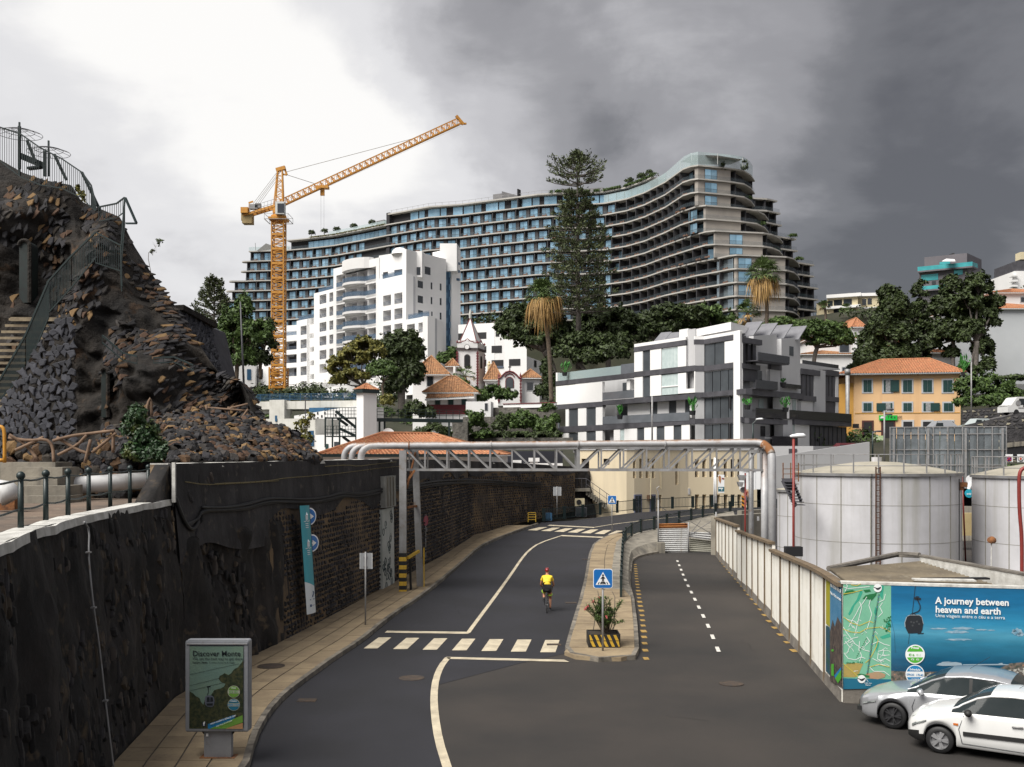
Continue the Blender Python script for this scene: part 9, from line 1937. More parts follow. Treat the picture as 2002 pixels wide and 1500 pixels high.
def tree(name,label,cat,D,base,blobs,mt,n,size,bark=None,tr=.3,group=None,gap=0.,bd=0,split=.45):
 TS[0]+=1;R=random.Random(TS[0]);g=P(base[0],base[1],D);t=Tg(name,label,cat,g,group)
 B3=[]
 for i,(px,py,rx,ry)in enumerate(blobs):
  q=P(px,py,D);k=D/F;B3 .append((q.x,q.y+R.uniform(-.3,.5)*rx*k,q.z,rx*k,rx*k*.8,ry*k))
 if tr>0:
  m=MB();top=V3(B3[0][:3]);fork=g.lerp(top,split);m.tube(smooth([g-V3((0,0,1)),g.lerp(fork,.5)+V3((R.uniform(-.3,.3),0,0)),fork],1),tr,8);m.Bd('trunk',bark or M_bark,t,smooth=True)
  for b in B3:m=MB();c=V3(b[:3]);m.tube([fork,fork.lerp(c,.5)+V3((R.uniform(-.4,.4),R.uniform(-.4,.4),-.3)),c],[tr*.7,tr*.4,tr*.15],6);m.Bd('limb',bark or M_bark,t,smooth=True)
  if True:
   m=MB()
   for b in B3:
    c=V3(b[:3])
    for _ in range(5):a=R.uniform(0,6.28);e=c+V3((math.cos(a)*b[3]*.8,math.sin(a)*b[4]*.8,R.uniform(-.2,.7)*b[5]));m.tube([c-V3((0,0,b[5]*.5)),c.lerp(e,.5),e],[tr*.22,tr*.14,tr*.05],4)
   m.Bd('branches',bark or M_bark,t,kind='stuff')
 fGe('crown' if cat=='tree' else 'leaves',B3,n,size,mt,t,TS[0],gap);return t
G_=None
tree('tree','tall loose green tree behind the crane at the left of the flats','tree',172,(462,735),[(462,640,30,45),(475,600,18,28),(448,680,28,35),(490,655,28,32),(512,650,20,25),(470,700,32,28),(440,640,16,24)],Lm,9000,.42,tr=.35,gap=.12)
tree('tree','dark green tree beside the low white wing of the flats','tree',178,(510,730),[(512,665,24,30),(500,700,26,22),(525,640,14,18)],Lk,3800,.42,tr=.3)
tree('shrub','bright low shrub on the roof terrace left of the flats','shrub',180,(485,716),[(480,706,14,8),(492,700,9,7),(470,712,10,5)],Lm,1400,.3,tr=0)
tree('tree','spreading olive yellow tree in front of the white flats','tree',135,(722,785),[(690,700,32,24),(663,722,22,18),(712,680,28,22),(735,690,20,24),(690,735,34,14),(660,745,20,10),(650,705,10,10)],Lo,9500,.30,Mkg,.24,gap=.15,split=.35)
tree('tree','dense rounded dark green tree before the white flats','tree',139,(785,800),[(785,676,38,30),(758,680,20,22),(808,690,22,26),(780,712,40,30),(795,740,30,24),(770,755,26,22),(812,725,20,22)],Lk,12500,.32,Mkg,.5)
tree('tree','small umbrella shaped pine left of the rounded dark tree','tree',130,(753,772),[(745,714,22,11),(728,722,14,9),(760,722,16,10),(745,730,20,8)],Lm,3600,.24,tr=.16)
for lab,D,base,bl_,mt,n,s in(('round clipped bush beside the lift tower roof',124,(757,798),[(757,784,12,13)],Lo,1300,.22),('low green bush above the stone terrace left of the bastion',126,(815,830),[(812,802,26,16),(835,808,16,14),(795,812,14,10)],Lk,3000,.28),('grey green bush hanging under the footbridge',121,(845,862),[(850,842,28,16),(825,850,22,14),(870,850,14,12)],Lk,2600,.26),('bushy green shrub behind the roof left of the bell tower',170,(875,712),[(872,702,20,14),(885,692,12,14)],Lm,1800,.34),('green shrub in front of the bell tower base',147,(925,792),[(925,770,16,14),(940,778,14,12),(905,752,12,10)],Lm,1800,.28),('leafy shrub covering the chapel wall left of its window',150,(975,792),[(965,768,16,15),(985,774,18,15),(1000,772,12,11),(950,772,12,12)],Lm,3200,.28),('dark shrub right of the chapel beside the tall palm',148,(1062,785),[(1060,765,14,16),(1075,745,12,22),(1068,720,12,20)],Lk,2600,.3),('ivy clad shrub on the bastion above the orange roof',127,(930,862),[(928,816,20,14),(918,838,12,20),(945,850,20,12),(935,828,18,14)],Lm,3600,.26),('rounded dark hedge bush in the middle of the terrace wall',131,(985,850),[(985,824,18,16),(975,834,14,12)],Lk,2400,.26),('bright rounded hedge bush on the terrace wall',131,(1032,850),[(1022,822,22,19),(1040,828,16,18),(1010,830,14,14)],Lm,4000,.26),('hedge bush touching the white modern block',130,(1070,860),[(1065,835,20,18),(1078,850,14,18),(1085,820,10,12)],Lm,3000,.26),('trailing ivy hedge along the low wall above the pipe',128.5,(1000,870),[(950,852,24,9),(985,852,26,9),(1020,853,24,9),(1055,853,24,10),(1085,852,16,10),(925,858,14,8)],Lk,5200,.24),('small tree leaning over the terrace wall near the modern block',134,(1075,810),[(1072,796,14,7),(1062,802,10,5)],Lm,900,.24),('broad green shrub mass beside the pale blank wall',140,(1925,800),[(1925,752,32,26),(1955,762,28,22),(1895,758,26,24),(1980,770,24,18),(1940,785,42,16),(1890,785,22,16),(1985,750,12,12)],Lm,8500,.30),('dark creeper along the top of the wall at the right edge',141,(1990,775),[(1985,738,22,5),(2005,740,14,8),(1960,738,18,3)],Lk,1100,.25),('strip of green planting above the underpass wall',99,(1985,925),[(1985,915,20,6),(1965,922,14,5)],Lm,1200,.16),('low green planting between the tanks',76,(1903,950),[(1902,948,7,6)],Lm,400,.14)):
 tree('shrub',lab,'shrub',D,base,bl_,mt,n,s,tr=0)
for lab,D,base,bl_,mt,n,s,tr_,gp in(('wide dark evergreen left of the tall araucaria',163,(1085,725),[(1040,640,40,36),(1010,620,28,28),(1060,610,34,22),(1085,650,34,34),(1000,652,22,22),(985,640,16,20),(1050,668,40,20)],Lk,14000,.42,.5,.14),('dark leafy tree behind the foot of the araucaria',170,(1190,720),[(1180,640,44,36),(1215,625,34,26),(1150,640,30,34),(1230,655,36,26),(1175,680,44,20)],Lk,12000,.44,.45,.1),('flat topped dark tree left behind the modern block roof',176,(1300,700),[(1270,628,40,20),(1310,612,38,18),(1345,618,34,20),(1290,645,50,18),(1250,645,30,20)],Lk,9500,.44,.4,.05),('flat topped green tree right behind the modern block roof',178,(1400,700),[(1385,612,36,18),(1415,622,26,16),(1370,632,44,14),(1440,640,26,12)],Lm,6500,.42,.35,.05),('round umbrella tree right of the modern block',156,(1590,705),[(1605,648,42,20),(1640,656,26,18),(1575,645,26,16),(1620,668,40,14),(1655,668,14,12),(1560,655,20,14)],Lm,8000,.34,.32,.1),('low green tree between hotel corner and modern block',200,(1540,670),[(1530,632,30,12),(1565,636,26,10),(1500,640,20,10)],Lm,3200,.42,.2,0),('low dark undergrowth tree between the palm and the modern block terrace',158,(1150,725),[(1105,690,26,18),(1150,700,32,18),(1195,690,34,20),(1130,665,30,16),(1215,670,20,20),(1175,665,24,14)],Lk,7000,.4,.3,0),('first tall dark tree from the left behind the peach house',165,(1752,745),[(1745,600,26,34),(1720,640,24,34),(1755,650,30,34),(1705,670,26,30),(1740,700,30,26),(1690,700,22,22),(1768,690,18,24),(1735,572,16,16)],Lk,14000,.42,.42,.2),('slender dark tree between the two big tall trees',172,(1800,745),[(1798,570,15,20),(1795,610,18,26),(1805,650,22,30),(1800,690,20,24)],Lk,5200,.40,.3,.2),('broad tall dark tree with yellowing tips behind the peach house roof',166,(1866,750),[(1862,560,20,22),(1850,600,28,30),(1878,610,26,30),(1845,650,30,26),(1875,655,22,24),(1825,670,20,20),(1862,690,16,14)],Lk,12000,.40,.36,.2),('rightmost tall dark tree before the pale blank wall',163,(1906,755),[(1915,560,28,26),(1895,590,24,26),(1930,605,24,28),(1905,640,30,24),(1945,625,14,24),(1890,660,18,14),(1925,680,22,24),(1952,590,12,18),(1900,720,26,14),(1930,715,14,18)],Lk,14000,.40,.42,.2),('small dark shrub tree left of the peach house roof',158,(1690,760),[(1685,735,20,18),(1695,710,18,18),(1672,720,12,20)],Lk,3600,.34,.2,0)):
 tree('tree',lab,'tree',D,base,bl_,mt,n,s,Mkg,tr_,'tall dark trees behind the peach house' if D in(165,172,166,163)and base[0]>1700 else None,gp)
r=random.Random(31);bl_=[]
for i in range(170):
 x=r.uniform(-95,150);y=r.uniform(178,262);bl_.append((x,y,hill(x,y)+.6,r.uniform(2,5),r.uniform(2,4),r.uniform(1.2,3.0)))
fGe('hillside_scrub',bl_,34000,.5,Lk,None,77,kind='stuff')
bl_=[]
for i in range(70):x=r.choice((r.uniform(-40,-5),r.uniform(18,75),r.uniform(62,110)));y=r.uniform(122,176);bl_.append((x,y,hill(x,y)+.2,r.uniform(1,3),r.uniform(1,2.5),r.uniform(.6,1.8)))
fGe('garden_scrub',bl_,15000,.34,Lm,None,78,kind='stuff')
q=HP[0]
for px,k in((603,0),(628,0),(652,0),(685,0),(720,0),(1245,-1),(1260,-1),(1222,-1)):
 o=q.pt(q.sA(px),-1.6);z=zs(k);t=Tg('rooftop_tree',{603:'leftmost',628:'second from left',652:'third from left',685:'fourth from left',720:'fifth from left',1245:'middle right',1260:'rightmost',1222:'lower right'}[px]+' small round tree on the planted hotel roof edge','tree',(o.x,o.y,z),'small round trees on the hotel roof');m=MB();m.tube([(o.x,o.y,z-.2),(o.x,o.y,z+1.5)],.12,6);m.Bd('trunk',M_bark,t);fGe('crown',[(o.x,o.y,z+2.0,1.2,1.1,.9)],420,.28,Lk,t,px)
for px,yy in((1358,322),(1411,326),(1456,326)):fGe('rooftop_shrub',[(X(px,262),262,Z(yy,262),.9,.8,1.6)],500,.3,Lk,None,px,label={1358:'left rooftop shrub behind the glass parapet on the hotel corner',1411:'middle rooftop shrub under the canopy on the hotel corner',1456:'right rooftop shrub at the end of the hotel corner parapet'}[px],cat='shrub')
bl_=[]
for px in np.linspace(1080,1276,40):o=q.pt(q.sA(px),-.5);bl_.append((o.x,o.y,zs(-1)+.3,1.2,.7,.55))
fGe('roof_edge_planting',bl_,5200,.25,Lm,hot,5,kind='stuff')
bl_=[(q.pt(q.sA(px),-.4).x,q.pt(q.sA(px),-.4).y,zs(0)+.15,1.2,.6,.3)for px in np.linspace(610,750,26)];fGe('roof_edge_planting',bl_,2600,.2,Lo,hot,6,kind='stuff')
bl_=[]
for px,k in((1461,2),(1482,4),(1505,6),(1515,6),(1530,7),(1550,3),(1562,5),(1490,4)):bl_.append((X(px,268 if px<1540 else 298),268 if px<1540 else 298,zs(k)+.5,1.3,.9,.6))
fGe('balcony_planting',bl_,2600,.28,Lm,hot,7,kind='stuff')
def araucaria(label,px,yt,yb,D,tiers,spread,trunk_r,n=7,dense=1.0):
 g=P(px,yb,D);h=Z(yt,D)-g.z;t=Tg('araucaria_tree',label,'tree',g);m=MB();m.tube([g,g+V3((-.2,0,h*.5)),g+V3((-.25,0,h))],[trunk_r,trunk_r*.6,.06],8);m.Bd('trunk',Mkg,t,smooth=True);R=np.random.RandomState(int(px));br=MB();V=[]
 for(f,rad,up,dn)in tiers:
  z0=g.z+h*f;k=n
  for i in range(k):
   a=2*math.pi*(i+R.uniform(-.2,.2))/k+f*9;L_=rad*spread*R.uniform(.8,1.12);d=V3((math.cos(a),math.sin(a),0));c=V3((g.x-.25*f,g.y,z0+R.uniform(-.25,.25)))
   pts=[c,c+d*L_*.4+V3((0,0,up*L_*.25)),c+d*L_*.75+V3((0,0,up*L_*.55)),c+d*L_+V3((0,0,up*L_*1.0))];br.tube(pts,[.12,.09,.06,.03],4)
   nn=int(120*dn*dense);u=R.uniform(.22,1.0,nn)**.7;sd_=V3((-d.y,d.x,0));
   P3=np.array([[*(pts[0].lerp(pts[1],x/.4)if x<.4 else pts[1].lerp(pts[2],(x-.4)/.35)if x<.75 else pts[2].lerp(pts[3],(x-.75)/.25))]for x in u]);lat=(R.uniform(-1,1,nn)*(.30+.30*(1-u))*L_*.30);P3+=np.outer(lat,np.array(sd_))+np.column_stack([R.normal(0,.12,nn),R.normal(0,.12,nn),np.abs(R.normal(0,.28,nn))+.05*np.abs(lat)])
   dr=np.array(d)*.6+R.normal(size=(nn,3))*.5+np.array([0,0,.5]);dr/=np.linalg.norm(dr,axis=1)[:,None];s=np.cross(dr,R.normal(size=(nn,3)));s/=np.linalg.norm(s,axis=1)[:,None];z=R.uniform(.3,.62,nn)[:,None]
   V.append(np.stack([P3,P3+dr*z*.5-s*z*.20,P3+dr*z,P3+dr*z*.5+s*z*.20],1))
 br.Bd('branches',Mkg,t,kind='stuff');v=np.concatenate(V).reshape(-1,3);q=len(v)//4;m=MB();m.v=[tuple(x)for x in v.tolist()];m.f=[(4*i,4*i+1,4*i+2,4*i+3)for i in range(q)];m.m=[0]*q;m.Bd('needles',mat('araucaria_green',(.040,.055,.018),(.070,.085,.03),scale=.5,isl=.35,rough=.7),t)
 m=MB();m.tube([g+V3((-.25,0,h*.93)),g+V3((-.25,0,h+.3))],.12,5);m.Bd('leader',M_lf_pine,t)
T_=[(.985,.10,.6,.3),(.955,.26,.5,.45),(.925,.55,.42,.6),(.89,.95,.30,.8),(.855,.80,.2,.6),(.80,.38,.15,.6),(.765,.42,.1,.7)]+[(.735-.034*i,.50+.42*math.sin(min(1,i/8)*1.5)+.13*math.sin(i*2.3),.06,.85)for i in range(15)]
araucaria('very tall araucaria tree with tiered branches rising before the dark hotel',1132,300,722,160,T_,5.6,.5,8,1.1)
araucaria('small dark araucaria at the far left of the hotel',421,548,690,185,[(.97-.075*i,.25+.09*i,.3,.9)for i in range(11)],4.6,.25,6,1.0)
def fanpalm(label,px,ytop,base,D,r,skirt,seed,nf=46):
 g=P(base[0],base[1],D);c=P(px,ytop,D);t=Tg('palm_tree',label,'palm tree',g);m=MB();m.tube(smooth([g,g.lerp(c,.5)+V3((.35,0,0)),c],2),.27,10);m.Bd('trunk',M_bark,t,smooth=True);R=random.Random(seed)
 for nm,mt,n,lo,hi in(('fronds',M_lf_palm,nf,-.35,1.35),('dry_fronds',M_lf_dry,int(nf*.36)if skirt>.5 else 3,-1.35,-.05)):
  m=MB()
  for i in range(n):
   a=R.uniform(0,6.28);e=R.uniform(lo,hi);d=V3((math.cos(a)*math.cos(e),math.sin(a)*math.cos(e),math.sin(e)));L_=r*R.uniform(.42,.62);b=c+d*L_*(1 if nm=='fronds' else 1.1);s=d.cross(V3((0,0,1)));s=s.normalized()if s.length>.05 else V3((1,0,0));u=s.cross(d);m.tube([c,b],.03,3)
   for k in range(11):
    w=(k-5)/5*1.25;dd=(d*math.cos(w)+s*math.sin(w)*.9+u*.12*math.cos(k*2)).normalized();tip=b+dd*r*R.uniform(.38,.55)-V3((0,0,(.16 if nm=='fronds' else skirt*.75)*r*R.uniform(.5,1.4)));pp=dd.cross(u).normalized()*.07;mid=b+dd*r*.25;m.add([b,mid-pp,tip,mid+pp],[(0,1,2,3)])
  m.Bd(nm,mt,t,kind='stuff')
fanpalm('tall slim fan palm with brown hanging fronds between the church and the araucaria',1060,580,(1078,786),128,2.6,1.1,3,76);fanpalm('fan palm with brown skirt before the beige hotel corner',1493,538,(1498,652),150,3.0,.9,5,76)
fanpalm('low bushy yucca like palm behind the modern block roof',1461,612,(1461,652),152,2.4,.2,8,30);fanpalm('distant small palm left of the cream flats',1612,598,(1612,640),230,1.6,.4,11,18)
fanpalm('small feathery palm in front of the bell tower',908,735,(908,790),150,1.9,.2,9,22);fanpalm('small palm on the terrace of the cream flats',1654,607,(1654,635),270,2.4,.2,10,20)
def bigleaf(label,px,py,D,h,w,n,seed):
 c=P(px,py,D);t=Tg('potted_plant',label,'plant',c);R=random.Random(seed);m=MB()
 for i in range(n):
  a=R.uniform(0,6.28);b=c+V3((R.uniform(-.5,.5)*w,R.uniform(-.2,.2),h*R.uniform(.15,.7)));d=V3((math.cos(a)*.6,math.sin(a)*.4,1)).normalized();s=V3((math.cos(a+1.5),math.sin(a+1.5),.2))*.13;L_=h*R.uniform(.3,.5);m.add([b,b+d*L_*.5-s,b+d*L_,b+d*L_*.5+s],[(0,1,2,3)]);m.bar(c,b,.02,.02)
 m.Bd('leaves',M_lf_bright,t,kind='stuff');m=MB();m.lathe(c-V3((0,0,.5)),[(.3,0),(.38,.5),(.3,.5)],10);m.Bd('pot',MDk,t)
for i,(l,px,py,D,h,w)in enumerate((('bright green leafy plant on the roof terrace at the left end of the modern block',1104,728,143,1.5,1.6),('bright green plant on the third floor balcony beside the white wall',1212,812,131,1.4,.5),('tall bright green plant in a dark pot at the bend of the long balcony',1354,803,118.5,1.5,.7),('small green plants on the shaded side balcony corner',1461,792,113,.8,1.0),('spiky green balcony plants behind the dark glass of the modern block',1536,797,120,1.3,1.2),('small bright plant in the side planter of the modern block',1531,748,120,.5,.4),('upright banana plant beside the peach house corner',1884,728,146,2.6,1.2))):bigleaf(l,px,py,D,h,w,26,i)
# ruined rock fort and rubble on the left
M_rock=mat('fort_rock',(.019,.014,.010),(.006,.005,.0045),scale=.55,rough=.95,bump=1.0,bscale=2.6,speck=((.09,.045,.018),.7,.6),world=True)
STC=[(.016,.0155,.019),(.026,.0245,.028),(.10,.05,.018),(.010,.0095,.011),(.036,.028,.02),(.021,.02,.025),(.17,.10,.038),(.014,.0135,.016),(.030,.026,.024),(.055,.026,.012)]
M_fst=mat('fort_stone',(.05,.045,.042),(.03,.028,.028),scale=2,rough=.9,bump=.6,bscale=6,isl=.35,isl2=STC);M_gst=mat('grey_fort_stone',(.040,.041,.050),(.022,.023,.03),scale=1.5,rough=.9,bump=.5,bscale=5,isl=.35)
SIL=[(-260,240),(-80,280),(0,312),(45,338),(90,353),(140,362),(160,395),(200,410),(235,425),(262,480),(300,540),(345,602),(375,650),(410,705),(435,738),(470,745),(484,765),(492,800),(520,830)]
sx=[a for a,_ in SIL]
def S(u,t):
 px=-260+780*u;py=float(np.interp(px,sx,[b for _,b in SIL]));D=57-10*(t**.9)-max(0,(px-300))*.03*(1-t);z0=Z(py,57-max(0,(px-300))*.03);z=z0+(5.3-z0)*t;q=V3((X(px+6*t,D),D,z));n=noise.noise(V3((q.x*.33,q.y*.05,q.z*.09)))*3.4+noise.noise(q*.22)*1.2+noise.noise(q*.6)*1.0+noise.noise(q*1.7)*.45+noise.noise(q*4)*.15;k=min(1,t*6)*min(1,(1-t)*5+.25);return V3((q.x,q.y-n*k,q.z+noise.noise(q*1.1+V3((5,0,0)))*.25*k))
fort=Tg('ruined_fort','dark ruined rock fort with ochre stones and steep walls at the left','rock',(-22,50,5.2))
m=MB();m.grid(lambda u,v:tuple(S(u,v)),210,96);m.grid(lambda u,v:(lambda q:(q.x*(q.y+20*v)/q.y-2*v,q.y+20*v,q.z-10*v*v-.02))(S(u,0)),90,6);m.Bd('rock_mass',M_rock,fort,smooth=True)
r=random.Random(21);lst=[]
FSM=sMt(STB,M_fst)
def S0(u,t):
 px=-260+780*u;py=float(np.interp(px,sx,[b for _,b in SIL]));D=57-10*(t**.9)-max(0,(px-300))*.03*(1-t);z0=Z(py,57-max(0,(px-300))*.03);z=z0+(5.3-z0)*t;return V3((X(px+6*t,D),D,z))
def on_surf(Sf,u,v,w_,h_,th,tl,Sg=None):
 Sg=Sg or Sf;v0=min(.8,max(.0,v-.1));p0=Sg(u,v0);b=Sg(min(1,u+.03),v0);c=Sg(u,v0+.2);x=(b-p0).normalized()if u<.97 else V3((1,0,0));zz_=(p0-c).normalized();n=x.cross(zz_).normalized();n=n if n.y<0 else-n;zz_=n.cross(x)if n.cross(x).z>0 else-n.cross(x);R=Matrix(((x.x,-n.x,zz_.x),(x.y,-n.y,zz_.y),(x.z,-n.z,zz_.z))).to_4x4();return Matrix.Translation(Sf(u,v)+n*.02)@R@Matrix.Rotation(tl,4,'Y')@Matrix.Diagonal((w_,th,h_,1))
def S_at(px,py):
 u=(px+260)/780;lo,hi=0,1
 for _ in range(30):
  m_=(lo+hi)/2;q=S0(u,m_)
  if YH-(q.z-H0)*F/q.y<py:lo=m_
  else:hi=m_
 return u,lo
def tess(Sf,Sg,nu,nv,w0,h0,th,u0=0,v0=.01,skip=None,tl=.25):
 o=[]
 for j in range(nv):
  for i in range(nu):
   u=u0+(1-u0)*(i+.5+r.uniform(-.28,.28)+.5*(j%2))/nu;v=v0+(.98-v0)*(j+.5+r.uniform(-.3,.3))/nv
   if u>.995 or v>.985 or(skip and skip(u,v)):continue
   o.append((r.randrange(6),on_surf(Sf,u,v,w0*r.uniform(.75,1.15),h0*r.uniform(.75,1.2),th*r.uniform(.6,1.4),r.uniform(-tl,tl)-.10,Sg),-260+780*u))
 return o
lst=tess(S,S0,78,29,.36,.88,.10,.13,.008,lambda u,v:noise.noise(V3((u*12,v*5,3)))<-.06 or(-260+780*u<132 and v>.66))
r.shuffle(lst)
vis=[q for q in lst if q[2]>20]
for b,Mx,_ in vis[:290]:put(fort,'stone',FSM[b],Mx)
joined('loose_stones',STB,[(b,Mx)for b,Mx,_ in vis[290:]],M_fst,fort,kind='stuff')
cw=Tg('fort_wall','smooth grey battered curtain wall at the right end of the ruined fort','wall',P(390,720,60));m=MB();a,b,c,d=P(346,604,57),P(413,640,60),P(436,742,58.5),P(352,735,55)
m.hexa([d,c,c+V3((0,3,0)),d+V3((0,3,0)),a,b,b+V3((0,3,0)),a+V3((0,3,0))]);m.Bd('wall_face',M_gst,cw);m=MB();m.bar(a+V3((0,.2,.1)),b+V3((0,.2,.1)),.7,.3);m.Bd('coping',M_rock,cw)
lst=[]
for i in range(330):u,v=r.random(),r.random();q=a.lerp(b,u).lerp(d.lerp(c,u),v);x=(b-a).normalized();lst.append((r.randrange(6),Matrix.Translation(q-V3((0,.03,0)))@Matrix.Rotation(math.atan2(x.y,x.x),4,'Z')@Matrix.Rotation(.4,4,'Y')@Matrix.Diagonal((r.uniform(.2,.4),.12,r.uniform(.3,.6),1))))
GSM=sMt(STB,M_gst)
joined('face_stones',STB,lst,M_gst,cw,kind='stuff')
bt=Tg('stone_buttress','battered bluish grey stone buttress below the steps at the left edge','wall',P(70,850,43))
def Bf(u,v):px=-120+(262+14*v)*u;D=42.5-.9*v-u*.6;py0=float(np.interp(px,[-120,0,60,110,142],[900,800,700,624,624]));z0=Z(py0,42.5);return V3((X(px,D),D,z0+(5.2-z0)*v))+V3((0,-.12*noise.noise(V3((u*14,v*14,0))),0))
m=MB();m.grid(lambda u,v:tuple(Bf(u,v)),60,40);m.grid(lambda u,v:tuple(Bf(1,v)+V3((-.25*u,.6*u,0))),1,20);m.grid(lambda u,v:tuple(Bf(u,0)+V3((-.3*v,.6*v,0))),30,1);m.Bd('buttress_core',M_rock,bt)
lst=[q[:2]for q in tess(Bf,Bf,18,20,.42,.50,.09,.2,.0,None,.5)]
r.shuffle(lst)
for b,Mx in lst[:280]:put(bt,'stone',GSM[b],Mx)
joined('more_stones',STB,lst[280:],M_gst,bt,kind='stuff')
stp=Tg('fort_steps','flight of worn beige stone steps climbing right below the dark railing','steps',P(60,700,43))
for i in range(15):px=112-i*7.4;py=622+i*12.2;D=42.9;m=MB();m.hexa([P(px-95,py+5,D),P(px,py+5,D),P(px,py+5,D+1.6),P(px-95,py+5,D+1.6),P(px-95,py,D),P(px,py,D),P(px,py,D+1.6),P(px-95,py,D+1.6)]);m.Bd('step',mat('worn_step',(.26,.21,.14),(.16,.125,.085),scale=3,rough=.9,bump=.3),stp)
m=MB();m.hexa([P(20,628,42.8),P(136,628,42.8),P(136,628,46),P(20,628,46),P(20,620,42.8),P(136,621,42.8),P(136,621,46),P(20,620,46)]);m.Bd('landing',MT['worn_step'],stp)
def barrail(label,top,hpx,D,gap=5,lo=None):
 t=Tg('iron_railing',label,'railing',P(top[0][0],top[0][1]+hpx,D));T=[P(a,b,D)for a,b in top];L_=[P(a,b+(hpx if lo is None else lo[i]),D)for i,(a,b)in enumerate(top)];m=MB()
 for a,b in zip(T,T[1:]):m.bar(a,b,.07,.07)
 for a,b in zip(L_,L_[1:]):m.bar(a,b,.05,.05)
 m.Bd('rails',MGn,t);m=MB()
 for a,b,c,d in zip(T,T[1:],L_,L_[1:]):
  n=max(2,int((b-a).length/(gap*D/F)))
  for k in range(n+1):m.bar(a.lerp(b,k/n),c.lerp(d,k/n),.022,.022)
 m.Bd('bars',MGn,t,kind='stuff');return t
t=barrail('long dark barred railing curving along the top of the ruined fort',[(-20,240),(0,249),(40,262),(80,290),(120,310),(160,337),(178,362),(188,402)],1,55,4.5,[66,66,84,72,58,50,44,10])
for a,b in(((38,247),(38,330)),((88,296),(88,345)),((53,275),(70,318)),((106,302),(130,352)),((160,337),(196,412))):m=MB();m.bar(P(*a,55.3),P(*b,55.3),.13,.13);m.Bd('strut',MGn,t)
bn_=Tg('bench','dark bench seen through the railing on top of the fort','bench',P(62,330,55.6));m=MB();m.bar(P(38,304,55.6),P(88,325,55.6),.12,.32);m.Bd('backrest',MGn,bn_);m=MB();m.bar(P(55,330,55.4),P(80,327,55.4),.4,.1);m.Bd('seat',MGn,bn_)
for k,(px,py,rx)in enumerate(((38,272,42),(95,308,40))):
 t=Tg('wire_parasol_frame',('left' if k==0 else 'right')+' bare wire parasol frame on top of the fort','parasol frame',P(px,340,56));c=P(px,py,56);R_=rx*56/F;m=MB()
 for f,z in((1,0),(.66,.14),(.33,.24)):m.tube([c+V3((R_*f*math.cos(a),R_*f*math.sin(a),z+.25))for a in np.linspace(0,2*math.pi,25)],.015,4,cap=False)
 for i in range(10):a=i*.628;m.tube([c+V3((0,0,.6)),c+V3((R_*math.cos(a),R_*math.sin(a),.25))],.012,4)
 m.Bd('wire_hoops',MSl,t,kind='stuff');m=MB();m.bar(P(px,345,56),c+V3((0,0,.9)),.08,.08);m.Bd('pole',MGn,t)
barrail('small barred railing at the upper landing of the fort',[(193,405),(228,398),(244,386)],28,53,4)
t=barrail('tall leaning barred gate panel beside the upper fort stairs',[(244,386),(236,500)],30,50,4,[48,35]);m=MB();m.bar(P(245,387,50),P(267,437,49.6),.09,.09);m.bar(P(267,437,49.6),P(247,437,50),.08,.08);m.Bd('brace',MGn,t)
barrail('dark barred railing running up from the landing across the fort rock',[(92,553),(140,500),(187,454)],30,47,4,[62,62,50]);barrail('dark barred railing beside the worn beige steps',[(-10,760),(50,655),(95,550)],40,42.2,4,[30,75,70]);barrail('dark railing descending from the middle of the fort to its right side',[(187,454),(236,480),(238,560)],40,48.5,4,[60,50,10])
barrail('low dark railing frame in the lower middle of the fort',[(200,656),(240,690),(268,697)],14,44,30);barrail('low dark railing frame near the right foot of the fort',[(300,700),(340,698),(378,714)],10,46,30)
for k,(px,y0,y1,w_,D)in enumerate(((48,470,592,21,0),(205,720,816,14,0))):
 D=min(S(*S_at(px,yy)).y for yy in(y0,(y0+y1)/2,y1))-.15;t=Tg('arched_door',('tall dark green arched door high in the fort wall' if k==0 else 'narrow dark door at the foot of the ruined fort'),'door',P(px,y1,D));q=[(px-w_/2,y1),(px+w_/2,y1)]+[(px+w_/2*math.cos(a),y0+w_/2-w_/2*math.sin(a))for a in np.linspace(0,math.pi,9)];n=len(q);m=MB();v=[P(a,b,D)for a,b in q];m.add([tuple(p)for p in v]+[tuple(p+V3((0,.9,0)))for p in v],[tuple(range(n)),tuple(reversed(range(n,2*n)))]+[(i,n+i,n+(i+1)%n,(i+1)%n)for i in range(n)]);m.Bd('door_leaf',mat('dark_green_door',(.006,.016,.015),(.004,.008,.008),scale=3,rough=.6),t);m=MB();m.tube([p-V3((0,.03,0))for p in v[1:]],.10,6);m.Bd('stone_frame',M_rock,t)
ML=[(200,842),(240,838),(300,812),(380,800),(430,812),(500,828),(550,838),(580,862),(605,884),(624,897)]
def Mo(u,t):
 px=200+424*u;py=float(np.interp(px,[a for a,_ in ML],[b for _,b in ML]));Dt=float(np.interp(px,[200,340,480,624],[42,42,44,45]));Df=float(np.interp(px,[200,300,340,480,624],[33.5,33,31,35.5,41.5]));D=Dt+(Df-Dt)*t;z0=Z(py,Dt);z1=5.3 if px<330 else 6.35;q=V3((X(px,D),D,z0+(z1-z0)*t**.9));return q+V3((0,0,noise.noise(q*.8)*.25*(1-t)))
mo=Tg('rubble_mound','heap of broken dark and ochre rocks behind the white capped wall','rock heap',(-13,38,5.3));m=MB();m.grid(lambda u,v:tuple(Mo(u,v)),80,24);m.grid(lambda u,v:tuple(Mo(u,0)+V3((0,6*v,-2.5*v*v))),40,4);m.Bd('earth',M_rock,mo,smooth=True)
rock=[]
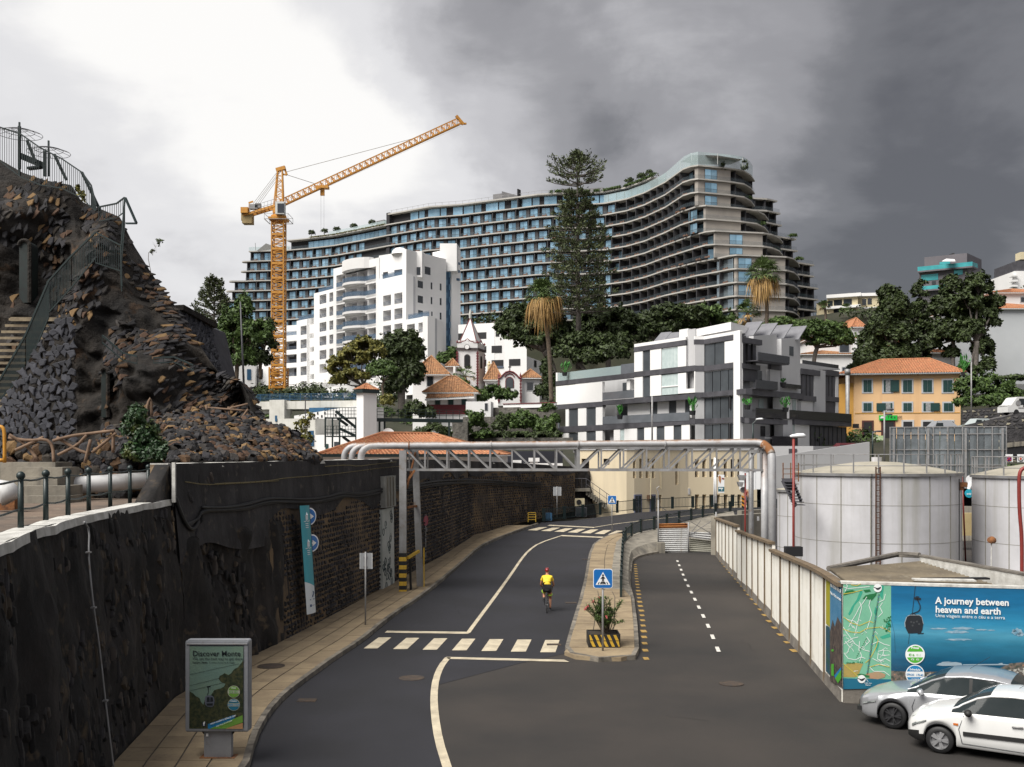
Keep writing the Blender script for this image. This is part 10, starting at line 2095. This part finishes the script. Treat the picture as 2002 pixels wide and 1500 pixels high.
for k in range(6):
 rr=random.Random(k+50);v=[];n=6
 for z,s in((-.5,.55),(-.1,1),(.35,.8),(.5,.35)):
  for i in range(n):a=2*math.pi*(i+rr.uniform(-.3,.3))/n;v.append((s*.5*math.cos(a)*rr.uniform(.8,1.2),s*.5*math.sin(a)*rr.uniform(.8,1.2),z+rr.uniform(-.1,.1)))
 f=[(j*n+i,j*n+(i+1)%n,(j+1)*n+(i+1)%n,(j+1)*n+i)for j in range(3)for i in range(n)]+[tuple(range(3*n,4*n))];rock.append((np.array(v),f))
RM=sMt(rock,M_fst,'rock');lst=[]
for i in range(3200):u,v=r.random(),r.random();q=Mo(u,v);s=r.choice((r.uniform(.08,.2),r.uniform(.12,.3),r.uniform(.2,.48)));lst.append((v,r.randrange(6),Matrix.Translation(q+V3((0,0,.05)))@Matrix.Rotation(r.uniform(0,6),4,'Z')@Matrix.Rotation(r.uniform(0,3),4,'X')@Matrix.Diagonal((s*r.uniform(.8,1.5),s,s*r.uniform(.6,1),1))))
lst.sort(key=lambda x:-x[0])
for _,b,Mx in lst[:290]:put(mo,'rock',RM[b],Mx)
joined('small_rocks',rock,[(b,Mx)for _,b,Mx in lst[290:]],M_fst,mo,kind='stuff')
lw=Tg('dry_stone_wall','low rubble wall at the back of the walkway left of the leafy shrub','wall',P(150,905,33));m=MB();m.grid(lambda u,v:(X(10+240*u,33),33-.3*noise.noise(V3((u*20,v*6,0))),5.2+(Z(858+14*math.sin(u*2),33)-5.2)*v),40,8);m.grid(lambda u,v:(X(10+240*u,33),33+4*v,Z(858+14*math.sin(u*2),33)),10,2);m.Bd('wall_core',M_rock,lw)
for i in range(170):px=12+236*r.random();z=5.25+r.random()*1.6;b=r.randrange(6);s=r.uniform(.18,.4);put(lw,'rock',RM[b],Matrix.Translation((X(px,32.9),32.85,min(z,Z(876,33))))@Matrix.Rotation(r.uniform(0,3),4,'Y')@Matrix.Diagonal((s*1.3,s*.7,s,1)))
M_twig=mat('driftwood',(.20,.13,.085),(.12,.075,.05),scale=4,rough=.9)
for lab,D,L_ in(('gnarled driftwood fence along the low wall at the left',31.6,[[(15,856),(60,862),(90,858),(103,870),(108,905)],[(20,850),(50,870),(75,900)],[(30,880),(60,868),(85,855)],[(105,862),(140,852),(170,848),(225,842)],[(115,890),(150,870),(170,852)],[(165,905),(178,860)],[(180,885),(215,855),(228,848)],[(222,845),(220,885)],[(110,855),(150,880),(175,888)]]),('driftwood fence posts on the ledge at the foot of the curtain wall',45,[[(405,830),(405,792)],[(405,797),(440,800),(480,803)],[(412,818),(440,800),(485,790)],[(448,822),(446,795)],[(470,822),(485,800)]]),('bare twisted stump beside the leafy shrub',36,[[(286,818),(290,790),(296,776),(296,815)],[(290,800),(298,790)]])):
 t=Tg('driftwood_fence' if 'fence' in lab else 'tree_stump',lab,'fence' if 'fence' in lab else 'stump',P(*L_[0][0],D))
 for c in L_:m=MB();m.tube(smooth([P(a,b,D)+V3((0,r.uniform(-.1,.1),0))for a,b in c],1),.05,6);m.Bd('branch',M_twig,t,smooth=True)
tree('shrub','leafy green shrub with yellowish leaves standing before the rubble at the left','shrub',32.5,(280,910),[(268,812,18,22),(255,838,22,26),(280,850,26,28),(300,880,24,22),(262,885,26,22),(285,895,28,16),(318,888,12,16)],mat('leaves_shrub',(.016,.045,.012),(.11,.12,.02),scale=1.5,lo=.5,hi=.72,rough=.5,isl=.35),5200,.10,tr=0)
tree('sapling','thin pale leaved sapling behind the right end of the rubble mound','tree',70,(592,880),[(590,835,16,22),(600,860,14,16),(608,815,8,10)],Lo,420,.16,tr=.05,gap=.3);tree('sapling','wispy plant growing out of the top right edge of the fort','plant',54,(296,500),[(303,478,9,10),(298,492,4,6),(312,472,6,5)],Lk,60,.11,tr=.015,gap=.2);tree('shrub','tuft of green weeds on the fort rock below the railing','plant',53,(160,395),[(160,388,7,14),(152,370,4,8)],Lo,260,.12,tr=0)
fGe('distant_mountain_trees',[(X(1625,1500),1500,Z(610,1500),28,40,16)],60,8,mat('mountain_blue',(.06,.075,.09),rough=1),None,3,kind='stuff')
